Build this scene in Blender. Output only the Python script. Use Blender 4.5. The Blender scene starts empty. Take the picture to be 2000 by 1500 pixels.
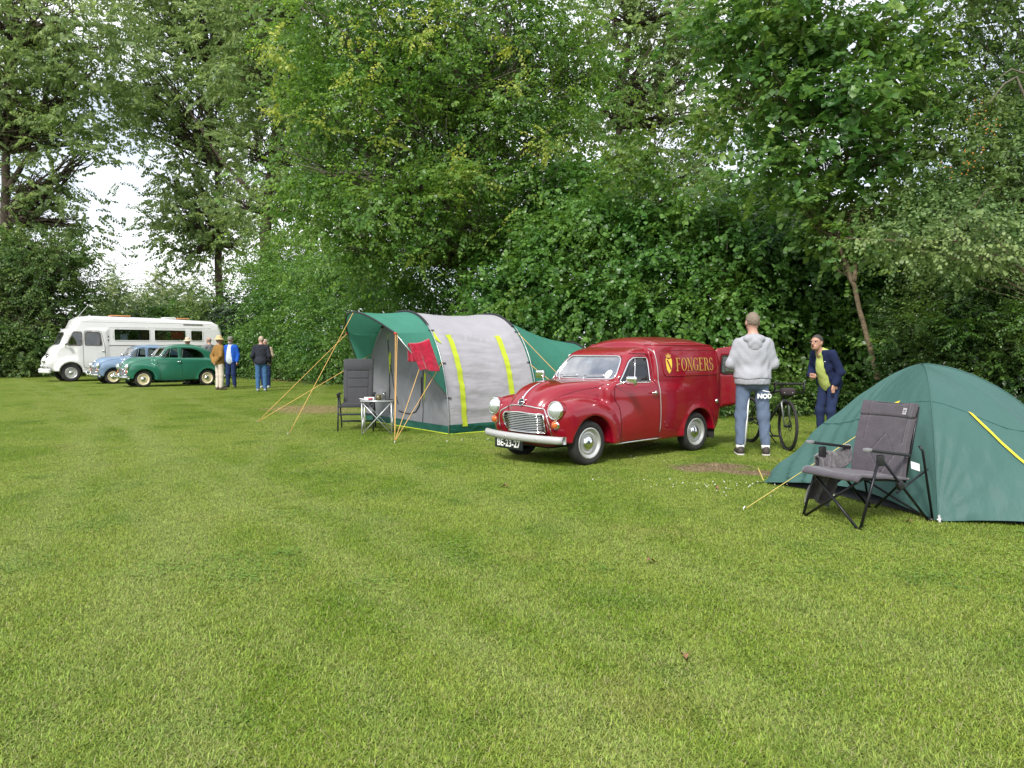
import bpy, bmesh, math, random, time
import numpy as np
from mathutils import Vector, Matrix, Euler, noise as mnoise
from mathutils.geometry import delaunay_2d_cdt
T0 = time.time()
R = math.radians
random.seed(7); RNG = np.random.default_rng(7)
S = bpy.context.scene
COL = S.collection

# ------------------------------------------------------------------ camera, sky, sun, exposure
CAM_H = 1.42
cam_data = bpy.data.cameras.new('camera')
cam = bpy.data.objects.new('camera', cam_data); COL.objects.link(cam)
cam.location = (0, 0, CAM_H)
PITCH = math.atan(65 / 1500)
cam.rotation_euler = (math.pi / 2 - PITCH, 0, 0)
cam_data.sensor_width = 36; cam_data.lens = 36 * 1500 / 2000
cam_data.clip_start = 0.05; cam_data.clip_end = 3000
S.camera = cam

SUN_EL, SUN_AZ = R(44), R(200)      # azimuth measured clockwise from +Y (north): behind the camera, a little left
world = bpy.data.worlds.new('World'); S.world = world; world.use_nodes = True
wn = world.node_tree; wn.nodes.clear()
def wnode(t, **k):
    n = wn.nodes.new(t)
    for a, b in k.items(): setattr(n, a, b)
    return n
w_out = wnode('ShaderNodeOutputWorld')
w_sky = wnode('ShaderNodeTexSky', sky_type='NISHITA', sun_disc=False)
w_sky.sun_elevation = SUN_EL; w_sky.sun_rotation = SUN_AZ; w_sky.air_density = 1.0; w_sky.dust_density = 2.0
w_b1 = wnode('ShaderNodeBackground'); w_b1.inputs['Strength'].default_value = 0.11
wn.links.new(w_sky.outputs['Color'], w_b1.inputs['Color'])
w_b2 = wnode('ShaderNodeBackground')           # the cloud layer
w_b2.inputs['Strength'].default_value = 0.92
w_co = wnode('ShaderNodeTexCoord')
w_mp = wnode('ShaderNodeMapping'); w_mp.inputs['Scale'].default_value = (1.0, 1.0, 2.2)
wn.links.new(w_co.outputs['Generated'], w_mp.inputs['Vector'])
w_nz = wnode('ShaderNodeTexNoise'); w_nz.inputs['Scale'].default_value = 2.6; w_nz.inputs['Detail'].default_value = 7; w_nz.inputs['Roughness'].default_value = 0.55
wn.links.new(w_mp.outputs['Vector'], w_nz.inputs['Vector'])
w_r1 = wnode('ShaderNodeValToRGB')
w_r1.color_ramp.elements[0].position = 0.30; w_r1.color_ramp.elements[0].color = (0.45, 0.45, 0.45, 1)
w_r1.color_ramp.elements[1].position = 0.55; w_r1.color_ramp.elements[1].color = (0.97, 0.97, 0.97, 1)
wn.links.new(w_nz.outputs['Fac'], w_r1.inputs['Fac'])
w_r2 = wnode('ShaderNodeValToRGB')
w_r2.color_ramp.elements[0].position = 0.35; w_r2.color_ramp.elements[0].color = (0.78, 0.83, 0.93, 1)
w_r2.color_ramp.elements[1].position = 0.62; w_r2.color_ramp.elements[1].color = (1.12, 1.13, 1.16, 1)
wn.links.new(w_nz.outputs['Fac'], w_r2.inputs['Fac'])
wn.links.new(w_r2.outputs['Color'], w_b2.inputs['Color'])
w_mx = wnode('ShaderNodeMixShader')
wn.links.new(w_r1.outputs['Color'], w_mx.inputs['Fac'])
wn.links.new(w_b1.outputs['Background'], w_mx.inputs[1]); wn.links.new(w_b2.outputs['Background'], w_mx.inputs[2])
wn.links.new(w_mx.outputs['Shader'], w_out.inputs['Surface'])

sun_data = bpy.data.lights.new('sun', 'SUN'); sun_data.energy = 2.5; sun_data.angle = R(12); sun_data.color = (1.0, 0.97, 0.92)
sun = bpy.data.objects.new('sun', sun_data); COL.objects.link(sun)
sd = Vector((math.sin(SUN_AZ) * math.cos(SUN_EL), math.cos(SUN_AZ) * math.cos(SUN_EL), math.sin(SUN_EL)))
sun.rotation_euler = sd.to_track_quat('Z', 'Y').to_euler(); sun.location = sd * 60

S.render.engine = 'CYCLES'
S.cycles.use_denoising = True
S.cycles.max_bounces = 10; S.cycles.diffuse_bounces = 6; S.cycles.transparent_max_bounces = 16; S.cycles.transmission_bounces = 6
S.view_settings.view_transform = 'Standard'; S.view_settings.look = 'None'
S.view_settings.exposure = 0.66; S.view_settings.gamma = 1.0; S.view_settings.use_curve_mapping = False

# ------------------------------------------------------------------ photograph geometry helpers
F_ = Vector((0, math.cos(PITCH), -math.sin(PITCH))); U_ = Vector((0, math.sin(PITCH), math.cos(PITCH))); R_ = Vector((1, 0, 0))
C_ = Vector((0, 0, CAM_H))
def ray(px, py): return F_ + R_ * ((px - 1000) / 1500) + U_ * ((750 - py) / 1500)
def G(px, py, z=0.0):
    d = ray(px, py); return C_ + d * ((z - CAM_H) / d.z)
def P(px, py, Y):
    d = ray(px, py); return C_ + d * (Y / d.y)

# ------------------------------------------------------------------ object helpers
def tag(o, label=None, cat=None, group=None, kind=None):
    if label: o['label'] = label
    if cat: o['category'] = cat
    if group: o['group'] = group
    if kind: o['kind'] = kind
    return o
def empty(name, loc=(0, 0, 0), rz=0.0, scale=1.0, label=None, cat=None, group=None):
    o = bpy.data.objects.new(name, None); COL.objects.link(o)
    o.location = loc; o.rotation_euler = (0, 0, rz); o.scale = (scale,) * 3
    o.empty_display_size = 0.1
    return tag(o, label, cat, group)
def mesh_obj(name, verts, faces, mat=None, parent=None, smooth=True):
    me = bpy.data.meshes.new(name)
    me.from_pydata([tuple(v) for v in verts], [], [tuple(f) for f in faces])
    if mat: me.materials.append(mat)
    if smooth and len(me.polygons): me.polygons.foreach_set('use_smooth', np.ones(len(me.polygons), bool))
    me.update()
    o = bpy.data.objects.new(name, me); COL.objects.link(o)
    if parent: o.parent = parent
    return o
def fast_mesh(name, V, Q, mat=None, parent=None, smooth=True):
    """V (n,3) floats, Q (m,k) ints, all faces with k corners."""
    me = bpy.data.meshes.new(name); k = Q.shape[1]
    me.vertices.add(len(V)); me.vertices.foreach_set('co', np.ascontiguousarray(V, dtype=np.float32).ravel())
    me.loops.add(Q.size); me.loops.foreach_set('vertex_index', np.ascontiguousarray(Q, dtype=np.int32).ravel())
    me.polygons.add(len(Q)); me.polygons.foreach_set('loop_start', np.arange(0, Q.size, k, dtype=np.int32))
    me.polygons.foreach_set('use_smooth', np.full(len(Q), smooth, dtype=bool))
    me.update(calc_edges=True)
    if mat: me.materials.append(mat)
    o = bpy.data.objects.new(name, me); COL.objects.link(o)
    if parent: o.parent = parent
    return o
class MB:
    """collects simple solids, builds ONE mesh object"""
    def __init__(s): s.v = []; s.f = []
    def add(s, v, f):
        b = len(s.v); s.v += [tuple(q) for q in v]; s.f += [tuple(i + b for i in q) for q in f]; return s
    def box(s, c, size, rot=None):
        h = [q / 2 for q in size]; m = rot or Matrix.Identity(3); c = Vector(c)
        v = [c + m @ Vector((x * h[0], y * h[1], z * h[2])) for x in (-1, 1) for y in (-1, 1) for z in (-1, 1)]
        return s.add(v, [(0, 1, 3, 2), (4, 6, 7, 5), (0, 4, 5, 1), (2, 3, 7, 6), (0, 2, 6, 4), (1, 5, 7, 3)])
    def tube(s, pts, r, n=8, closed=False, cap=True, flat=1.0):
        pts = [Vector(p) for p in pts]; m = len(pts)
        rs = r if hasattr(r, '__len__') else [r] * m
        vs = []; up = None
        for i, p in enumerate(pts):
            a = pts[(i - 1) % m] if (closed or i > 0) else p
            b = pts[(i + 1) % m] if (closed or i < m - 1) else p
            t = (b - a); t = t.normalized() if t.length > 1e-9 else Vector((0, 0, 1))
            if up is None:
                up = Vector((0, 0, 1)) if abs(t.z) < 0.9 else Vector((1, 0, 0))
            u = (up - t * up.dot(t))
            u = u.normalized() if u.length > 1e-6 else t.orthogonal().normalized()
            w = t.cross(u); up = u
            for k in range(n):
                q = 2 * math.pi * k / n
                vs.append(p + (u * math.cos(q) * flat + w * math.sin(q)) * rs[i])
        fs = []
        for i in range(m if closed else m - 1):
            j = (i + 1) % m
            for k in range(n):
                l = (k + 1) % n
                fs.append((i * n + k, i * n + l, j * n + l, j * n + k))
        if cap and not closed:
            fs.append(tuple(range(n - 1, -1, -1))); fs.append(tuple((m - 1) * n + k for k in range(n)))
        return s.add(vs, fs)
    def lathe(s, prof, n=24, axis='z', c=(0, 0, 0), m=None):
        """prof: list of (radius, height)"""
        vs = []; c = Vector(c)
        for (r, h) in prof:
            for k in range(n):
                a = 2 * math.pi * k / n
                q = {'z': (r * math.cos(a), r * math.sin(a), h), 'y': (r * math.cos(a), h, r * math.sin(a)), 'x': (h, r * math.cos(a), r * math.sin(a))}[axis]
                q = Vector(q)
                vs.append(c + (m @ q if m else q))
        fs = []
        for i in range(len(prof) - 1):
            for k in range(n):
                l = (k + 1) % n
                fs.append((i * n + k, i * n + l, (i + 1) * n + l, (i + 1) * n + k))
        return s.add(vs, fs)
    def ball(s, c, r, n=12, m=8):
        r = r if hasattr(r, '__len__') else (r, r, r); c = Vector(c); vs = []
        for i in range(m + 1):
            t = math.pi * i / m
            for k in range(n):
                a = 2 * math.pi * k / n
                vs.append(c + Vector((r[0] * math.sin(t) * math.cos(a), r[1] * math.sin(t) * math.sin(a), r[2] * math.cos(t))))
        fs = [(i * n + k, (i + 1) * n + k, (i + 1) * n + (k + 1) % n, i * n + (k + 1) % n) for i in range(m) for k in range(n)]
        return s.add(vs, fs)
    def grid(s, fn, nu, nv):
        vs = [fn(i / nu, j / nv) for i in range(nu + 1) for j in range(nv + 1)]
        fs = [(i * (nv + 1) + j, (i + 1) * (nv + 1) + j, (i + 1) * (nv + 1) + j + 1, i * (nv + 1) + j + 1) for i in range(nu) for j in range(nv)]
        return s.add(vs, fs)
    def build(s, name, mat=None, parent=None, smooth=True, solid=0.0, bevel=0.0, sharp=False):
        o = mesh_obj(name, s.v, s.f, mat, parent, smooth)
        if sharp or bevel:
            bm = bmesh.new(); bm.from_mesh(o.data)
            bmesh.ops.remove_doubles(bm, verts=bm.verts, dist=1e-5)
            bmesh.ops.recalc_face_normals(bm, faces=bm.faces)
            if bevel: bmesh.ops.bevel(bm, geom=[e for e in bm.edges if len(e.link_faces) == 2 and e.calc_face_angle(0) > 0.6], offset=bevel, segments=2, affect='EDGES', profile=0.6)
            for e in bm.edges:
                if len(e.link_faces) == 2 and e.calc_face_angle(0) > 0.7: e.smooth = False
            bm.to_mesh(o.data); bm.free()
        if solid:
            md = o.modifiers.new('solid', 'SOLIDIFY'); md.thickness = solid; md.offset = 0
        return o

# ------------------------------------------------------------------ materials
def mat(name, col, rough=0.5, metal=0.0, coat=0.0, var=0.0, scale=20.0, bump=0.0, bscale=60.0, trans=0.0, spec=0.5, sheen=0.0, subsurf=0.0, fold=(1, 1, 1)):
    m = bpy.data.materials.new(name); m.use_nodes = True; nt = m.node_tree
    b = nt.nodes['Principled BSDF']
    b.inputs['Base Color'].default_value = (*col, 1); b.inputs['Roughness'].default_value = rough
    b.inputs['Metallic'].default_value = metal; b.inputs['Coat Weight'].default_value = coat; b.inputs['Coat Roughness'].default_value = 0.03
    b.inputs['Specular IOR Level'].default_value = spec; b.inputs['Transmission Weight'].default_value = trans
    b.inputs['Sheen Weight'].default_value = sheen
    if subsurf:
        b.inputs['Subsurface Weight'].default_value = subsurf; b.inputs['Subsurface Radius'].default_value = (0.02, 0.008, 0.004)
    tc = nt.nodes.new('ShaderNodeTexCoord')
    if var:
        n = nt.nodes.new('ShaderNodeTexNoise'); n.inputs['Scale'].default_value = scale; n.inputs['Detail'].default_value = 6; n.inputs['Roughness'].default_value = 0.6
        nt.links.new(tc.outputs['Object'], n.inputs['Vector'])
        mr = nt.nodes.new('ShaderNodeMapRange'); mr.inputs['From Min'].default_value = 0.3; mr.inputs['From Max'].default_value = 0.7
        mr.inputs['To Min'].default_value = 1 - var; mr.inputs['To Max'].default_value = 1 + var
        nt.links.new(n.outputs['Fac'], mr.inputs['Value'])
        hs = nt.nodes.new('ShaderNodeHueSaturation'); hs.inputs['Color'].default_value = (*col, 1)
        nt.links.new(mr.outputs['Result'], hs.inputs['Value']); nt.links.new(hs.outputs['Color'], b.inputs['Base Color'])
    if bump:
        n2 = nt.nodes.new('ShaderNodeTexNoise'); fold_ = nt.nodes.new('ShaderNodeMapping'); fold_.inputs['Scale'].default_value = fold; nt.links.new(tc.outputs['Object'], fold_.inputs['Vector']); n2.inputs['Scale'].default_value = bscale; n2.inputs['Detail'].default_value = 5
        nt.links.new(fold_.outputs['Vector'], n2.inputs['Vector'])
        bp = nt.nodes.new('ShaderNodeBump'); bp.inputs['Strength'].default_value = 1.0; bp.inputs['Distance'].default_value = bump
        nt.links.new(n2.outputs['Fac'], bp.inputs['Height']); nt.links.new(bp.outputs['Normal'], b.inputs['Normal'])
    return m
def glass_mat(name, tint=(0.75, 0.82, 0.8), refl=0.12, clear=0.8):
    """window glass as a single sheet: fresnel reflection over a tinted see-through layer"""
    m = bpy.data.materials.new(name); m.use_nodes = True; nt = m.node_tree; nt.nodes.clear()
    o = nt.nodes.new('ShaderNodeOutputMaterial'); tr = nt.nodes.new('ShaderNodeBsdfTransparent'); gl = nt.nodes.new('ShaderNodeBsdfGlossy')
    tr.inputs['Color'].default_value = (*tint, 1); gl.inputs['Roughness'].default_value = 0.02; gl.inputs['Color'].default_value = (1, 1, 1, 1)
    fr = nt.nodes.new('ShaderNodeFresnel'); fr.inputs['IOR'].default_value = 1.45
    mr = nt.nodes.new('ShaderNodeMapRange'); mr.inputs['To Min'].default_value = refl; mr.inputs['To Max'].default_value = 0.95
    nt.links.new(fr.outputs[0], mr.inputs['Value'])
    mx = nt.nodes.new('ShaderNodeMixShader'); nt.links.new(mr.outputs['Result'], mx.inputs['Fac'])
    nt.links.new(tr.outputs[0], mx.inputs[1]); nt.links.new(gl.outputs[0], mx.inputs[2]); nt.links.new(mx.outputs[0], o.inputs['Surface'])
    return m
def cloth(name, col, rough=0.85, var=0.08, scale=6, bump=0.0, bscale=25, translucent=0.0, sheen=0.0, fold=(1, 1, 1)):
    m = mat(name, col, rough, var=var, scale=scale, bump=bump, bscale=bscale, spec=0.2, sheen=sheen, fold=fold)
    if translucent:
        nt = m.node_tree; b = nt.nodes['Principled BSDF']; out = nt.nodes['Material Output']
        t = nt.nodes.new('ShaderNodeBsdfTranslucent'); t.inputs['Color'].default_value = (*col, 1)
        if b.inputs['Normal'].is_linked: nt.links.new(b.inputs['Normal'].links[0].from_socket, t.inputs['Normal'])
        mx = nt.nodes.new('ShaderNodeMixShader'); mx.inputs['Fac'].default_value = translucent
        nt.links.new(b.outputs[0], mx.inputs[1]); nt.links.new(t.outputs[0], mx.inputs[2]); nt.links.new(mx.outputs[0], out.inputs['Surface'])
    return m

# ------------------------------------------------------------------ implicit solids -> smooth meshes
def smin(a, b, k):
    h = np.clip(0.5 + 0.5 * (b - a) / k, 0, 1); return b + (a - b) * h - k * h * (1 - h)
def smax(a, b, k): return -smin(-a, -b, k)
def length(*c):
    t = 0
    for q in c: t = t + q * q
    return np.sqrt(t)
def rbox(x, y, z, c, h, r):
    qx = np.abs(x - c[0]) - h[0] + r; qy = np.abs(y - c[1]) - h[1] + r; qz = np.abs(z - c[2]) - h[2] + r
    return length(np.maximum(qx, 0), np.maximum(qy, 0), np.maximum(qz, 0)) + np.minimum(np.maximum(qx, np.maximum(qy, qz)), 0) - r
def ellip(x, y, z, c, r):
    k0 = length((x - c[0]) / r[0], (y - c[1]) / r[1], (z - c[2]) / r[2])
    k1 = length((x - c[0]) / r[0] ** 2, (y - c[1]) / r[1] ** 2, (z - c[2]) / r[2] ** 2)
    return k0 * (k0 - 1) / np.maximum(k1, 1e-6)
def capsule(x, y, z, a, b, ra, rb=None):
    rb = ra if rb is None else rb
    a = np.array(a, float); b = np.array(b, float); d = b - a; L = max(float(d @ d), 1e-9)
    t = np.clip(((x - a[0]) * d[0] + (y - a[1]) * d[1] + (z - a[2]) * d[2]) / L, 0, 1)
    return length(x - a[0] - t * d[0], y - a[1] - t * d[1], z - a[2] - t * d[2]) - (ra + (rb - ra) * t)
def poly2(x, z, pts):
    """signed distance to a closed polygon in a plane"""
    pts = np.array(pts, float); n = len(pts); d = None; s = None
    for i in range(n):
        j = i - 1; e = pts[j] - pts[i]; wx = x - pts[i][0]; wz = z - pts[i][1]
        t = np.clip((wx * e[0] + wz * e[1]) / (e @ e), 0, 1); q = (wx - e[0] * t) ** 2 + (wz - e[1] * t) ** 2
        c1 = z >= pts[i][1]; c2 = z < pts[j][1]; c3 = e[0] * wz > e[1] * wx
        f = (c1 & c2 & c3) | (~c1 & ~c2 & ~c3)
        if d is None: d = q; s = np.where(f, -1.0, 1.0)
        else: d = np.minimum(d, q); s = np.where(f, -s, s)
    return s * np.sqrt(d)
def nets(Fv, lo, h):
    """naive surface nets on a sampled field"""
    nx, ny, nz = Fv.shape; sg = Fv < 0
    c = np.zeros((nx - 1, ny - 1, nz - 1), np.int8)
    for i in (0, 1):
        for j in (0, 1):
            for k in (0, 1): c += sg[i:nx - 1 + i, j:ny - 1 + j, k:nz - 1 + k]
    act = (c > 0) & (c < 8); idx = np.full(act.shape, -1, np.int64); ii = np.argwhere(act); idx[act] = np.arange(len(ii))
    acc = np.zeros((len(ii), 3)); cnt = np.zeros(len(ii))
    corners = [(i, j, k) for i in (0, 1) for j in (0, 1) for k in (0, 1)]
    val = {q: Fv[ii[:, 0] + q[0], ii[:, 1] + q[1], ii[:, 2] + q[2]] for q in corners}
    for a in corners:
        for ax in range(3):
            if a[ax] == 0:
                b = list(a); b[ax] = 1; b = tuple(b); va, vb = val[a], val[b]; m = (va < 0) != (vb < 0)
                t = np.where(m, va / np.where(va == vb, 1, va - vb), 0)
                p = np.array(a, float)[None, :].repeat(len(ii), 0); p[:, ax] += t
                acc[m] += p[m]; cnt[m] += 1
    V = (ii + acc / np.maximum(cnt, 1)[:, None]) * h + np.array(lo)
    Q = []
    for ax in range(3):
        o1, o2 = [q for q in range(3) if q != ax]
        s0 = [slice(1, -1)] * 3; s0[ax] = slice(0, -1); s1 = [slice(1, -1)] * 3; s1[ax] = slice(1, None)
        A = sg[tuple(s0)]; B = sg[tuple(s1)]; m = A != B; e = np.argwhere(m)
        if not len(e): continue
        e = e.copy(); e[:, o1] += 1; e[:, o2] += 1
        def cell(d1, d2):
            q = e.copy(); q[:, o1] -= d1; q[:, o2] -= d2; return idx[q[:, 0], q[:, 1], q[:, 2]]
        q = np.stack([cell(1, 1), cell(0, 1), cell(0, 0), cell(1, 0)], 1)
        inside = A[m]
        flip = inside if ax != 1 else ~inside
        q[~flip] = q[~flip][:, ::-1]
        Q.append(q)
    return V, np.concatenate(Q)
def grad(fn, V, e=1e-3):
    g = np.empty_like(V)
    for a in range(3):
        d = np.zeros(3); d[a] = e; p = V + d; m = V - d
        g[:, a] = (fn(p[:, 0], p[:, 1], p[:, 2]) - fn(m[:, 0], m[:, 1], m[:, 2])) / (2 * e)
    return g
def sdf_mesh(name, fn, lo, hi, h, mt=None, parent=None, sym=False, proj=2, normals=False):
    lo = np.array(lo, float); hi = np.array(hi, float)
    if sym: lo[1] = -h * math.ceil(-lo[1] / h)
    n = np.ceil((hi - lo) / h).astype(int) + 1
    X = (lo[0] + h * np.arange(n[0]))[:, None, None].astype(np.float32); Z = (lo[2] + h * np.arange(n[2]))[None, None, :].astype(np.float32)
    if sym:
        k = int(round(-lo[1] / h)); Y = (h * np.arange(k + 1))[None, :, None].astype(np.float32)
        half = fn(X, Y, Z) + np.zeros((n[0], k + 1, n[2]), np.float32); Fv = np.concatenate([half[:, :0:-1], half], 1)
        lo[1] = -h * k
    else:
        Y = (lo[1] + h * np.arange(n[1]))[None, :, None].astype(np.float32); Fv = fn(X, Y, Z) + np.zeros(tuple(n), np.float32)
    V, Q = nets(Fv, lo, h)
    for _ in range(proj):
        d = fn(V[:, 0], V[:, 1], V[:, 2]); g = grad(fn, V); g2 = np.maximum((g * g).sum(1), 0.05)
        st = -(d / g2)[:, None] * g; L = np.linalg.norm(st, axis=1); st *= np.minimum(1, 0.5 * h / np.maximum(L, 1e-9))[:, None]
        V = V + st
    return fast_mesh(name, V, Q, mt, parent)
def drop(fn, pts, axis, start, off=0.0, direc=-1, iters=90):
    """slide points along an axis until they touch the implicit surface, then lift by off along the normal"""
    V = np.array(pts, float); V[:, axis] = start
    for _ in range(iters):
        d = fn(V[:, 0], V[:, 1], V[:, 2]); V[:, axis] += direc * np.clip(d * 0.75, -0.15, 0.15)
        if np.abs(d).max() < 3e-4: break
    if off:
        g = grad(fn, V); g /= np.maximum(np.linalg.norm(g, axis=1), 1e-6)[:, None]; V = V + g * off
    return V
def rounded(pts, r=0.03, n=4):
    out = []; m = len(pts)
    for i in range(m):
        p = Vector(pts[i]); a = Vector(pts[i - 1]) - p; b = Vector(pts[(i + 1) % m]) - p
        q = min(r, a.length * 0.45, b.length * 0.45); s = p + a.normalized() * q; e = p + b.normalized() * q
        for k in range(n + 1):
            t = k / n; out.append(tuple(s.lerp(p, t).lerp(p.lerp(e, t), t)))
    return out
def resample(pts, step):
    out = []; m = len(pts)
    for i in range(m):
        a = Vector(pts[i]); b = Vector(pts[(i + 1) % m]); k = max(1, int((b - a).length / step))
        out += [tuple(a.lerp(b, q / k)) for q in range(k)]
    return out
def fill2d(outline, step):
    """triangulated flat mesh of a polygon with an inner grid: verts 2D, faces"""
    o = resample(outline, step); xs = [q[0] for q in o]; ys = [q[1] for q in o]; a = np.array(o)
    pts = [Vector(q) for q in o]; n = len(pts)
    gx = np.arange(min(xs) + step / 2, max(xs), step); gy = np.arange(min(ys) + step / 2, max(ys), step)
    if len(gx) and len(gy):
        XX, YY = np.meshgrid(gx, gy); d = poly2(XX.ravel(), YY.ravel(), a)
        for q in np.argwhere(d < -step * 0.4)[:, 0]: pts.append(Vector((XX.ravel()[q], YY.ravel()[q])))
    r = delaunay_2d_cdt(pts, [(i, (i + 1) % n) for i in range(n)], [], 1, 1e-6)
    return [tuple(v) for v in r[0]], [tuple(f) for f in r[2]]
def patch(name, fn, outline, axis, start, mt, parent=None, off=0.003, step=0.04, direc=-1, uv=None):
    """sheet that follows an implicit surface; outline in the two other axes (in x,y,z order)"""
    v2, f = fill2d(outline, step); oth = [q for q in range(3) if q != axis]
    V = np.zeros((len(v2), 3)); V[:, oth] = np.array(v2)
    V = drop(fn, V, axis, start, off, direc); g = grad(fn, V); f2 = []
    for q in f:
        n = np.cross(V[q[1]] - V[q[0]], V[q[2]] - V[q[0]]); f2.append(q if n @ (g[q[0]] + g[q[1]] + g[q[2]]) > 0 else q[::-1])
    return mesh_obj(name, V, f2, mt, parent)
def rim_pts(fn, outline, axis, start, off=0.004, step=0.03, direc=-1, closed=True):
    o = resample(outline, step)
    if not closed: o = [q for q in o]
    oth = [q for q in range(3) if q != axis]; V = np.zeros((len(o), 3)); V[:, oth] = np.array(o)
    return [Vector(q) for q in drop(fn, V, axis, start, off, direc)]
def text_mesh(s, size, bold=0.0, spacing=1.0):
    cu = bpy.data.curves.new('t', 'FONT'); cu.body = s; cu.size = size; cu.align_x = 'CENTER'; cu.align_y = 'CENTER'; cu.offset = bold; cu.space_character = spacing
    ob = bpy.data.objects.new('t', cu); COL.objects.link(ob)
    dg = bpy.context.evaluated_depsgraph_get(); me = bpy.data.meshes.new_from_object(ob.evaluated_get(dg))
    v = [tuple(q.co) for q in me.vertices]; f = [tuple(q.vertices) for q in me.polygons]
    bpy.data.objects.remove(ob); bpy.data.curves.remove(cu); bpy.data.meshes.remove(me)
    return v, f
def copy_tree(o, parent=None):
    c = o.copy(); COL.objects.link(c)
    if parent: c.parent = parent
    for ch in list(o.children): copy_tree(ch, c)
    return c
M = {}
# ------------------------------------------------------------------ lawn
def ground_mat(name, blades):
    m = bpy.data.materials.new(name); m.use_nodes = True; nt = m.node_tree; b = nt.nodes['Principled BSDF']
    N = nt.nodes.new; L = nt.links.new
    geo = N('ShaderNodeNewGeometry')
    def noise(scale, detail=4, rot=0, sc=(1, 1, 1), rough=.55):
        mp = N('ShaderNodeMapping'); mp.inputs['Scale'].default_value = sc; mp.inputs['Rotation'].default_value = (0, 0, rot)
        L(geo.outputs['Position'], mp.inputs['Vector'])
        n = N('ShaderNodeTexNoise'); n.inputs['Scale'].default_value = scale; n.inputs['Detail'].default_value = detail; n.inputs['Roughness'].default_value = rough
        L(mp.outputs['Vector'], n.inputs['Vector']); return n.outputs['Fac']
    def ramp(src, a, c0, d, c1):
        r = N('ShaderNodeValToRGB'); e = r.color_ramp.elements; e[0].position = a; e[0].color = (*c0, 1); e[1].position = d; e[1].color = (*c1, 1); L(src, r.inputs['Fac']); return r.outputs['Color']
    def mix(fac, a, c, mode='MIX', f=1.0):
        x = N('ShaderNodeMix'); x.data_type = 'RGBA'; x.blend_type = mode; x.inputs['Factor'].default_value = f
        if fac is not None: L(fac, x.inputs['Factor'])
        for k, v in ((6, a), (7, c)):
            if isinstance(v, tuple): x.inputs[k].default_value = (*v, 1)
            else: L(v, x.inputs[k])
        return x.outputs[2]
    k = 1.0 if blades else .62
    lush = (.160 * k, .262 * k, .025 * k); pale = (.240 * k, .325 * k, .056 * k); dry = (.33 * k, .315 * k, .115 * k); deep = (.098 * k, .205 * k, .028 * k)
    # mower stripes and wheel tracks, long soft streaks; patches of dry and of lush turf
    c = mix(ramp(noise(.55, 5), .42, (0, 0, 0), .58, (1, 1, 1)), lush, pale)
    c = mix(ramp(noise(.5, 4, R(62), (1.5, .16, 1)), .48, (0, 0, 0), .60, (.9,) * 3), c, pale)
    c = mix(ramp(noise(.6, 3, R(-38), (1.3, .12, 1)), .50, (0, 0, 0), .62, (.8,) * 3), c, pale)
    c = mix(ramp(noise(1.3, 5), .52, (0, 0, 0), .70, (.6,) * 3), c, deep)
    c = mix(ramp(noise(.9, 6, 1.1, (1, 1, 1), .65), .58, (0, 0, 0), .74, (.7,) * 3), c, dry)
    # wheel tracks and mower lines: pale bent grass along straight runs
    for (a_, b_, w_, s_) in (((20, 1100), (190, 830), .22, .7), ((330, 1150), (285, 880), .22, .7), ((520, 1010), (950, 1290), .16, .7), ((640, 1000), (1500, 1370), .20, .6), ((1180, 1060), (1960, 1330), .20, .5), ((60, 1420), (420, 1000), .18, .6), ((300, 1000), (760, 1440), .14, .5)):
        A, B_ = G(*a_), G(*b_); n_ = Vector((-(B_ - A).y, (B_ - A).x, 0)).normalized()
        sb = N('ShaderNodeVectorMath'); sb.operation = 'SUBTRACT'; L(geo.outputs['Position'], sb.inputs[0]); sb.inputs[1].default_value = A
        dt = N('ShaderNodeVectorMath'); dt.operation = 'DOT_PRODUCT'; L(sb.outputs['Vector'], dt.inputs[0]); dt.inputs[1].default_value = n_
        wb = N('ShaderNodeMath'); wb.operation = 'MULTIPLY_ADD'; L(noise(.35, 3), wb.inputs[0]); wb.inputs[1].default_value = 1.2; L(dt.outputs['Value'], wb.inputs[2])
        of = N('ShaderNodeMath'); of.operation = 'SUBTRACT'; L(wb.outputs[0], of.inputs[0]); of.inputs[1].default_value = .6
        ab = N('ShaderNodeMath'); ab.operation = 'ABSOLUTE'; L(of.outputs[0], ab.inputs[0])
        rg = N('ShaderNodeMath'); rg.operation = 'MULTIPLY_ADD'; L(noise(4, 4), rg.inputs[0]); rg.inputs[1].default_value = w_ * 1.6; L(ab.outputs[0], rg.inputs[2])
        c = mix(ramp(rg.outputs[0], w_ * .8, (s_,) * 3, w_ * 2.4, (0, 0, 0)), c, (.275 * k, .352 * k, .090 * k))
    # worn earth: places where it is trodden bare
    def spot(p, rx, ry, rot=0.0, soft=.5):
        mp = N('ShaderNodeMapping'); mp.vector_type = 'TEXTURE'; mp.inputs['Location'].default_value = (p[0], p[1], 0); mp.inputs['Rotation'].default_value = (0, 0, rot); mp.inputs['Scale'].default_value = (rx, ry, 50)
        L(geo.outputs['Position'], mp.inputs['Vector'])
        ln = N('ShaderNodeVectorMath'); ln.operation = 'LENGTH'; L(mp.outputs['Vector'], ln.inputs[0])
        ad = N('ShaderNodeMath'); ad.operation = 'MULTIPLY_ADD'; L(noise(2.6, 5), ad.inputs[0]); ad.inputs[1].default_value = 1.1; ad.inputs[2].default_value = -.55
        sm = N('ShaderNodeMath'); sm.operation = 'ADD'; L(ln.outputs['Value'], sm.inputs[0]); L(ad.outputs[0], sm.inputs[1])
        return ramp(sm.outputs[0], 1 - soft, (1, 1, 1), 1 + soft * .3, (0, 0, 0))
    earth = mix(ramp(noise(9, 4), .4, (0, 0, 0), .65, (1, 1, 1)), (.25, .19, .115), (.35, .27, .165))
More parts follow.
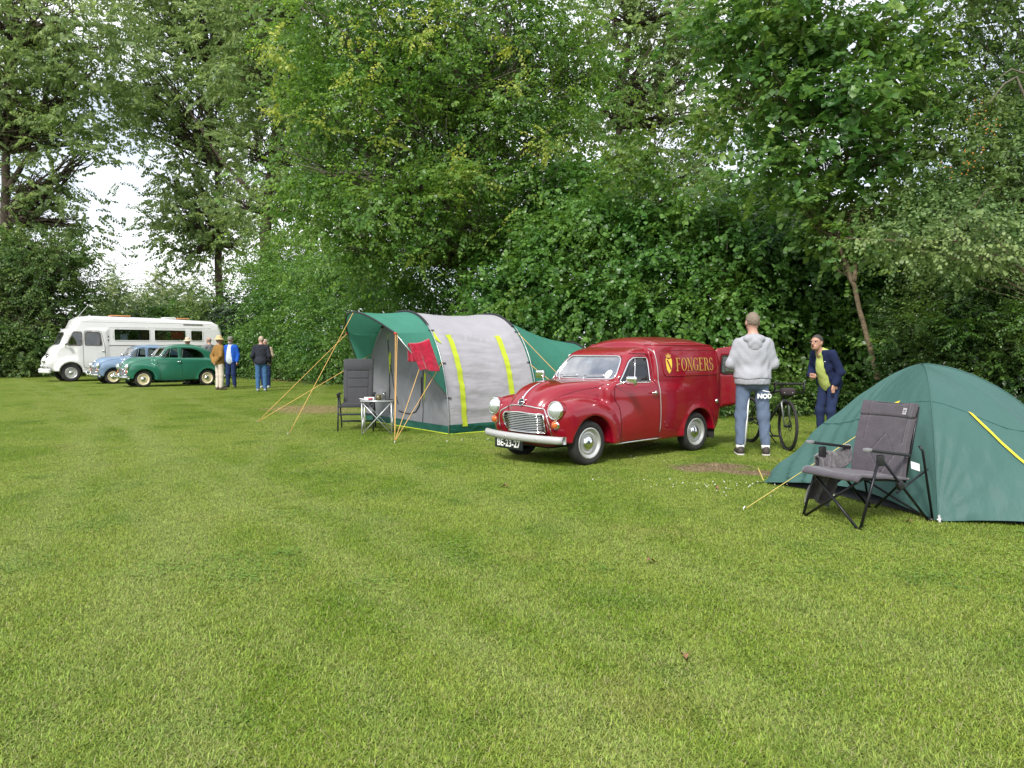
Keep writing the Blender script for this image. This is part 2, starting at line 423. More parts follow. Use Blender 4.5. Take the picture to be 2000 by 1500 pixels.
    for i_, (px, py, rx, ry, ro) in enumerate(WORN):
        c = mix(spot(G(px, py), rx, ry, ro), c, earth if i_ < 2 else ramp(noise(7, 4), .4, (.30 * k, .27 * k, .10 * k), .65, (.42 * k, .34 * k, .19 * k)))
    if blades:
        rnd = geo.outputs['Random Per Island']
        hs = N('ShaderNodeHueSaturation'); mr = N('ShaderNodeMapRange'); mr.inputs['To Min'].default_value = .62; mr.inputs['To Max'].default_value = 1.5; L(rnd, mr.inputs['Value']); L(mr.outputs[0], hs.inputs['Value'])
        mr2 = N('ShaderNodeMapRange'); mr2.inputs['To Min'].default_value = .475; mr2.inputs['To Max'].default_value = .515; 
        wn_ = N('ShaderNodeTexWhiteNoise'); wn_.noise_dimensions = '1D'; L(rnd, wn_.inputs['W']); L(wn_.outputs['Value'], mr2.inputs['Value']); L(mr2.outputs[0], hs.inputs['Hue'])
        L(c, hs.inputs['Color']); c = hs.outputs['Color']
        st = N('ShaderNodeMath'); st.operation = 'GREATER_THAN'; st.inputs[1].default_value = .91; L(wn_.outputs['Value'], st.inputs[0])
        c = mix(st.outputs[0], c, (.36, .35, .16))
        L(c, b.inputs['Base Color']); b.inputs['Roughness'].default_value = .55; b.inputs['Specular IOR Level'].default_value = .2
        t = N('ShaderNodeBsdfTranslucent'); L(c, t.inputs['Color']); mx = N('ShaderNodeMixShader'); mx.inputs['Fac'].default_value = .3
        L(b.outputs[0], mx.inputs[1]); L(t.outputs[0], mx.inputs[2]); L(mx.outputs[0], nt.nodes['Material Output'].inputs['Surface'])
    else:
        c = mix(None, c, ramp(noise(55, 3), .35, (.55,) * 3, .65, (1.2,) * 3), 'MULTIPLY', 1.0)
        L(c, b.inputs['Base Color']); b.inputs['Roughness'].default_value = .95; b.inputs['Specular IOR Level'].default_value = .1
        bp = N('ShaderNodeBump'); bp.inputs['Distance'].default_value = .03; L(noise(70, 4), bp.inputs['Height']); L(bp.outputs[0], b.inputs['Normal'])
    return m
WORN = [(1385, 914, .62, .42, .3), (1480, 925, .5, .28, -.3), (605, 800, 1.2, 1.9, .5), (560, 741, 6.0, 1.7, -.95), (480, 738, 3.0, .9, .4), (310, 731, 3.0, .8, 0), (100, 733, 6.0, .9, 0), (1250, 870, .5, .2, .6)]

def build_lawn():
    g = MB(); nx, ny = 60, 60
    g.add([(-400, -60, 0), (400, -60, 0), (400, 900, 0), (-400, 900, 0)], [(0, 1, 2, 3)])
    tag(g.build('lawn', ground_mat('lawn_turf', False), None, False), kind='structure')
    # one tuft patch of real blades, set out many times over the lawn
    n = 8500; rr = RNG.random((n, 12)); size = .62
    bx = (rr[:, 0] - .5) * size; by = (rr[:, 1] - .5) * size; az = rr[:, 2] * 2 * np.pi; H = .011 + .018 * rr[:, 3] ** 1.3; H[rr[:, 11] > .97] *= 1.5
    lean = .35 + 1.05 * rr[:, 4]; w = .0011 + .0014 * rr[:, 5]; bend = .6 * rr[:, 6]
    dx, dy = np.cos(az), np.sin(az); px, py = -dy, dx
    def pt(t, side, k):
        a = lean + bend * t; r = H * t * np.sin(a); z = H * t * np.cos(a) + .001
        return np.stack([bx + dx * r + px * w * side * k, by + dy * r + py * w * side * k, z], 1)
    V = np.stack([pt(0, -1, 1), pt(0, 1, 1), pt(.55, 1, .8), pt(.55, -1, .8), pt(1, 0, 0)], 1).reshape(-1, 3)
    base = np.arange(n)[:, None] * 5
    T = np.concatenate([base + np.array([[0, 1, 2]]), base + np.array([[0, 2, 3]]), base + np.array([[3, 2, 4]])])
    o = fast_mesh('grass', V, T, ground_mat('grass_blades', True), None, False); tag(o, kind='stuff')
    # points where the patches stand
    ng = bpy.data.node_groups.new('grass_spread', 'GeometryNodeTree')
    ng.interface.new_socket('Geometry', in_out='INPUT', socket_type='NodeSocketGeometry'); ng.interface.new_socket('Geometry', in_out='OUTPUT', socket_type='NodeSocketGeometry')
    N = ng.nodes.new; L = ng.links.new; gi = N('NodeGroupInput'); go = N('NodeGroupOutput')
    step = .42; sx, sy = 62.0, 54.0
    gr = N('GeometryNodeMeshGrid'); gr.inputs['Size X'].default_value = sx; gr.inputs['Size Y'].default_value = sy; gr.inputs['Vertices X'].default_value = int(sx / step); gr.inputs['Vertices Y'].default_value = int(sy / step)
    tr = N('GeometryNodeTransform'); tr.inputs['Translation'].default_value = (-12, 1.2 + sy / 2, .0); L(gr.outputs['Mesh'], tr.inputs['Geometry'])
    ip_ = N('GeometryNodeInstanceOnPoints'); L(tr.outputs['Geometry'], ip_.inputs['Points']); L(gi.outputs[0], ip_.inputs['Instance'])
    # only where the lawn lies in view of the place: a wedge, and not in the bare earth
    pos = N('GeometryNodeInputPosition'); sep = N('ShaderNodeSeparateXYZ'); L(pos.outputs[0], sep.inputs[0])
    def mth(op, a, b=None, c=None):
        x = N('ShaderNodeMath'); x.operation = op
        for i, v in enumerate((a, b, c)):
            if v is None: continue
            if isinstance(v, (int, float)): x.inputs[i].default_value = v
            else: L(v, x.inputs[i])
        return x.outputs[0]
    ax = mth('ABSOLUTE', sep.outputs[0]); lim = mth('MULTIPLY_ADD', sep.outputs[1], .80, 2.2); sel = mth('LESS_THAN', ax, lim)
    for (qx, qy, rx, ry, ro) in WORN[:2]:
        p = G(qx, qy); c_, s_ = math.cos(ro), math.sin(ro)
        ex = mth('SUBTRACT', sep.outputs[0], p.x); ey = mth('SUBTRACT', sep.outputs[1], p.y)
        u_ = mth('ADD', mth('MULTIPLY', ex, c_ / rx), mth('MULTIPLY', ey, s_ / rx)); v_ = mth('ADD', mth('MULTIPLY', ex, -s_ / ry), mth('MULTIPLY', ey, c_ / ry))
        rad = mth('SQRT', mth('ADD', mth('MULTIPLY', u_, u_), mth('MULTIPLY', v_, v_)))
        rv = N('FunctionNodeRandomValue'); rv.data_type = 'FLOAT'; rv.inputs[2].default_value = .05; rv.inputs[3].default_value = .85
        sel = mth('MULTIPLY', sel, mth('GREATER_THAN', rad, rv.outputs[1]))
    L(sel, ip_.inputs['Selection'])
    rv = N('FunctionNodeRandomValue'); rv.data_type = 'FLOAT_VECTOR'; rv.inputs[0].default_value = (0, 0, 0); rv.inputs[1].default_value = (0, 0, 6.283); L(rv.outputs[0], ip_.inputs['Rotation'])
    rs = N('FunctionNodeRandomValue'); rs.data_type = 'FLOAT'; rs.inputs[2].default_value = .8; rs.inputs[3].default_value = 1.25; rs.inputs['Seed'].default_value = 5
    cb = N('ShaderNodeCombineXYZ'); cb.inputs[0].default_value = 1.1; cb.inputs[1].default_value = 1.1; L(rs.outputs[1], cb.inputs[2]); L(cb.outputs[0], ip_.inputs['Scale'])
    L(ip_.outputs[0], go.inputs[0])
    md = o.modifiers.new('spread', 'NODES'); md.node_group = ng
    # clover heads and fallen leaves
    cl = MB(); rn = random.Random(4)
    for (px, py, n_, sp) in ((1380, 958, 30, .55), (1240, 905, 5, .3), (930, 862, 14, .5), (1430, 955, 12, .3)):
        c = G(px, py)
        for _ in range(n_):
            q = c + Vector((rn.gauss(0, sp), rn.gauss(0, sp * .6), .035 + .012 * rn.random())); cl.ball(q, .004 + .004 * rn.random(), 5, 4)
    tag(cl.build('clover_flowers', mat('clover_white', (.72, .72, .66), .8), None), kind='stuff')
    # clover and daisy leaves growing through the turf in loose colonies
    rq = np.random.default_rng(6); lv, lt = leaf_template('oval'); VV, TT = [], []; off = 0
    cx = []
    for _ in range(60):
        Y_ = 4.6 + 10 * rq.random() ** 1.6; X_ = (rq.random() - .5) * 1.5 * Y_; cx.append((X_, Y_, .05 + .16 * rq.random()))
    for X_, Y_, sp_ in cx:
        n_ = int(30 + 320 * sp_); a = rq.random((n_, 3)) * 6.283; p = np.stack([X_ + rq.normal(size=n_) * sp_, Y_ + rq.normal(size=n_) * sp_, .012 + .016 * rq.random(n_)], 1)
        for k3 in range(3):
            an = a[:, 0] + k3 * 2.09; s_ = .011 + .006 * rq.random(n_); ca, sa = np.cos(an), np.sin(an)
            v = np.stack([p[:, 0, None] + s_[:, None] * (lv[None, :, 0] * ca[:, None] - lv[None, :, 1] * 1.5 * sa[:, None]), p[:, 1, None] + s_[:, None] * (lv[None, :, 0] * sa[:, None] + lv[None, :, 1] * 1.5 * ca[:, None]), p[:, 2, None] + s_[:, None] * (lv[None, :, 2] + lv[None, :, 0] * .3)], 2).reshape(-1, 3)
            VV.append(v); TT.append((lt[None] + (np.arange(n_) * len(lv))[:, None, None]).reshape(-1, 3) + off); off += len(v)
    tag(fast_mesh('clover_leaves', np.concatenate(VV), np.concatenate(TT), leaf_mat('clover_leaf', (.15, .27, .035), (.20, .33, .06), .35, .5), None), kind='stuff')
    lm = mat('dry_leaf', (.20, .105, .05), .8, var=.3, scale=40)
    for (px, py, s, lab) in ((985, 954, .10, 'crumpled pale brown leaf on the grass in front of the red van bumper'), (1272, 1102, .075, 'curled tan leaf standing in the middle of the open lawn'), (1338, 1290, .075, 'small reddish brown leaf in the nearest part of the lawn'), (1400, 957, .06, 'dry leaf lying among the white clover by the dome tent'), (1775, 1024, .06, 'pale dry leaf lying by the foot of the folding armchair')):
        c = G(px, py); ro = rn.random() * 6; f = MB()
        def fn(u, v):
            x = (u - .5) * s; w_ = s * .32 * math.sin(math.pi * min(max(u, .03), .97)) * (1 + .3 * math.sin(u * 19)); y = (v - .5) * 2 * w_
            return c + Vector((x * math.cos(ro) - y * math.sin(ro), x * math.sin(ro) + y * math.cos(ro), 0.024 + abs(y) * .4 + .012 * math.sin(u * 5)))
        f.grid(fn, 8, 4); tag(f.build('fallen_leaf', lm, None), lab, 'leaf', 'fallen leaves on the lawn')

# ------------------------------------------------------------------ trees, bushes
def leaf_mat(name, col, col2, trans=.35, rough=.42, bright=.0, hue=.03):
    m = bpy.data.materials.new(name); m.use_nodes = True; nt = m.node_tree; b = nt.nodes['Principled BSDF']; N = nt.nodes.new; L = nt.links.new
    geo = N('ShaderNodeNewGeometry'); rnd = geo.outputs['Random Per Island']
    r = N('ShaderNodeValToRGB'); e = r.color_ramp.elements; e[0].position = 0; col = [q * 1.1 for q in col]; col2 = [q * 1.1 for q in col2]; e[0].color = (*[q * .68 for q in col], 1); e[1].position = 1; e[1].color = (*[q * 1.1 for q in col2], 1)
    x = e.new(.5); x.color = (*[(p + q) * .47 for p, q in zip(col, col2)], 1)
    L(rnd, r.inputs['Fac'])
    # whole branches differ a little in tone
    mp = N('ShaderNodeTexNoise'); mp.inputs['Scale'].default_value = .9; mp.inputs['Detail'].default_value = 3; L(geo.outputs['Position'], mp.inputs['Vector'])
    mr = N('ShaderNodeMapRange'); mr.inputs['From Min'].default_value = .3; mr.inputs['From Max'].default_value = .7; mr.inputs['To Min'].default_value = .70; mr.inputs['To Max'].default_value = 1.35; L(mp.outputs['Fac'], mr.inputs['Value'])
    mh = N('ShaderNodeMapRange'); mh.inputs['From Min'].default_value = .3; mh.inputs['From Max'].default_value = .7; mh.inputs['To Min'].default_value = .5 + hue; mh.inputs['To Max'].default_value = .5 - hue; L(mp.outputs['Fac'], mh.inputs['Value'])
    hs = N('ShaderNodeHueSaturation'); L(r.outputs['Color'], hs.inputs['Color']); L(mr.outputs[0], hs.inputs['Value']); L(mh.outputs[0], hs.inputs['Hue'])
    L(hs.outputs['Color'], b.inputs['Base Color']); b.inputs['Roughness'].default_value = rough; b.inputs['Specular IOR Level'].default_value = .45
    t = N('ShaderNodeBsdfTranslucent'); h2 = N('ShaderNodeHueSaturation'); h2.inputs['Hue'].default_value = .485; h2.inputs['Saturation'].default_value = 1.1; h2.inputs['Value'].default_value = 1.25; L(hs.outputs['Color'], h2.inputs['Color']); L(h2.outputs[0], t.inputs['Color'])
    mx = N('ShaderNodeMixShader'); mx.inputs['Fac'].default_value = trans; L(b.outputs[0], mx.inputs[1]); L(t.outputs[0], mx.inputs[2]); L(mx.outputs[0], nt.nodes['Material Output'].inputs['Surface'])
    return m
LEAF = {   # outlines along +x from the stalk, as half-width profile; folded along the midrib
    'oval': [(.45, .31)], 'small': [(.5, .36)], 'round': [(.22, .30), (.55, .46), (.86, .28)], 'hex': [(.3, .30), (.68, .26)],
}
MAPLE = [(0, 0), (.10, .30), (-.05, .55), (.25, .50), (.30, .80), (.52, .52), (.62, .42), (.72, .30), (1.0, 0)]
def leaf_template(kind):
    """returns verts (n,3) and triangles for one leaf lying in xy, stalk at the origin, length 1"""
    if kind == 'maple':
        up = [(x, y, .06 * y) for x, y in MAPLE]; lo = [(x, -y, .06 * y) for x, y in MAPLE[1:-1]][::-1]
        ring = up + lo; V = [(.35, 0, -.04)] + ring; T = [(0, i + 1, (i + 1) % len(ring) + 1) for i in range(len(ring))]
        return np.array(V), np.array(T)
    pr = LEAF[kind]
    up = [(x, w, .22 * w - .14 * x * x) for x, w in pr]; lo = [(x, -w, .22 * w - .14 * x * x) for x, w in pr]
    V = [(0, 0, 0)] + up + [(1, 0, -.14)] + lo[::-1]; n = len(pr); T = [(0, n + 1, n)] if False else []
    m = len(V); 
    if n == 1: return np.array(V, float), np.array([(0, 2, 1), (0, 3, 2)])
    L = [0] + [i + 1 for i in range(n)] + [n + 1]; Q = [0] + [m - 1 - i for i in range(n)] + [n + 1]
    for i in range(n + 1):
        if i == 0: T.append((0, Q[1], L[1]))
        elif i == n: T.append((L[n], Q[n], n + 1))
        else: T += [(L[i], Q[i], Q[i + 1]), (L[i], Q[i + 1], L[i + 1])]
    return np.array(V, float), np.array(T)
    V = []; T = []
    for x, w in pr: V += [(x, w, .22 * w - .14 * x * x), (x, -w, .22 * w - .14 * x * x)]
    if kind == 'round':    # midrib row
        V = []
        for x, w in pr: V += [(x, w, .12 * w - .16 * x * x), (x, 0, -.16 * x * x), (x, -w, .12 * w - .16 * x * x)]
        for i in range(len(pr) - 1):
            a = i * 3; b = a + 3
            T += [(a, a + 1, b + 1), (a, b + 1, b), (a + 1, a + 2, b + 2), (a + 1, b + 2, b + 1)]
        T = [t for t in T]
    else:
        for i in range(len(pr) - 1):
            a = i * 2; b = a + 2; T += [(a, a + 1, b + 1), (a, b + 1, b)]
        T = [t for t in T]
    V = np.array(V, float); 
    return V, np.array(T)
def spray_template(kind, n, L, leaf, rn, droop=.25, alt=True, width=1.0):
    """a twig of n leaves, in the xy plane, twig along +x with length L"""
    lv, lt = leaf_template(kind); VS, TS = [], []; b = 0
    for i in range(n):
        t = (i + .6) / n; s = 1 if i % 2 else -1; last = i == n - 1
        ang = 0 if last else s * (.75 + .3 * rn.random()); sz = leaf * (.7 + .5 * rn.random()) * (1 - .25 * t)
        ca, sa = math.cos(ang), math.sin(ang); tilt = (rn.random() - .5) * 1.1; pit = -.25 - .5 * rn.random()
        v = lv * sz; v = v * np.array([1, width, 1])
        v = v @ Euler((tilt, -pit * .8, 0)).to_matrix().to_3x3().transposed().__array__() if False else v @ np.array(Euler((tilt, -pit, ang), 'XYZ').to_matrix()).T
        v = v + np.array([t * L, 0, -droop * L * t * t + (rn.random() - .5) * leaf * .3]); VS.append(v); TS.append(lt + b); b += len(v)
    return np.concatenate(VS), np.concatenate(TS)
def frames(D, U, roll):
    D = D / np.linalg.norm(D, axis=1)[:, None]; U = U + 1e-4
    Y = np.cross(U, D); Y /= np.maximum(np.linalg.norm(Y, axis=1), 1e-6)[:, None]; Z = np.cross(D, Y)
    c, s = np.cos(roll)[:, None], np.sin(roll)[:, None]
    return np.stack([D, Y * c + Z * s, Z * c - Y * s], 2)         # columns
def scatter(Ps, Ds, tmpl, sizes, rng, roll=.5, upw=None):
    """place spray templates at points Ps along directions Ds; returns V, T"""
    VV, TT = [], []; off = 0; which = rng.integers(0, len(tmpl), len(Ps))
    U = np.zeros_like(Ds); U[:, 2] = 1
    M3 = frames(Ds, U, (rng.random(len(Ps)) - .5) * 2 * roll)
    for k, (tv, tt) in enumerate(tmpl):
        m = which == k
        if not m.any(): continue
        v = np.einsum('nij,vj->nvi', M3[m], tv) * sizes[m][:, None, None] + Ps[m][:, None, :]
        n = m.sum(); TT.append((tt[None] + (np.arange(n) * len(tv))[:, None, None]).reshape(-1, 3) + off); VV.append(v.reshape(-1, 3)); off += n * len(tv)
    return np.concatenate(VV), np.concatenate(TT)
def lobe_points(lobes, n, rng, shell=(.55, 1.0), cull=True):
    """points spread through the outer part of a set of ellipsoid lobes (cx,cy,cz,rx,ry,rz)"""
    lobes = np.array(lobes, float); vol = (lobes[:, 3] * lobes[:, 4] * lobes[:, 5]) ** (2 / 3); pr = vol / vol.sum()
    k = rng.choice(len(lobes), n, p=pr); d = rng.normal(size=(n, 3)); d /= np.linalg.norm(d, axis=1)[:, None]
    r = shell[0] + (shell[1] - shell[0]) * rng.random(n) ** .7
    # lumpy radius so the outline is uneven
    r *= 1 + .13 * np.sin(d[:, 0] * 5 + k) + .13 * np.sin(d[:, 1] * 6 + 2 * k) + .10 * np.sin(d[:, 2] * 7 + k * 3)
    Pn = lobes[k, :3] + d * lobes[k, 3:] * r[:, None]
    if cull:
        ok = np.ones(n, bool)
        for j, l in enumerate(lobes):
            q = (((Pn - l[:3]) / l[3:]) ** 2).sum(1); ok &= ~((q < .36) & (k != j))
        Pn, d = Pn[ok], d[ok]
    ok = Pn[:, 2] > .12
    return Pn[ok], d[ok]
def limb_path(a, b, rn, k=6, wob=.08):
    a, b = Vector(a), Vector(b); L = (b - a).length; out = []
    for i in range(k + 1):
        t = i / k; q = a.lerp(b, t); w = math.sin(math.pi * t) * L * wob
        out.append(q + Vector((rn.uniform(-w, w), rn.uniform(-w, w), rn.uniform(-w, w) * .5)))
    return out
class Tree:
    def __init__(s, name, base, label, cat='tree', group=None, seed=1):
        s.root = empty(name, base, 0, 1, label, cat, group); s.base = Vector(base); s.rng = np.random.default_rng(seed); s.rn = random.Random(seed); s.wood = MB()
    def loc(s, p): return Vector(p) - s.base
    def stem(s, pts, r0, r1, n=8):
        pts = [s.loc(p) for p in pts]; q = []
        for i in range(len(pts) - 1):
            for k in range(4): q.append(pts[i].lerp(pts[i + 1], k / 4))
        q.append(pts[-1]); m = len(q)
        q = [p + Vector((s.rn.gauss(0, 1), s.rn.gauss(0, 1), 0)) * r0 * .12 * (0 < i < m - 1) for i, p in enumerate(q)]
        s.wood.tube(q, [(r0 + (r1 - r0) * (i / (m - 1)) ** .8) * (1 + .5 * max(0, .08 - i / m) / .08 * (r0 > .08)) for i in range(m)], n)
        return s
    def limbs(s, origin_fn, lobes, r, per=2):
        for l in lobes:
            for _ in range(per):
                tip = Vector(l[:3]) + Vector((s.rn.uniform(-.5, .5) * l[3], s.rn.uniform(-.5, .5) * l[4], s.rn.uniform(-.3, .6) * l[5]))
                o = origin_fn(tip); p = [s.loc(q) for q in limb_path(o, tip, s.rn)]; m = len(p)
                s.wood.tube(p, [r * (1 - .8 * i / (m - 1)) for i in range(m)], 6)
                for _2 in range(3):
                    a = p[s.rn.randrange(2, m - 1)]; e = a + Vector((s.rn.gauss(0, 1) * l[3] * .5, s.rn.gauss(0, 1) * l[4] * .5, abs(s.rn.gauss(0, 1)) * l[5] * .5))
                    t = limb_path(a, e, s.rn, 4); s.wood.tube(t, [r * .4 * (1 - .8 * i / 4) for i in range(5)], 5)
        return s
    def finish(s, Vs, Ts, leaf, bark, name='crown', picked=0, kind=None):
        if s.wood.v:
            w_ = s.wood.build('stems' if name == 'foliage' else 'trunk', bark, s.root)
            if name == 'foliage': w_['kind'] = 'stuff'
        V = np.concatenate(Vs); off = 0; T = []
        for v, t in zip(Vs, Ts): T.append(t + off); off += len(v)
        o = fast_mesh(name, V - np.array(s.base), np.concatenate(T), leaf, s.root); o['kind'] = 'stuff'
        return o
TRI = [0]
def crown(tree, lobes, n, spray, rng=None, outward=.55, roll=.6, size=(.8, 1.25), shell=(.5, 1.0), sag=0.0, clump=0.0, per=12):
    rng = tree.rng
    if clump:      # leafy boughs: sprays gathered round bough ends, flattened into tiers, with gaps between
        C_, d = lobe_points(lobes, max(8, n // per), rng, shell); k = rng.integers(0, len(C_), n); o = rng.normal(size=(n, 3)) * clump * np.array([1, 1, .42]) * (.6 + .8 * rng.random(len(C_)))[k][:, None]
        o[:, 2] -= .30 * (o[:, 0] ** 2 + o[:, 1] ** 2) / clump * .5
        P_ = C_[k] + o; d = d[k] + o / (clump * 2.2); d /= np.maximum(np.linalg.norm(d, axis=1), 1e-6)[:, None]; ok = P_[:, 2] > .1; P_, d = P_[ok], d[ok]
    else: P_, d = lobe_points(lobes, n, rng, shell)
    D_ = d * outward + rng.normal(size=P_.shape) * .55; D_[:, 2] = D_[:, 2] * .6 - sag
    V, T = scatter(P_, D_, spray, size[0] + (size[1] - size[0]) * rng.random(len(P_)), rng, roll); TRI[0] += len(T)
    return V, T
def lobe(px, py, Y, rx, ry, dep):
    c = P(px, py, Y); k = Y / 1500; return (c.x, c.y, c.z, rx * k, dep, ry * k)
def build_trees():
    bark = mat('bark_brown', (.075, .056, .04), .9, var=.35, scale=7, bump=.02, bscale=18)
    bark_g = mat('bark_grey', (.13, .115, .085), .9, var=.35, scale=7, bump=.015, bscale=22)
    bark_t = mat('bark_tan', (.155, .115, .068), .9, var=.45, scale=9, bump=.03, bscale=22)
    oak = leaf_mat('oak_leaf', (.165, .250, .085), (.26, .355, .135), .60, .5, hue=.02)  # lightened greens: haze over the far crowns is put into the leaf colour
    beech_far = leaf_mat('far_beech_leaf', (.075, .140, .040), (.14, .225, .06), .44, .5)
    yew = leaf_mat('yew_needle', (.018, .036, .018), (.04, .07, .03), .12, .5)
    pale = leaf_mat('pale_leaf', (.17, .23, .10), (.27, .34, .16), .40, .55)
    horn = leaf_mat('hornbeam_leaf', (.090, .185, .036), (.165, .30, .060), .50, .40, hue=.025)
    yellow = leaf_mat('yellowing_leaf', (.27, .36, .06), (.44, .50, .13), .45, .45)
    hedge = leaf_mat('hedge_leaf', (.066, .160, .032), (.135, .265, .055), .46, .36, hue=.02)
    hazel = leaf_mat('hazel_leaf', (.066, .165, .032), (.135, .27, .055), .46, .34, hue=.022)
    hazel_l = leaf_mat('young_hazel_leaf', (.085, .165, .030), (.15, .25, .05), .45, .36)
    maple_m = leaf_mat('maple_leaf', (.082, .180, .044), (.155, .285, .066), .52, .38, hue=.03)
    right_m = leaf_mat('plum_leaf', (.088, .160, .045), (.16, .255, .078), .48, .42)
    sprig_m = leaf_mat('cherry_leaf', (.11, .19, .060), (.19, .28, .10), .42, .42)
    holly_m = leaf_mat('holly_leaf', (.024, .060, .016), (.075, .135, .030), .22, .26, hue=.03)
    nettle_m = leaf_mat('nettle_leaf', (.055, .125, .028), (.10, .19, .045), .38, .45)
    rn = random.Random(11)
    def sp(kind, n, L, leaf, k=4, **kw): return [spray_template(kind, n, L, leaf, rn, **kw) for _ in range(k)]
    SP = dict(oak=sp('small', 12, .85, .25, 5), oakc=sp('small', 16, 1.2, .28, 3), horn=sp('oval', 9, .55, .120, 6, width=1.3), hornc=sp('oval', 13, .9, .16, 3),
              hedge=sp('oval', 9, .55, .115, 6, width=1.2), hedgec=sp('oval', 12, .8, .17, 3), hazel=sp('hex', 9, .50, .105, 6, width=1.5), hazelc=sp('small', 9, .6, .18, 3, width=1.3),
              maple=sp('maple', 8, .40, .108, 6), holly=sp('oval', 12, .28, .055, 5), hollyc=sp('oval', 8, .5, .16, 3), sprig=sp('hex', 13, .55, .062, 5, droop=.1, width=1.2),
              pale=sp('small', 14, .9, .20, 4), nettle=sp('oval', 8, .30, .075, 4), plum=sp('oval', 12, .42, .07, 5))
    GT = 'trees along the edge of the field'; GB = 'bushes of the hedge'
    def make(name, base, label, lobes, leaf, bark_, n, s, nc, sc, cat='tree', group=GT, stems=(), limb=.05, per=2, seed=1, org=None, accents=(), **kw):
        t = Tree(name, base, label, cat, group, seed)
        for pts, r0, r1 in stems: t.stem(pts, r0, r1)
        if stems:
            main = [Vector(q) for q in stems[0][0]]
            def org_(tip):
                c = [p for p in main if p.z < tip.z - .3 and p.z > main[-1].z * .3] or [main[len(main) // 2]]
                return min(c, key=lambda p: (p - tip).length)
            t.limbs(org_, lobes, limb, per)
        else:
            t.limbs(lambda tip: Vector((t.base.x + (tip.x - t.base.x) * .4, t.base.y + (tip.y - t.base.y) * .4, 0.0)), lobes, limb * .6, 1)
        A = crown(t, lobes, n, SP[s], **kw); B = crown(t, lobes, nc, SP[sc], shell=(.2, .55), outward=.3)
        t.finish([A[0], B[0]], [A[1], B[1]], leaf, bark_)
        for (al, an, asp, am, nm) in accents:
            V, T = crown(t, al, an, SP[asp], outward=.5, shell=(.2, 1.0), sag=-.1); o = fast_mesh(nm, V - np.array(t.base), T, am, t.root); o['kind'] = 'stuff'
        return t
    # ---- far left: tall open tree, dark spreading tree below it
    b = G(8, 728); Y = 45
    make('oak_tree', b, 'tall open oak at the far left with branches crossing the sky gap', [lobe(30, 40, Y, 120, 90, 4), lobe(150, 60, Y - 1, 90, 80, 3.5), lobe(60, 170, Y, 110, 60, 4), lobe(185, 150, Y, 70, 50, 3), lobe(20, 265, Y, 80, 55, 3.5), lobe(140, 265, Y, 80, 45, 3), lobe(-60, 150, Y, 110, 120, 4), lobe(125, 385, Y, 42, 34, 2.5), lobe(85, 350, Y, 45, 30, 2), lobe(175, 300, Y, 30, 18, 2), lobe(40, -90, Y, 160, 90, 4), lobe(140, 440, Y, 36, 18, 2), lobe(60, 440, Y, 70, 40, 2.5)],
         oak, bark, 2600, 'oak', 230, 'oakc', stems=[([b, P(12, 600, Y), P(14, 430, Y), P(12, 300, Y), P(30, 100, Y)], .42, .15), ([P(14, 370, Y), P(45, 320, Y), P(80, 280, Y), P(140, 180, Y)], .2, .06), ([P(12, 450, Y), P(60, 390, Y), P(110, 340, Y)], .16, .05)], limb=.09, seed=3, clump=.95, per=16, roll=1.5)
    b = G(60, 729); Y = 43
    make('beech_tree', b, 'dark spreading beech low at the left edge behind the white camper', [lobe(-30, 620, Y, 120, 110, 4), lobe(70, 560, Y, 100, 70, 4), lobe(135, 590, Y + 1, 60, 55, 3), lobe(60, 670, Y - 1, 120, 55, 3.5), lobe(30, 490, Y, 90, 55, 3.5), lobe(175, 665, Y + 1, 50, 50, 3), lobe(120, 510, Y, 70, 40, 3), lobe(10, 705, Y - 1.5, 110, 34, 2.5)],
         beech_far, bark, 4200, 'hedge', 1000, 'oakc', stems=[([b, P(60, 600, Y), P(50, 500, Y)], .3, .1)], limb=.07, seed=4, size=(1.0, 1.6), clump=.8, per=12)
    # ---- pair of tall oaks left of the middle
    b = G(430, 724); Y = 52
    make('oak_tree', b, 'tall oak whose slim straight trunk rises behind the people at the campers rear', [lobe(395, 425, Y, 75, 55, 3.5), lobe(345, 440, Y, 42, 45, 3), lobe(350, 340, Y, 62, 48, 3.5), lobe(430, 330, Y, 70, 60, 3.5), lobe(315, 250, Y, 58, 42, 3), lobe(390, 230, Y, 80, 60, 4), lobe(300, 140, Y, 90, 60, 4), lobe(400, 120, Y, 100, 80, 4.5), lobe(310, 30, Y, 110, 70, 4), lobe(440, 20, Y, 110, 80, 4), lobe(440, 480, Y, 65, 35, 3), lobe(385, 500, Y, 40, 28, 3), lobe(360, -80, Y, 150, 90, 5)],
         oak, bark, 3500, 'oak', 260, 'oakc', stems=[([b, P(428, 590, Y), P(427, 480, Y), P(425, 330, Y), P(400, 120, Y)], .34, .12), ([P(427, 420, Y), P(370, 330, Y), P(300, 180, Y)], .16, .05)], limb=.085, seed=5, clump=1.0, per=16, roll=1.5)
    b = G(522, 730); Y = 47
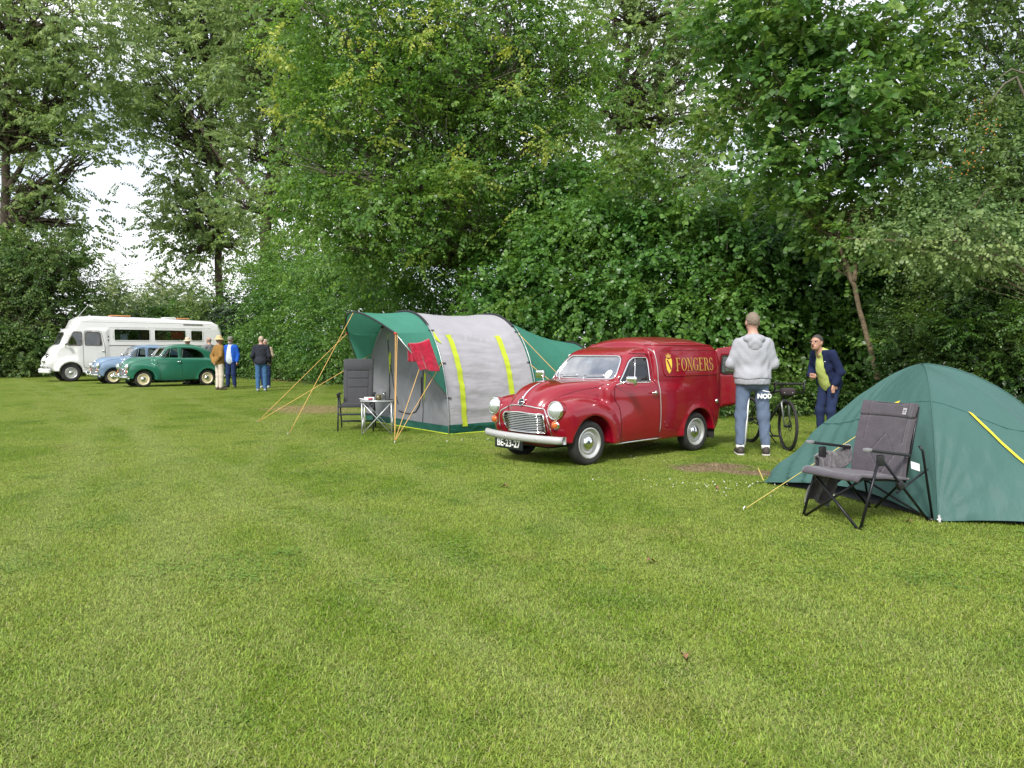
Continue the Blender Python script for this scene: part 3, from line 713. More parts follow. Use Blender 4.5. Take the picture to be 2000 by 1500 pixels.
    make('oak_tree', b, 'tall oak with a thick forked trunk beside the yellowing hornbeam', [lobe(560, 60, Y, 110, 90, 4), lobe(500, 170, Y, 80, 70, 4), lobe(590, 180, Y, 90, 70, 4), lobe(500, 290, Y, 60, 45, 3), lobe(580, 320, Y, 80, 60, 3.5), lobe(480, 60, Y, 90, 70, 4), lobe(590, 430, Y, 90, 60, 3.5), lobe(560, -60, Y, 150, 90, 5), lobe(470, 400, Y, 40, 30, 2), lobe(640, 300, Y, 60, 90, 3)],
         oak, bark, 2900, 'oak', 260, 'oakc', stems=[([b, P(520, 560, Y), P(521, 420, Y), P(528, 330, Y), P(545, 200, Y), P(570, 50, Y)], .50, .16), ([P(520, 410, Y), P(480, 365, Y + .8), P(430, 310, Y + 1.6), P(370, 215, Y + 2.4), P(300, 130, Y + 3)], .20, .04)], limb=.09, seed=6, clump=.95, per=16, roll=1.5)
    # ---- low growth behind the camper, pale conifers beyond
    for i, (px, py, Y, rx, ry, m, lab) in enumerate([(240, 640, 50, 70, 62, beech_far, 'dull green hedge bush behind the front half of the white camper'), (335, 632, 51, 75, 66, hedge, 'mid green hedge bush above the rear half of the white camper'), (415, 625, 49, 60, 80, beech_far, 'green hedge bush at the rear corner of the white camper'), (478, 640, 45, 48, 95, yew, 'nearly black yew bush behind the man in the blue jacket')]):
        make('hedge_bush', G(px, 733), lab, [lobe(px, py, Y, rx, ry, 2.6), lobe(px - rx * .4, py + 40, Y - 1, rx * .8, ry * .6, 2), lobe(px + rx * .5, py + 45, Y - 1.5, rx * .7, ry * .6, 2)], m, bark, 750, 'hedge', 260, 'oakc', 'bush', GB, seed=20 + i, size=(1.3, 2.0))
    for i, (px, top, lab) in enumerate([(228, 520, 'pale pointed conifer far beyond the camper roof'), (308, 523, 'pale conifer tip above the middle of the camper roof'), (372, 540, 'pale feathery tree far behind the camper, next to the oak trunk')]):
        make('conifer_tree', G(px, 712), lab, [lobe(px, (top + 620) / 2 + 12, 72, 26, 50, 1.2), lobe(px, top + 20, 72, 9, 24, .5), lobe(px, 600, 71, 44, 28, 2)], pale, bark_g, 420, 'pale', 100, 'oakc', 'tree', GT, seed=30 + i, outward=.9, size=(.9, 1.5))
    # ---- hedge from the people to the tent
    HB = [(520, 610, 40, 62, 110, hedge, 'tall hedge bush right behind the two men talking'), (590, 620, 37, 66, 110, hedge, 'leafy hedge bush above the white water post'), (660, 615, 33, 70, 120, hedge, 'hedge bush behind the wooden stake and the guy ropes'), (560, 520, 42, 80, 70, horn, 'upper hedge growth between the oak trunk and the hornbeam'), (740, 610, 29, 75, 120, hedge, 'hedge bush behind the green tent canopy'), (680, 510, 35, 80, 60, horn, 'loose upper hedge growth left of the hornbeam trunk'), (840, 600, 25.5, 80, 100, hedge, 'shaded hedge bush above the grey tent roof')]
    for i, (px, py, Y, rx, ry, m, lab) in enumerate(HB):
        b = G(px, 685 + 2130 / Y)
        make('hedge_bush', b, lab, [lobe(px, py, Y + .8, rx, ry, 2.2), lobe(px - rx * .45, py + ry * .45, Y, rx * .75, ry * .6, 1.6), lobe(px + rx * .4, py + ry * .5, Y - .3, rx * .7, ry * .55, 1.5), lobe(px + rx * .1, py - ry * .5, Y + .6, rx * .7, ry * .5, 1.6)], m, bark, 1250, 'hedge', 420, 'hedgec', 'bush', GB, seed=40 + i, size=(.9, 1.5), clump=.45, per=10)
    # ---- the big hornbeam of the middle, turning yellow at the tips
    b = G(908, 775); Y = 25
    L = [lobe(620, 60, Y, 100, 110, 3), lobe(740, 40, Y - 1, 120, 120, 3), lobe(880, 60, Y - 1, 130, 120, 3.2), lobe(1020, 60, Y, 130, 130, 3), lobe(640, 220, Y - .5, 110, 100, 2.8), lobe(780, 230, Y - 1.5, 130, 110, 3), lobe(930, 240, Y - 1, 130, 110, 3), lobe(1080, 230, Y, 110, 120, 2.8), lobe(640, 370, Y - .8, 100, 80, 2.5), lobe(760, 390, Y - 2, 120, 90, 2.8), lobe(890, 400, Y - 2.2, 120, 80, 2.6), lobe(1030, 380, Y - 1, 120, 90, 2.6), lobe(700, 480, Y - 1, 90, 60, 2), lobe(880, 470, Y - 2, 100, 50, 2), lobe(1130, 130, Y + 1, 90, 100, 2.5), lobe(1010, 480, Y - 1, 90, 50, 2), lobe(760, -130, Y, 200, 120, 4), lobe(1000, -120, Y, 180, 110, 4), lobe(720, 330, Y + 2.5, 130, 110, 1.5), lobe(850, 300, Y + 2.5, 150, 130, 1.5), lobe(970, 320, Y + 2.5, 140, 120, 1.5), lobe(800, 150, Y + 2.5, 170, 110, 1.5), lobe(960, 150, Y + 2.5, 150, 110, 1.5), lobe(850, 450, Y + 1.5, 130, 90, 1.5), lobe(700, 150, Y + 2.5, 110, 110, 1.5)]
    rr = random.Random(8); acc = []
    YS = [(850, 30, 34, 14), (820, 75, 24, 12), (835, 45, 16, 30), (700, 125, 50, 14), (712, 160, 36, 12), (890, 20, 24, 16), (1010, 85, 22, 16), (1005, 165, 24, 12), (640, 250, 30, 12), (740, 265, 30, 14), (930, 345, 44, 14), (890, 330, 28, 12), (900, 385, 36, 12), (1070, 275, 28, 24), (1075, 300, 14, 18), (560, 215, 30, 22), (545, 110, 22, 24), (760, 15, 22, 14), (985, 440, 5, 20), (815, 500, 14, 10), (530, 90, 20, 18), (690, 60, 30, 12)]
    for (px, py, rx, ry) in YS: acc.append(lobe(px, py, Y - 3.6, rx, ry, .5))
    make('hornbeam_tree', b, 'big broad hornbeam in the middle with yellowing twig tips', L, horn, bark_g, 10500, 'horn', 3600, 'hornc', stems=[([b, P(906, 640, Y), P(903, 520, Y), P(897, 400, Y), P(880, 240, Y), P(850, 0, Y)], .26, .08), ([P(906, 600, Y), P(930, 500, Y), P(960, 350, Y), P(1000, 100, Y)], .13, .05), ([P(897, 380, Y), P(850, 200, Y), P(800, 40, Y)], .09, .04)], limb=.06, seed=9, clump=.55, per=16, accents=[(acc, 260, 'horn', yellow, 'yellow_foliage')])
    # ---- background oak showing sky between hornbeam and maple
    b = G(1200, 760); Y = 33
    make('oak_tree', b, 'airy oak in the gap between the hornbeam and the maple', [lobe(1180, 40, Y, 90, 60, 3), lobe(1250, 120, Y, 80, 70, 3), lobe(1180, 190, Y, 90, 70, 3), lobe(1290, 30, Y, 80, 60, 3), lobe(1270, 250, Y, 80, 70, 3), lobe(1170, 330, Y, 100, 80, 3), lobe(1230, -70, Y, 140, 60, 3), lobe(1270, 380, Y, 110, 80, 3), lobe(1350, 320, Y, 70, 60, 3), lobe(1345, 160, Y, 60, 70, 2.5), lobe(1370, 60, Y, 60, 70, 2.5), lobe(1420, 240, Y, 80, 80, 2.5), lobe(1380, 420, Y, 90, 70, 3)], oak, bark, 2300, 'oak', 220, 'oakc', stems=[([b, P(1205, 500, Y), P(1210, 250, Y), P(1230, 50, Y)], .3, .08)], limb=.06, seed=10, size=(.6, .95), clump=.6, per=14)
    # ---- hazels behind the van and the men
    HZ = [(985, 600, 21.5, 75, 90, hazel, 'low hazel bush between the tent roof and the red van'), (1085, 560, 20.5, 90, 130, hazel, 'hazel bush above the rear end of the green tent'), (1190, 520, 19.6, 95, 170, hazel, 'tall hazel with bright upright shoots above the red van cab'), (1300, 540, 18.6, 100, 200, hazel, 'dense hazel behind the cargo box of the red van'), (1410, 560, 18.0, 95, 190, hazel, 'dense hazel behind the man in the grey hoodie'), (1520, 580, 18.4, 95, 190, hazel, 'shaded hazel between the two standing men'), (1625, 610, 18.2, 95, 180, hazel, 'dark hazel behind the leaning man and slender trunk'), (1720, 560, 18.6, 95, 150, hazel, 'shaded hazel right of the slender tan trunk'), (1840, 500, 18.2, 110, 150, hazel, 'shaded hazel behind the arching cherry branch'), (1950, 480, 17.6, 110, 160, hazel, 'shaded hazel at the right edge behind the orange fruit'), (1480, 440, 20.5, 110, 110, hazel, 'upper hazel growth under the maple crown'), (1110, 400, 22.5, 110, 90, hazel, 'upper hazel growth beside the hornbeam crown')]
    for i, (px, py, Y, rx, ry, m, lab) in enumerate(HZ):
        b = G(px, 685 + 2130 / Y); k = 1500 / Y
        low = (min(G(px, 685 + 2130 / Y).z, 0) + .55)
        L = [lobe(px, py, Y + .7, rx, ry, 1.7), lobe(px - rx * .5, py + ry * .35, Y, rx * .7, ry * .55, 1.2), lobe(px + rx * .45, py + ry * .3, Y - .2, rx * .7, ry * .55, 1.2), lobe(px - rx * .2, py - ry * .55, Y + .4, rx * .75, ry * .42, 1.2), lobe(px + rx * .4, py - ry * .45, Y + .5, rx * .65, ry * .45, 1.2)]
        if i != 7: L += [(b.x - .5, b.y - .15, .75, .9, .8, .85), (b.x + .6, b.y, .75, .9, .8, .85)]
        make('hazel_bush', b, lab, L, m, bark_g, 1350, 'hazel', 520, 'hazelc', 'bush', GB, seed=60 + i, outward=.6, sag=.25, clump=.34, per=9, accents=([([lobe(1255, 215, 18.8, 12, 50, .25), lobe(1275, 290, 18.8, 40, 40, .5), lobe(1205, 330, 18.8, 40, 45, .5), lobe(1245, 330, 18.6, 60, 30, .5), lobe(1290, 330, 18.5, 30, 60, .5)], 150, 'hazel', hazel_l, 'young_shoots')] if i == 2 else [([lobe(1365, 235, 16.6, 24, 30, .4), lobe(1390, 300, 16.6, 34, 22, .4), lobe(1000, 590, 17, 30, 16, .4)], 46, 'hazel', hazel_l, 'young_shoots')] if i == 4 else ()))
    # ---- maple with the slender tan trunk
    Y = 15.8; b = G(1728, 685 + 2130 / 14.7)
    L = [lobe(1400, 60, Y + 1, 90, 80, 1.4), lobe(1500, 60, Y, 100, 90, 1.5), lobe(1620, 50, Y - .4, 110, 100, 1.6), lobe(1740, 70, Y, 90, 90, 1.4), lobe(1430, 190, Y + .6, 80, 70, 1.3), lobe(1540, 190, Y - .4, 100, 80, 1.4), lobe(1660, 190, Y - .8, 110, 80, 1.5), lobe(1780, 200, Y - .2, 70, 70, 1.2), lobe(1500, 300, Y, 90, 60, 1.2), lobe(1620, 300, Y - .8, 100, 60, 1.2), lobe(1730, 300, Y - .6, 80, 60, 1.1), lobe(1560, 390, Y, 80, 45, 1.0), lobe(1670, 400, Y - .6, 80, 45, 1.0), lobe(1560, -90, Y, 200, 90, 2.2), lobe(1640, 470, Y - .2, 60, 40, .9), lobe(1740, 390, Y - .2, 60, 50, 1.0)]
    Y = 14.7
    make('maple_tree', b, 'maple with lobed leaves on a slender tan trunk right of the men', L, maple_m, bark_t, 1750, 'maple', 700, 'hazelc', stems=[([b, P(1712, 725, Y), P(1690, 650, Y), P(1668, 560, Y + .1), P(1640, 480, Y + .4), P(1615, 370, Y + 1.0), P(1562, 250, Y + 1.7), P(1505, 60, Y + 2.0)], .062, .028), ([P(1668, 550, Y + .1), P(1672, 480, Y + .4), P(1652, 290, Y + 1.5), P(1640, 20, Y + 2.0)], .048, .025)], limb=.018, seed=12, outward=.6, sag=.12, clump=.34, per=12,
         accents=[([lobe(1545, 345, 14.6, 30, 14, .3), lobe(1600, 365, 14.6, 36, 14, .3), lobe(1850, 60, 14.4, 20, 22, .3), lobe(1800, 90, 14.4, 50, 34, .4), lobe(1845, 120, 14.2, 24, 34, .3), lobe(1662, 600, 14.35, 26, 20, .2), lobe(1705, 520, 14.3, 30, 24, .2), lobe(1640, 440, 14.3, 34, 24, .2), lobe(1700, 670, 14.3, 22, 14, .2)], 66, 'hazel', hazel_l, 'young_shoots')])
    # the nearest lobed leaves, one by one
    mt = bpy.data.objects['maple_tree']; lv, lt = leaf_template('maple'); proto = None; r7 = random.Random(21)
    for _ in range(220):
        l_ = r7.choice(L[:13]); a = Vector((r7.gauss(0, .5), -1, r7.gauss(0, .5))).normalized(); p = Vector((l_[0] + a.x * l_[3], l_[1] + a.y * l_[4] - .12, l_[2] + a.z * l_[5])) - b
        if proto is None: q = proto = fast_mesh('leaf', lv, lt, maple_m, mt)
        else: q = proto.copy(); COL.objects.link(q)
        q.location = p; q.rotation_euler = (r7.gauss(.5, .45), r7.gauss(.3, .45), r7.uniform(0, 6.28)); q.scale = (r7.uniform(.09, .135),) * 3
    # ---- right edge
    Y = 14.2; b = G(2040, 685 + 2130 / Y)
    make('plum_tree', b, 'tree at the right edge carrying small orange fruit', [lobe(1880, 60, Y + 1.5, 100, 90, 1.5), lobe(1990, 60, Y + 1, 100, 100, 1.6), lobe(1900, 180, Y + .6, 90, 80, 1.3), lobe(2010, 190, Y, 90, 90, 1.4), lobe(1890, 290, Y, 90, 70, 1.2), lobe(1990, 310, Y - .4, 80, 70, 1.1), lobe(1860, 380, Y - .1, 80, 60, 1.0), lobe(1970, 410, Y - .6, 80, 60, 1.0), lobe(2080, 300, Y, 90, 150, 1.5), lobe(1950, -80, Y + 1, 180, 80, 2), lobe(1830, 450, Y, 60, 50, 1)],
         right_m, bark_g, 2700, 'plum', 640, 'hollyc', stems=[([b, P(2040, 500, Y + 1), P(2030, 250, Y + 1.5), P(1980, 30, Y + 2)], .07, .03), ([P(2020, 230, Y - 1.2), P(1985, 150, Y - 1.3), P(1960, 165, Y - 1.3), P(1930, 205, Y - 1.3)], .03, .008), ([P(2020, 150, Y - 1.2), P(1975, 135, Y - 1.3), P(1940, 160, Y - 1.3)], .025, .006)], limb=.03, seed=13, size=(.9, 1.6), clump=.35, per=12)
    fr = MB(); r5 = random.Random(3)
    tr = bpy.data.objects['plum_tree']
    for _ in range(42):
        px, py = r5.choice([(1895, 225), (1910, 250), (1925, 255), (1890, 300), (1920, 290), (1950, 240), (1905, 330), (1860, 330)]); p = P(px + r5.gauss(0, 12), py + r5.gauss(0, 10), Y - 1.4 + r5.uniform(-.2, .2)); fr.ball(p - b, .014, 6, 5)
    fr.build('fruit', mat('orange_fruit', (.42, .17, .025), .5), tr)['kind'] = 'stuff'
    Y = 12.6
    HL = [(1822, 640, 13.6, 75, 150, 'dark glossy holly behind the peak of the dome tent'), (1905, 650, 12.6, 85, 160, 'dark holly with bright leaf tips behind the dome tent'), (2020, 640, 12.0, 90, 170, 'dark holly at the right edge above the yellow tent strap')]
    for i, (px, py, Y, rx, ry, lab) in enumerate(HL):
        b = G(px, 685 + 2130 / Y)
        make('holly_bush', b, lab, [lobe(px, py, Y + .5, rx, ry, 1.0), lobe(px - rx * .4, py + ry * .4, Y, rx * .75, ry * .5, .8), lobe(px + rx * .4, py + ry * .45, Y - .1, rx * .7, ry * .5, .8), lobe(px + rx * .2, py - ry * .4, Y + .2, rx * .75, ry * .5, .8), (b.x, b.y, .7, .8, .7, .8)], holly_m, bark_g, 2300, 'holly', 600, 'hollyc', 'bush', GB, seed=80 + i, size=(.8, 1.5),
             accents=[([lobe(px - 20, py - 20, Y - .75, 50, 40, .3), lobe(px + 30, py + 70, Y - .75, 40, 34, .3)], 120, 'holly', hazel_l, 'young_shoots')])
    # the cherry-like bush reaching out over the holly, pale leaves on pinkish twigs
    Y = 11.4; b = G(2090, 685 + 2130 / Y)
    make('cherry_bush', b, 'arching branch of pale oval leaves on pinkish twigs over the holly', [lobe(1680, 465, Y, 40, 12, .35), lobe(1745, 455, Y, 55, 18, .4), lobe(1810, 440, Y, 50, 26, .4), lobe(1880, 425, Y, 55, 36, .5), lobe(1760, 490, Y, 60, 20, .4), lobe(1850, 480, Y, 70, 26, .5), lobe(1940, 450, Y, 50, 40, .5), lobe(1900, 510, Y, 60, 24, .5), lobe(2000, 500, Y + .3, 60, 50, .6)], sprig_m, mat('twig_pink', (.16, .11, .075), .8), 420, 'sprig', 20, 'hollyc', 'bush', GB, stems=[([b, P(2060, 600, Y), P(1990, 520, Y), P(1880, 470, Y), P(1760, 470, Y), P(1650, 465, Y)], .03, .006), ([P(1985, 515, Y), P(1900, 410, Y), P(1925, 372, Y - .2), P(1945, 363, Y - .3)], .012, .004)], limb=.006, per=2, seed=90, outward=.7)
    # ---- nettles and herbs along the foot of the hedge
    NT = [(1560, 800, 17.2, 1.1, 'nettles growing behind the bicycle front wheel'), (1500, 805, 17.0, .9, 'low weeds behind the bicycle bag'), (1400, 815, 16.6, .9, 'weeds behind the open rear door of the van'), (600, 741, 35.5, 1.6, 'weeds round the foot of the wooden stake'), (545, 737, 38.5, 1.6, 'weeds at the foot of the white water post'), (1640, 800, 17.4, 1.2, 'weeds behind the leaning man, left of the dome tent')]
    for i, (px, py, Y, w, lab) in enumerate(NT):
        b = G(px, 685 + 2130 / Y); t = Tree('nettle_clump', b, lab, 'plant', 'weeds at the foot of the hedge', 100 + i)
        V, T = crown(t, [(b.x + dx, b.y + dy, .28, w * .55, .6, .5) for dx, dy in ((-w * .5, 0), (w * .5, .1), (0, -.2))], 420, SP['nettle'], outward=.5, shell=(.2, 1), size=(.9, 1.6) if Y < 30 else (1.6, 2.4), sag=-.2)
        for _ in range(14): a = b + Vector((t.rn.gauss(0, w * .5), t.rn.gauss(0, .3), 0)); t.wood.tube([a - b, a - b + Vector((t.rn.gauss(0, .05), 0, .5))], .006, 4)
        t.finish([V], [T], nettle_m, bark_g, 'foliage')
    print('leaf triangles', TRI[0])
# ------------------------------------------------------------------ the vintage cars: front axle at x = 0, nose towards +x, left side +y
def ip(v, xs, ys):
    """smooth interpolation through a few stations"""
    xs = np.array(xs, float); ys = np.array(ys, float); m = np.gradient(ys, xs) if len(xs) > 2 else np.full(2, (ys[1] - ys[0]) / (xs[1] - xs[0])); dx, dy = [], []
    for i in range(len(xs) - 1):
        h = xs[i + 1] - xs[i]; t = np.linspace(0, 1, 9)[:-1]; dx += list(xs[i] + h * t)
        dy += list((2 * t ** 3 - 3 * t ** 2 + 1) * ys[i] + (t ** 3 - 2 * t ** 2 + t) * h * m[i] + (-2 * t ** 3 + 3 * t ** 2) * ys[i + 1] + (t ** 3 - t ** 2) * h * m[i + 1])
    return np.interp(v, dx + [xs[-1]], dy + [ys[-1]]).astype(np.float32)
def soft(pts, n=1):
    for _ in range(n):
        pts = [q for a, b in zip(pts, pts[1:] + pts[:1]) for q in ((a[0] * .8 + b[0] * .2, a[1] * .8 + b[1] * .2), (a[0] * .2 + b[0] * .8, a[1] * .2 + b[1] * .8))]
    return pts
BONNET = [(-.62, .40), (-.62, 1.075), (-.37, 1.072), (-.1, 1.062), (.12, 1.042), (.27, 1.005), (.38, .95), (.47, .88), (.535, .80), (.57, .72), (.575, .60), (.56, .38), (.45, .33), (0, .33)]
WING = [(.40, -.1), (.44, .34), (.485, .45), (.525, .58), (.525, .68), (.485, .78), (.36, .855), (.14, .885), (-.1, .87), (-.3, .82), (-.48, .73), (-.60, .55), (-.64, .30), (-.62, -.1)]
TUB_V = [(-.35, .2), (-.35, .98), (-.50, 1.06), (-1.3, 1.06), (-2.7, 1.0), (-2.82, .7), (-2.72, .3), (-2.6, .2)]
TUB_S = [(-.35, .2), (-.35, .98), (-.50, 1.06), (-1.3, 1.05), (-2.2, 1.02), (-2.55, .98), (-2.80, .82), (-2.93, .62), (-2.95, .40), (-2.8, .2)]
CAB_V = [(-.50, .9), (-.53, 1.075), (-.80, 1.405), (-.90, 1.47), (-1.06, 1.515), (-1.3, 1.53), (-1.42, 1.5), (-1.42, .9)]
CAB_S = [(-.50, .9), (-.53, 1.075), (-.80, 1.405), (-.92, 1.47), (-1.25, 1.53), (-1.65, 1.53), (-2.0, 1.47), (-2.28, 1.35), (-2.5, 1.18), (-2.66, 1.0), (-2.7, .9)]
BOX_V = [(-1.255, .2), (-1.255, 1.535), (-1.29, 1.61), (-1.48, 1.665), (-1.9, 1.68), (-2.35, 1.675), (-2.62, 1.635), (-2.755, 1.55), (-2.82, 1.2), (-2.85, .8), (-2.79, .5), (-2.72, .3), (-2.65, .2)]
def circ(c, r, n=24): return [(c[0] + r * math.cos(2 * math.pi * k / n), c[1] + r * math.sin(2 * math.pi * k / n)) for k in range(n)]
BONNET = soft(BONNET, 2); WING = soft(WING, 2); CAB_V = soft(CAB_V); CAB_S = soft(CAB_S); BOX_V = soft(BOX_V)
def minor_solid(x, y, z, van):
    Y = np.abs(y)
    bon = smax(poly2(x, z, BONNET), Y - ip(x, [-.6, -.3, 0, .3, .57], [.64, .56, .48, .40, .34]), .22)
    rid = length(np.maximum(np.abs(x - .30) - .22, 0), Y * 1.5, z - ip(x, [.0, .12, .27, .38, .47, .535, .57], [1.05, 1.04, 1.003, .948, .878, .798, .72])) - .018
    bon = smin(bon, rid, .03)
    wing = smax(poly2(x, z, WING), np.abs(Y - .525) - .24, .24)
    tub = smax(poly2(x, z, TUB_V if van else TUB_S), Y - ip(z, [.2, .45, .8, .95, 1.05], [.655, .705, .72, .712, .685]) * ip(x, [-2.95, -2.7, -2.3, -.6, -.35], [.8, .93, 1, 1, .95]), .10 if not van else .07)
    bul = ellip(x, Y, z, (-.66, .64, .48), (.46, .094, .28))
    xs = x + .12 * Y * Y
    if van: cab = smax(poly2(xs, z, CAB_V), Y - ip(z, [.9, 1.0, 1.1, 1.37, 1.47, 1.53], [.70, .69, .672, .612, .57, .50]), .10)
    else: cab = smax(poly2(x + .12 * Y * Y * np.clip((x + 2.2) / .8, -.9, 1), z, CAB_S), Y - ip(z, [.9, 1.0, 1.1, 1.37, 1.47, 1.53], [.70, .69, .672, .612, .57, .50]) * ip(x, [-2.55, -2.1, -1.3], [.80, .93, 1]), .14)
    d = smin(tub, cab, .02)
    if van:
        box = smax(poly2(x, z + .22 * Y * Y, BOX_V), Y - ip(z, [.2, .45, .9, 1.3, 1.5, 1.6], [.67, .715, .732, .725, .69, .675]) * ip(x, [-2.85, -2.7, -2.4, -1.17], [.93, .985, 1, 1]), .06)
        d = smin(d, box, .012)
    d = smin(d, bul, .07)
    d = smin(d, bon, .05)
    d = smin(d, wing, .045)
    rw = smax(poly2(x, z, circ((-2.22, .28), .455)), np.abs(Y - .56) - .205, .16)
    d = smin(d, rw, .035)
    zb = ip(x, [-2.9, -2.4, -1.9, -.6, -.35, .3, .5], [.33, .29, .25, .24, .26, .30, .34])
    d = smax(d, zb - z, .02)
    wf = smax(length(x + .03, z - .285) - .358, .42 - Y, .02); wr = smax(length(x + 2.215, z - .29) - .345, .44 - Y, .02)
    d = smax(d, -wf, .018); d = smax(d, -wr, .018)
    return d
WS_OUT = rounded([(-.595, 1.085), (.595, 1.085), (.505, 1.395), (-.505, 1.395)], .10, 6)          # windscreen in (y, z)
DOOR_WIN = rounded([(-.60, 1.045), (-1.185, 1.035), (-1.19, 1.375), (-.92, 1.375), (-.83, 1.325)], .04)
QUARTER_WIN = rounded([(-1.30, 1.035), (-2.12, 1.05), (-2.04, 1.20), (-1.88, 1.31), (-1.64, 1.37), (-1.30, 1.375)], .06)
REAR_OPEN = rounded([(-.5, .45), (.5, .45), (.48, 1.33), (-.48, 1.33)], .06)
REAR_WIN = rounded([(-.36, 1.12), (.36, 1.12), (.30, 1.33), (-.30, 1.33)], .08)
def minor_shell(x, y, z, van):
    d = minor_solid(x, y, z, van); Y = np.abs(y)
    cav = np.maximum(np.maximum(d + (.035 if van else .06), .40 - z), np.maximum(x + .56, -2.73 - x))
    tun = ip(x, [-2.9, -.4], [0, 0])
    cav = np.maximum(cav, -(np.maximum(length(x + 2.215, z - .29) - .39, .40 - Y)))
    d = np.maximum(d, -cav)
    d = np.maximum(d, -np.maximum(poly2(y, z, WS_OUT), -1.0 - x))
    d = np.maximum(d, -np.maximum(poly2(x, z, DOOR_WIN), .42 - Y))
    if van: d = np.maximum(d, -np.maximum(poly2(y, z, REAR_OPEN), x + 2.62))
    else:
        d = np.maximum(d, -np.maximum(poly2(x, z, QUARTER_WIN), .40 - Y))
        d = np.maximum(d, -np.maximum(poly2(y, z, REAR_WIN), x + 1.9))
    return d

def wheel(parent, c, side, tyre_r, rim_mat, rim_r=.19, w=.075, cap_mat=None):
    """side = +1: outer face towards +y"""
    t = MB(); k = w; s = side
    t.lathe([(rim_r, -k * .8 * s), (rim_r + .03, -k * s), (tyre_r - .03, -k * s), (tyre_r - .006, -k * .75 * s), (tyre_r, -k * .4 * s), (tyre_r, k * .4 * s), (tyre_r - .006, k * .75 * s), (tyre_r - .025, k * s), (rim_r + .05, k * 1.08 * s), (rim_r + .015, k * .95 * s), (rim_r, k * .8 * s)], 40, 'y')
    o = t.build('wheel', M['rubber'], parent); o.location = c
    r = MB(); r.lathe([(rim_r + .012, k * .93 * s), (rim_r + .006, k * 1.02 * s), (rim_r - .012, k * .98 * s), (rim_r - .02, k * .62 * s), (rim_r - .045, k * .52 * s), (rim_r - .055, k * .66 * s), (rim_r - .075, k * .60 * s), (.095, k * .46 * s), (.02, k * .46 * s)], 40, 'y')
    r.build('rim', rim_mat, o)
    r = MB(); r.lathe([(.094, k * .47 * s), (.098, k * .62 * s), (.088, k * .82 * s), (.06, k * 1.02 * s), (.03, k * 1.12 * s), (.001, k * 1.15 * s)], 28, 'y')
    r.build('hubcap', cap_mat or M['chrome'], o)
    return o

M['rubber'] = mat('rubber', (.022, .021, .020), .75, var=.3, scale=9, bump=.002, bscale=40)
M['chrome'] = mat('chrome', (.80, .80, .80), .09, 1.0)
M['steel_paint'] = mat('silver_wheel_paint', (.55, .55, .54), .32, .55)
M['cream_paint'] = mat('cream_wheel_paint', (.72, .63, .40), .4)
M['black_rubber'] = mat('black_seal', (.012, .012, .012), .6)
M['black_plastic'] = mat('black_plastic', (.02, .02, .021), .45)
M['interior'] = mat('car_interior', (.05, .045, .04), .8, var=.2)
M['amber'] = mat('amber_lens', (.75, .16, .02), .12, coat=.6, trans=.25)
M['lamp_glass'] = mat('headlamp_glass', (.62, .66, .66), .12, .55, coat=1.0, bump=.003, bscale=30)
M['windscreen'] = glass_mat('windscreen_glass', (.26, .33, .40), .46)
M['side_glass'] = glass_mat('side_glass', (.40, .46, .46), .05)
M['white_print'] = mat('white_print', (.85, .85, .82), .5)
M['gold_print'] = mat('gold_print', (.56, .33, .07), .4)
M['yellow_print'] = mat('yellow_print', (.85, .60, .06), .4)
M['plate_black'] = mat('number_plate_black', (.012, .014, .02), .3, coat=.3)
M['shut_line'] = mat('shut_line', (.035, .006, .008), .8)
M['paper'] = mat('paper', (.82, .82, .80), .7)
def paint(name, col): return mat(name, col, .30, 0.0, coat=.75, var=.06, scale=2.5, spec=.35)

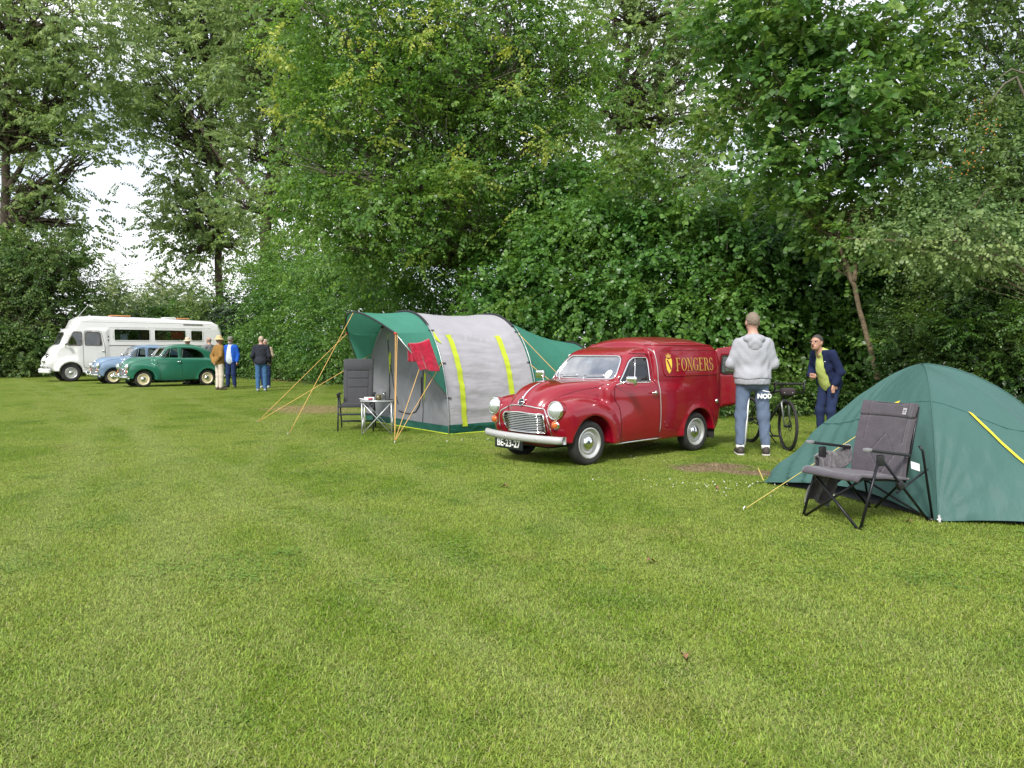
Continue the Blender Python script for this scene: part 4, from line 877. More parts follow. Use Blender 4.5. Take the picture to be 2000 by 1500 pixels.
def serif_text(s, H, W):
    """roman capitals drawn as stroked polygons; returns (verts2d, faces, width)"""
    th, tn, sf = .15, .05, .12
    V, Fs = [], []; x0 = 0.0
    def quad(a, b, c, d):
        a, b, c, d = [Vector(q) for q in (a, b, c, d)]
        if (b - a).length > (d - a).length: a, b, c, d = b, c, d, a
        k = max(1, int((d - a).length / .12))
        for i in range(k):
            n = len(V); t0, t1 = i / k, (i + 1) / k
            V.extend([tuple(a.lerp(d, t0)), tuple(b.lerp(c, t0)), tuple(b.lerp(c, t1)), tuple(a.lerp(d, t1))]); Fs.append((n, n + 1, n + 2, n + 3))
    def vert(x, w, y0=0, y1=1): quad((x - w / 2, y0), (x + w / 2, y0), (x + w / 2, y1), (x - w / 2, y1))
    def hor(xa, xb, y, w): quad((xa, y - w / 2), (xb, y - w / 2), (xb, y + w / 2), (xa, y + w / 2))
    def serif(x, y, w=.36): hor(x - w / 2, x + w / 2, y + (.02 if y < .5 else -.02), .045)
    def arc(cx, cy, rx, ry, a0, a1, w0, w1, n=14):
        for i in range(n):
            p = [a0 + (a1 - a0) * (i + k) / n for k in (0, 1)]; q = []
            for a in p:
                w = w1 + (w0 - w1) * abs(math.cos(a))
                q.append(((cx + (rx - w / 2) * math.cos(a), cy + (ry - w / 2 * .6) * math.sin(a)), (cx + (rx + w / 2) * math.cos(a), cy + (ry + w / 2 * .6) * math.sin(a))))
            quad(q[0][0], q[0][1], q[1][1], q[1][0])
    pi = math.pi
    for ch in s:
        n0 = len(V)
        if ch == 'F':
            vert(.18, th); serif(.18, 0); serif(.12, 1, .24); hor(.1, .62, .975, .05); quad((.57, .80), (.62, .80), (.62, 1), (.57, 1)); hor(.2, .5, .53, .05); quad((.46, .43), (.5, .43), (.5, .63), (.46, .63)); w = .72
        elif ch == 'O': arc(.42, .5, .34, .47, 0, 2 * pi, .15, .05, 28); w = .84
        elif ch == 'N':
            vert(.15, tn); vert(.70, tn); serif(.15, 0, .28); serif(.10, 1, .24); serif(.70, 1, .28); quad((.10, 1), (.26, 1), (.74, 0), (.64, 0)); w = .86
        elif ch == 'G':
            arc(.44, .5, .35, .47, .28 * pi, 1.75 * pi, .15, .05, 24); vert(.68, .13, .06, .42); serif(.68, .40, .30); quad((.68, .70), (.73, .70), (.73, .98), (.70, .98)); w = .86
        elif ch == 'E':
            vert(.18, th); serif(.14, 0, .26); serif(.14, 1, .26); hor(.1, .64, .975, .05); hor(.1, .66, .025, .05); quad((.59, .82), (.64, .82), (.64, 1), (.59, 1)); quad((.61, 0), (.68, 0), (.68, .2), (.66, .2)); hor(.2, .5, .52, .05); quad((.46, .42), (.5, .42), (.5, .62), (.46, .62)); w = .76
        elif ch == 'R':
            vert(.18, th); serif(.18, 0); serif(.12, 1, .24); arc(.36, .74, .24, .235, -.5 * pi, .5 * pi, .14, .05, 14); hor(.2, .38, .975, .05); hor(.2, .40, .505, .05); quad((.34, .50), (.50, .50), (.80, 0), (.63, 0)); serif(.74, 0, .22); w = .82
        elif ch == 'S':
            arc(.32, .735, .21, .235, .15 * pi, 1.5 * pi, .11, .07, 16); arc(.32, .27, .23, .24, -.85 * pi, .5 * pi, .12, .08, 16); quad((.50, .74), (.53, .74), (.53, .96), (.50, .96)); quad((.08, .05), (.11, .05), (.11, .28), (.08, .28)); w = .66
        for i in range(n0, len(V)): V[i] = (V[i][0] + x0, V[i][1])
        x0 += w + .04
    k = W / x0
    return [((a - x0 / 2) * k, (b - .5) * H) for a, b in V], Fs

def ellipse2(c, a, b, n=20): return [(c[0] + a * math.cos(2 * math.pi * k / n), c[1] + b * math.sin(2 * math.pi * k / n)) for k in range(n)]

def build_minor(name, van, body_mat, rim_mat, voxel, loc, rz, scale, label, cat, group=None, fine=True, plate=None):
    root = empty(name, loc, rz, scale, label, cat, group)
    sol = lambda x, y, z: minor_solid(x, y, z, van)
    shell = lambda x, y, z: minor_shell(x, y, z, van)
    sdf_mesh('body', shell, (-3.06, -.86, .15), (.68, .86, 1.76), voxel, body_mat, root, sym=True, proj=4 if van else 3)
    for s in (1, -1):
        wheel(root, (0, s * .635, .289), s, .289, rim_mat); wheel(root, (-2.19, s * .64, .289), s, .289, rim_mat)
    # underside, cabin floor, seats, wheel
    u = MB(); u.box((-1.1, 0, .30), (2.9, .9, .10)); u.box((-.05, 0, .26), (.7, .5, .12)); u.tube([(0, -.6, .289), (0, .6, .289)], .04); u.tube([(-2.19, -.6, .289), (-2.19, .6, .289)], .045)
    u.tube([(-.4, .25, .20), (-2.6, .3, .22)], .025)
    u.build('chassis', M['black_plastic'], root)
    for yy in (-.32, .32):
        st = MB(); st.box((-1.05, yy, .62), (.46, .46, .16)); st.box((-1.30, yy, .88), (.12, .46, .50), Euler((0, .16, 0)).to_matrix())
        st.build('seat', M['interior'], root, bevel=.04)
    da = MB(); da.box((-.60, 0, .93), (.12, 1.14, .16)); da.build('dashboard', M['interior'], root, bevel=.02)
    if van:
        bk = MB(); bk.box((-1.46, 0, .95), (.03, 1.26, 1.0)); bk.build('blackout_panel', M['interior'], root)  # added panel, unseen, keeps the cab dark behind the door windows
    sw = MB(); cc = Vector((-.78, .32, .97)); mm = Euler((0, R(-62), 0)).to_matrix()
    sw.tube([cc + mm @ Vector((.19 * math.cos(a), .19 * math.sin(a), 0)) for a in np.linspace(0, 2 * math.pi, 25)[:-1]], .012, 6, closed=True)
    sw.tube([cc, cc + Vector((.16, 0, -.10))], .02, 6); sw.tube([cc + mm @ Vector((.19, 0, 0)), cc + mm @ Vector((-.19, 0, 0))], .008, 5)
    sw.build('steering_wheel', M['black_plastic'], root)
    # windscreen, its chrome surround and wipers
    ws = patch('windscreen', sol, WS_OUT, 0, -.30, M['windscreen'], root, off=-.004, step=.06)
    mb = MB(); mb.tube(rim_pts(sol, WS_OUT, 0, -.30, .004), .011, 6, closed=True); mb.build('surround', M['chrome'], ws)
    for yy, dy in ((.05, .36), (-.45, .36)):
        a = drop(sol, np.linspace((0, yy, 1.118), (0, yy + dy, 1.13), 6), 0, -.30, .018)
        w = MB(); w.tube(a, .007, 5); w.tube([a[0], a[0] + np.array((.05, .02, -.05))], .008, 5); w.build('wiper', M['chrome'] if fine else M['black_plastic'], root)
    # door skins with a dark shut line behind them
    front = [(-.555, .262), (-.55, .62), (-.53, .74), (-.475, .81), (-.46, .87), (-.475, .99)]
    rear = [(-1.25, 1.0), (-1.28, .70), (-1.315, .30)]
    dl = front + rear
    for s in (1, -1):
        st, dr = (1.0, -1) if s > 0 else (-1.0, 1)
        full = front[::-1] + [(-1.315, .262), (-1.28, .70), (-1.25, 1.02), (-1.238, 1.39), (-1.21, 1.425), (-.90, 1.43)]
        full = [(-.475, .99)] + [q for a_, b_ in zip(full, full[1:]) for q in [tuple(Vector(a_).lerp(Vector(b_), (k_ + 1) / 6)) for k_ in range(6)]]
        d = patch('door', sol, dl, 1, st, body_mat, root, off=.006, step=.05, direc=dr)
        g = MB(); g.tube(drop(sol, [(a_, 0, b_) for a_, b_ in full], 1, st, .0035, dr), .0042, 5); g.build('door_gap', M['shut_line'], d)
        h = drop(sol, [(-1.10, 0, .90), (-1.22, 0, .895)], 1, st, .0, dr)
        hm = MB(); p0, p1 = Vector(h[0]), Vector(h[1]); o_ = Vector((0, .045 * s, 0))
        hm.tube([p1, p1 + o_ * .8, p1.lerp(p0, .3) + o_, p0 + o_ * .9], [.016, .015, .013, .008], 8); hm.lathe([(.03, 0), (.028, .012 * s), (.0, .016 * s)], 14, 'y', p1); hm.build('handle', M['chrome'], d)
        win = patch('side_window', sol, DOOR_WIN, 1, st, M['side_glass'], d, off=-.006, step=.07, direc=dr)
        fr = MB(); fr.tube(rim_pts(sol, DOOR_WIN, 1, st, .003, direc=dr), .010, 6, closed=True)
        fr.tube(drop(sol, np.linspace((-.87, 0, 1.05), (-.95, 0, 1.37), 5), 1, st, .001, dr), .009, 6)
        fr.build('window_frame', M['chrome'] if fine else body_mat, d)
        if not van:
            q = patch('quarter_window', sol, QUARTER_WIN, 1, st, M['side_glass'], root, off=-.006, step=.07, direc=dr)
            f2 = MB(); f2.tube(rim_pts(sol, QUARTER_WIN, 1, st, .002, direc=dr), .009, 6, closed=True); f2.build('window_frame', M['black_rubber'], q)
        # the seam between wing and scuttle
        rs = MB(); rs.tube(drop(sol, np.linspace((-.42, 0, .245), (-1.40, 0, .262), 12), 1, st, .004, dr), .012, 6); rs.build('sill_strip', M['chrome'] if van else body_mat, root)
    # lamps
    for s in (1, -1):
        c = Vector((.515, s * .605, .725)); m = Euler((0, R(-4), R(4) * s)).to_matrix()
        hp = MB(); hp.lathe([(.118, -.10), (.122, -.02), (.116, .0)], 32, 'x', c, m); hp.build('headlamp_bowl', body_mat, root)
        h = MB(); h.lathe([(.098, .012), (.092, .03), (.06, .05), (.03, .058), (.0, .06)], 32, 'x', c, m); hl = h.build('headlight', M['lamp_glass'], root)
        h = MB(); h.lathe([(.121, -.02), (.124, -.005), (.119, .012), (.106, .022), (.097, .014)], 32, 'x', c, m); h.build('bezel', M['chrome'], hl)
        c2 = Vector((.508, s * .60, .545)); i = MB(); i.lathe([(.044, .0), (.046, .02), (.036, .034), (.0, .04)], 20, 'x', c2); il = i.build('indicator', M['amber'], root)
        i = MB(); i.lathe([(.056, -.07), (.058, .0), (.05, .012), (.044, .004)], 20, 'x', c2); i.build('bezel', M['chrome'], il)
    # grille
    GO = rounded([(-.40, .425), (.385, .425), (.40, .58), (.385, .655), (0, .675), (-.395, .655), (-.42, .58)], .05)
    dk = patch('grille', sol, GO, 0, .9, M['black_plastic'], root, off=.006, step=.05)
    g = MB(); g.tube(rim_pts(sol, GO, 0, .9, .012), .013, 6, closed=True); g.build('grille_surround', M['chrome'], dk)
    if fine:
        for k in range(10):
            zz = .445 + .0225 * k; hw = .395 if zz < .625 else .37
            sl = MB(); sl.tube(drop(sol, np.linspace((0, -hw - .008, zz), (0, hw - .03, zz), 9), 0, .9, .017), .0062, 5); sl.build('grille_slat', M['chrome'], dk)
    else:
        g = MB()
        for k in range(7):
            zz = .455 + .033 * k; hw = .37 if zz < .62 else .26
            g.tube(drop(sol, np.linspace((0, -hw, zz), (0, hw, zz), 5), 0, .9, .017), .009, 5)
        g.build('grille_slats', M['chrome'], dk)
    GT = [(.50, .36), (.505, .52), (.46, .66), (.36, .725), (.18, .755), (0, .765), (-.18, .755), (-.36, .725), (-.46, .66), (-.505, .52), (-.50, .36)]
    g = MB(); gp = np.array([(0, a, b) for a, b in GT]); gq = np.stack([np.interp(np.linspace(0, 10, 50), range(11), gp[:, k]) for k in range(3)], 1)
    g.tube(drop(sol, gq, 0, .9, .004), .010, 6); g.build('grille_moulding', M['chrome'], root)
    # bumper
    b = MB(); by = np.linspace(-.79, .765, 33); prof = [(-.03, -.045), (.012, -.048), (.032, -.031), (.04, 0), (.032, .031), (.012, .048), (-.03, .045)]
    vs, fs = [], []
    for i_, yy in enumerate(by):
        bx = .665 - .13 * (abs(yy) / .8) ** 2 - (.10 * max(0, (abs(yy) - .70) / .10) ** 2 if abs(yy) > .70 else 0)
        for a, c in prof: vs.append((bx + a, yy, .362 + c * (1 if abs(yy) < .78 else .55)))
    npf = len(prof)
    for i_ in range(len(by) - 1):
        for k in range(npf): fs.append((i_ * npf + k, i_ * npf + (k + 1) % npf, (i_ + 1) * npf + (k + 1) % npf, (i_ + 1) * npf + k))
    fs += [tuple(range(npf)), tuple(range(len(vs) - npf, len(vs)))[::-1]]
    b.add(vs, fs); bo = b.build('bumper', M['bumper_paint'] if van else M['chrome'], root)
    if van:
        for yy in (-.42, -.16, .10, .42):
            q = MB(); q.ball((.70 - .13 * (abs(yy) / .8) ** 2, yy, .362), (.008, .014, .014), 8, 6); q.build('bolt', M['chrome'], bo)
    else:
        for yy in (-.36, .36):
            q = MB(); q.tube([(.68, yy, .30), (.705, yy, .36), (.71, yy, .46), (.69, yy, .52)], [.03, .036, .034, .015], 8); q.build('overrider', M['chrome'], bo)
        rb = MB(); vs2 = [(-2.95 - (v[0] - .665) * .9, v[1] * .93, v[2] + .02) for v in vs]; rb.add(vs2, fs); rb.build('bumper', M['chrome'], root)
    v = MB(); v.box((.45, 0, .30), (.16, 1.0, .08)); v.build('valance', body_mat if not van else M['dark_red'], root, bevel=.02)
    if plate:
        pc = Vector((.62, -.17, .255)) if van else Vector((.66, 0, .27))
        pl = MB(); pl.box(pc, (.012, .57, .14)); po = pl.build('number_plate', M['plate_black'], root, bevel=.004)
        tv, tf = text_mesh(plate, .128, .003); 
        mesh_obj('lettering', [(pc.x + .0085, pc.y + a, pc.z + b_ * 1.0) for a, b_, _ in tv], tf, M['white_print'], po, False)['kind'] = 'stuff'
    # boot lid or bonnet badge
    bc = drop(sol, [(0, 0, .80)], 0, .9, .006)[0]
    bd = MB(); bd.lathe([(.0, .012), (.04, .010), (.052, .0), (.05, -.02)], 16, 'x', bc, Euler((0, R(-25), 0)).to_matrix()); bb = bd.build('badge', M['black_plastic'], root)
    br = MB(); mm = Euler((0, R(-25), 0)).to_matrix(); br.tube([Vector(bc) + mm @ Vector((.006, .056 * math.cos(a), .048 * math.sin(a))) for a in np.linspace(0, 2 * math.pi, 17)[:-1]], .007, 5, closed=True)
    br.tube([Vector(bc) + mm @ Vector((.013, -.035, .0)), Vector(bc) + mm @ Vector((.013, .035, 0))], .006, 5); br.build('badge_rim', M['chrome'], bb)
    tr = MB(); tz = np.linspace(.83, .90, 7); pts = []
    tr.tube(drop(sol, [(xx, 0, 0) for xx in np.linspace(.53, .20, 14)], 2, 1.4, .006), [.012, .014, .014, .013, .012, .012, .011, .010, .009, .008, .007, .006, .005, .003], 6)
    tr.build('bonnet_strip', M['chrome'], root)
    for s in (1, -1):
        pts = drop(sol, [(xx, s * (.36 + .20 * (.45 - xx) / .9), 0) for xx in np.linspace(.40, -.42, 18)], 2, 1.4, .001)
        q = MB(); q.tube(pts, .0028, 5); q.build('bonnet_seam', M['shut_line'], root)
    return root, sol

def build_van():
    M['van_red'] = paint('van_red_paint', (.25, .002, .014)); M['dark_red'] = mat('dark_red_paint', (.10, .003, .008), .5); M['bumper_paint'] = mat('silver_bumper_paint', (.48, .48, .47), .38, .3)
    a = G(1153, 910); b = G(1359, 882); h = (a - b).normalized(); s = (a - b).length / 2.184
    l = Vector((-h.y, h.x, 0)); O = a - l * (.715 * s)
    root, sol = build_minor('delivery_van', True, M['van_red'], M['steel_paint'], .0175, O, math.atan2(h.y, h.x), s, 'dark red vintage delivery van with gold lettering and chrome grille', 'van', plate='BE-23-27')
    # box gutter, raised panel, lettering, emblem
    for sd in (1, -1):
        st, dr = (1.0, -1) if sd > 0 else (-1.0, 1)
        gu = MB(); gx = np.linspace(-1.29, -2.72, 30); gu.tube(drop(sol, [(q, 0, 1.548 - .02 * max(0, (-q - 2.3) / .4) ** 2) for q in gx], 1, st, .002, dr), .012, 6); gu.build('roof_gutter', M['van_red'], root)
        g2 = MB(); g2.tube(drop(sol, [(-1.272 - .003 * k, 0, 1.50 - .05 * k) for k in range(24)], 1, st, .003, dr), .006, 6); g2.build('pillar_trim', M['steel_paint'] if sd > 0 else M['van_red'], root)
        PO = rounded([(-1.42, 1.115), (-2.66, 1.125), (-2.65, 1.475), (-1.36, 1.475)], .07)
        pn = patch('side_panel', sol, PO, 1, st, M['van_red'], root, .004, .06, dr)
        pr = MB(); pr.tube(rim_pts(sol, PO, 1, st, .003, direc=dr), .007, 5, closed=True); pr.build('panel_bead', M['van_red'], pn)
        tv, tf = serif_text('FONGERS', .185, .88)
        V = np.array([(-2.12 - a_ * sd, 0, 1.275 + b_) for a_, b_ in tv]); mesh_obj('lettering', drop(sol, V, 1, st, .0085, dr), tf, M['gold_print'], pn, False)['kind'] = 'stuff'
        V = np.array([(-2.115 - a_ * sd, 0, 1.272 + b_) for a_, b_ in tv]); mesh_obj('lettering_shade', drop(sol, V, 1, st, .0065, dr), tf, M['dark_red'], pn, False)['kind'] = 'stuff'
        ec = (-1.53, 1.285); sh = [(-.065, .06), (-.05, .08), (0, .06), (.05, .08), (.065, .06), (.062, -.02), (.05, -.08), (.0, -.135), (-.05, -.08), (-.062, -.02)]
        em = patch('emblem', sol, [(ec[0] + p, ec[1] + q) for p, q in sh], 1, st, M['yellow_print'], pn, .008, .05, dr)
        di = patch('emblem_band', sol, [(ec[0] - sd * p, ec[1] + q) for p, q in ((-.05, .05), (-.02, .06), (.05, -.07), (.03, -.09))], 1, st, M['van_red'], em, .0095, .05, dr)
        cr = patch('emblem_crown', sol, [(ec[0] + p, ec[1] + q) for p, q in ((-.045, .085), (-.055, .14), (-.03, .115), (-.015, .155), (0, .12), (.015, .155), (.03, .115), (.055, .14), (.045, .085))], 1, st, M['gold_print'], em, .008, .05, dr)
    # rear doors swung open
    for sd in (1, -1):
        d = empty('rear_door', (-2.80, sd * .60, 0), 0); d.parent = root
        d.rotation_euler = (0, 0, R(180 - 14) if sd > 0 else R(180 + 20)); yy = sd
        # local: +x outward along the door
        dm = MB(); out = rounded([(0, .60), (.43, .66), (.48, .85), (.48, 1.2), (.43, 1.46), (.32, 1.54), (0, 1.50)], .05); hole = rounded([(.08, 1.12), (.38, 1.12), (.36, 1.38), (.10, 1.40)], .06)
        v2, f2 = fill2d(out, .05); hv = np.array(hole); f2 = [f for f in f2 if poly2(np.array([sum(v2[i][0] for i in f) / len(f)]), np.array([sum(v2[i][1] for i in f) / len(f)]), hv)[0] > 0]
        bulge = lambda q: .03 * (1 - ((q[0] - .27) / .30) ** 2) - .10 * max(0, (q[1] - 1.1)) ** 2 - .06 * max(0, .6 - q[1]) ** 2
        o = mesh_obj('door_skin', [(q[0], -sd * bulge(q), q[1]) for q in v2], f2, M['van_red'], d); md = o.modifiers.new('solid', 'SOLIDIFY'); md.thickness = .03; md.offset = 0
        gv, gf = fill2d(rounded([(.07, 1.11), (.39, 1.11), (.37, 1.39), (.09, 1.41)], .06), .06); mesh_obj('door_window', [(q[0], -sd * bulge(q), q[1]) for q in gv], gf, M['side_glass'], d)
        se = MB(); se.tube([(q[0], -sd * (bulge(q) + .016), q[1]) for q in hole], .012, 5, closed=True); se.build('window_seal', M['black_rubber'], d)
    # wing mirrors
    for sd in (1, -1):
        p = Vector(drop(sol, [(-.50, 0, 1.0)], 1, sd * 1.0, 0, -sd)[0]); mc = p + Vector((-.10 if sd > 0 else .30, .20 * sd, .13)) if sd > 0 else p + Vector((.02, .10 * sd, .13))
        if sd > 0: mc = p + Vector((-.05, .23, .08))
        m = MB(); m.tube([p, p + Vector((.01, .03 * sd, .02)), mc + Vector((.02, -.07 * sd, -.01))], .010, 6); mo = m.build('mirror_arm', M['chrome'], root)
        hd = sdf_mesh('mirror', lambda x, y, z: rbox(x, y, z, mc, (.028, .085, .06), .026), mc - Vector((.06, .12, .1)), mc + Vector((.06, .12, .1)), .012, M['chrome'], root)
    # stickers, mud flaps, filler cap, plumbing
    st = patch('tax_disc', sol, ellipse2((.44, 1.155), .055, .055), 0, -.30, M['paper'], root, .001, .05)
    st = patch('paper_note', sol, [(-.10, 1.30), (.02, 1.30), (.02, 1.37), (-.10, 1.37)], 0, -.30, M['paper'], root, -.008, .05)
    for sd in (1, -1):
        f = MB(); f.box((-2.62, sd * .62, .30), (.015, .20, .26), Euler((0, R(-8), 0)).to_matrix()); f.build('mud_flap', M['rubber'], root, bevel=.004)
    fc = Vector(drop(sol, [(-2.66, 0, .72)], 1, 1.0, 0, -1)[0]); f = MB(); f.lathe([(.032, 0), (.032, .012), (.02, .02), (0, .02)], 16, 'y', fc); f.build('filler_cap', M['chrome'], root)
    aer = MB(); aer.box((-.47, .60, 1.02), (.08, .03, .02)); aer.build('bonnet_latch', M['chrome'], root)
    return root
# ------------------------------------------------------------------ tents
def vnoise(x, y, z=0.0): return mnoise.noise(Vector((x, y, z)))
def grid_obj(name, fn, nu, nv, mt, parent, thick=0.0):
    m = MB(); m.grid(fn, nu, nv); return m.build(name, mt, parent, solid=thick)
def rope(name, pts, r, mt, parent, sag=0.0):
    out = []
    for a, b in zip(pts, pts[1:]):
        a, b = Vector(a), Vector(b)
        for i in range(8):
            t = i / 8; q = a.lerp(b, t); q.z -= sag * math.sin(math.pi * t); out.append(q)
    out.append(Vector(pts[-1])); m = MB(); m.tube(out, r, 5); return m.build(name, mt, parent)
def peg(p, d, parent, mt):
    m = MB(); p = Vector(p); d = Vector(d).normalized(); m.tube([p - Vector((0, 0, .05)) - d * .02, p + Vector((0, 0, .035)) - d * .03, p + Vector((0, 0, .045)) - d * .015, p + Vector((0, 0, .03))], .006, 5); return m.build('tent_peg', mt, parent)

def build_big_tent():
    grey = cloth('tent_grey_fabric', (.42, .41, .435), .7, .05, 3, .010, 4, .16, fold=(1.0, 1.0, 4.5)); dark = cloth('tent_grey_shaded', (.225, .23, .245), .7, .05, 3, .010, 4, .12, fold=(3, 3, 1.0))  # front wall takes a darkened grey: its shade is painted into the colour
    green = cloth('tent_green_fabric', (.075, .285, .205), .55, .06, 3, .010, 4, .25, fold=(2.5, 2.5, 1)); skirt = cloth('tent_skirt_fabric', (.014, .085, .060), .5, .15, 7, .008, 14)
    lime = cloth('tent_lime_fabric', (.46, .55, .04), .7, .06, 8); black = mat('tent_pole_sleeve', (.012, .014, .016), .6)
    alu = mat('tent_pole', (.45, .47, .47), .35, .8); orange = mat('guy_rope_orange', (.68, .40, .12), .7); peg_m = mat('peg_steel', (.6, .6, .6), .3, .9); white = mat('tent_logo_white', (.70, .72, .70), .6)
    N0 = G(877, 850); wv = Vector((-.589, .808, 0)).normalized(); ax = Vector((wv.y, -wv.x, 0)); HW, HH = 1.6, 2.13
    c0 = N0 + wv * HW
    t = empty('tunnel_tent', c0, 0, 1, 'grey and green tunnel tent with lime stripes and an open canopy', 'tent')
    def Q(v, w, z): return ax * v - wv * w + Vector((0, 0, z))            # local to the tent's base
    def W(p): return Vector(p) - c0
    n_ = 2.25
    def hoop(th, hw=HW, hh=HH):
        c, s = math.cos(th), math.sin(th); return (math.copysign(abs(c) ** (2 / n_), c) * hw, abs(s) ** (2 / n_) * hh)
    V1 = 1.85
    def body(u, v, lift=0.0):
        th = math.pi * u; w, z = hoop(th); k = math.sin(math.pi * v); sagz = -.055 * k * math.sin(th) ** 2; inn = 1 - .035 * k
        fold = (.020 * (1 - 2 * abs(vnoise(v * 1.5 + 3, z * 5 - 2.6 * (v - .5) ** 2, 2))) + .013 * (1 - 2 * abs(vnoise(v * 3.2, z * 11 + v * 4, 6)))) * min(1, k * 3) * (1 if .05 < z < 1.75 else .45)
        if abs(z - 1.66) < .05 and .2 < v < .72: fold += .012 * vnoise(v * 30, z * 30)
        return Q(V1 * v, w * inn + (fold + lift) * math.cos(th), z + sagz + (fold + lift) * math.sin(th))
    th0 = .043
    def u_at_z(z):                  # near side
        lo, hi = 0.0, .5
        for _ in range(40):
            m = (lo + hi) / 2
            if hoop(math.pi * m)[1] < z: lo = m
            else: hi = m
        return lo
    uz = u_at_z(.17)
    grid_obj('wall_fabric', lambda a, b: body(uz + (1 - 2 * uz) * a, b), 150, 90, grey, t)
    grid_obj('mud_skirt', lambda a, b: body(uz * a, b, .006 + .010 * vnoise(b * 14, a * 3)), 6, 60, skirt, t)
    grid_obj('mud_skirt', lambda a, b: body(1 - uz * a, b, .006), 6, 30, skirt, t)
    m = MB(); m.tube([body(0, i / 20, .012) + Vector((0, 0, .012)) for i in range(21)], .012, 5); m.tube([Q(0, HW - 3.2 * i / 12, .02) + ax * -.01 for i in range(13)], .010, 5); m.build('lime_piping', lime, t)
    for v in (.17, .735):
        u0, u1 = u_at_z(.13), u_at_z(1.70); hw_ = .030
        grid_obj('lime_stripe', lambda a, b: body(u0 + (u1 - u0) * a, v + (b - .5) * 2 * hw_ + .006 * vnoise(a * 9, v * 9), .011 + .008 * vnoise(a * 22, v, b)), 40, 4, lime, t)
    # front wall with its door
    def face(a, b, off=0.0):
        w = HW * (1 - 2 * a); 
        wz = (max(0.0, 1 - abs(w / HW) ** n_)) ** (1 / n_) * HH; z = .14 + (max(wz, .141) - .14) * b
        r = .03 * vnoise(w * 2.2, z * 2.0, 7) + .014 * (1 - 2 * abs(vnoise(w * 6, z * 3, 3))); edge = min(1, (wz - z) * 6 + .0)
        return Q(.02 + r * max(edge, 0) - off, w, z)
    grid_obj('front_wall', lambda a, b: face(.004 + .992 * a, b), 90, 70, dark, t)
    grid_obj('mud_skirt', lambda a, b: Q(.005 - .012 * vnoise(a * 12, b * 2), HW * (1 - 2 * a), .01 + .14 * b), 50, 4, skirt, t)
    zm = mat('zip_black', (.02, .02, .022), .6)
    def F(w, z): 
        a = (1 - w / HW) / 2; wz = (max(0.0, 1 - abs(w / HW) ** n_)) ** (1 / n_) * HH; return face(a, (z - .14) / max(wz - .14, .05), .008)
    z = MB(); z.tube([F(.62 - .0 * i, .95 - .055 * i) for i in range(6)] + [F(.60, .60), F(.55, .45), F(.42, .32), F(.22, .27), F(.0, .27), F(-.25, .30)], .009, 5); z.tube([F(.66, .14 + .12 * i) for i in range(13)], .006, 5); z.tube([F(-.62, .2 + .13 * i) for i in range(12)], .009, 5); z.tube([F(-.62 + .06 * i, 1.2 - .13 * i) for i in range(7)], .007, 5); z.build('door_zip', zm, t)
    def tri(name, pts, mt):
        m = MB(); m.add(pts, [tuple(range(len(pts)))]); return m.build(name, mt, t, False)
    tri('lime_flap', [F(-.66, 1.72), F(-.54, 1.74), F(-.56, 1.3), F(-.61, .95)], lime); tri('lime_flap', [F(.70, 1.05), F(.78, 1.0), F(.74, .62), F(.69, .50)], lime)
    tri('lime_flap', [body(u_at_z(1.62), -.01, .02), body(u_at_z(1.75), .02, .02), body(u_at_z(1.52), .05, .02)], lime)
    # canopy
    cn, cc, cf = (-.9, 1.42, 1.70), (-1.02, .05, 2.10), (-.5, -1.35, 1.76)
    def front(s):                  # s 0 near corner .. 1 far corner
        v = cn[0] * (1 - s) * (1 - 2 * s) + cc[0] * 4 * s * (1 - s) + cf[0] * s * (2 * s - 1)
        w = cn[1] * (1 - s) * (1 - 2 * s) + cc[1] * 4 * s * (1 - s) + cf[1] * s * (2 * s - 1)
        z_ = cn[2] * (1 - s) * (1 - 2 * s) + cc[2] * 4 * s * (1 - s) + cf[2] * s * (2 * s - 1); return Q(v, w, z_)
    us = u_at_z(1.74)
    def can(a, b):
        p = body(us + (1 - 2 * us) * a, 0); q = front(a); r = p.lerp(q, b); r.z -= .03 * math.sin(math.pi * b) * (.4 + .6 * math.sin(math.pi * a)); r.z += .012 * vnoise(a * 7, b * 3 + a * 5, 1) * math.sin(math.pi * b); return r
    grid_obj('canopy', can, 60, 30, green, t)
    def wing(side):
        top = front(0 if side > 0 else 1)
        def fn(a, b):
            z_ = 1.74 - (1.74 - .66) * a; u = u_at_z(z_); p = body(u if side > 0 else 1 - u, 0); q = top.lerp(p, a) if a < 1 else p
            hem = top.lerp(body(u_at_z(.66) if side > 0 else 1 - u_at_z(.66), 0), a); r = p.lerp(hem, b); return r + ax * (.012 * vnoise(a * 5, b * 5, side))
        return fn
    for s_ in (1, -1): grid_obj('canopy_wing', wing(s_), 26, 14, green, t)
    m = MB(); m.tube([front(i / 30) for i in range(31)], .016, 7); m.build('canopy_pole', black, t)
    for s_, u_ in ((0, u_at_z(.66)), (1, 1 - u_at_z(.66))):
        m = MB(); m.tube([front(s_), body(u_, 0)], .009, 5); m.build('canopy_hem', alu if s_ == 0 else black, t)
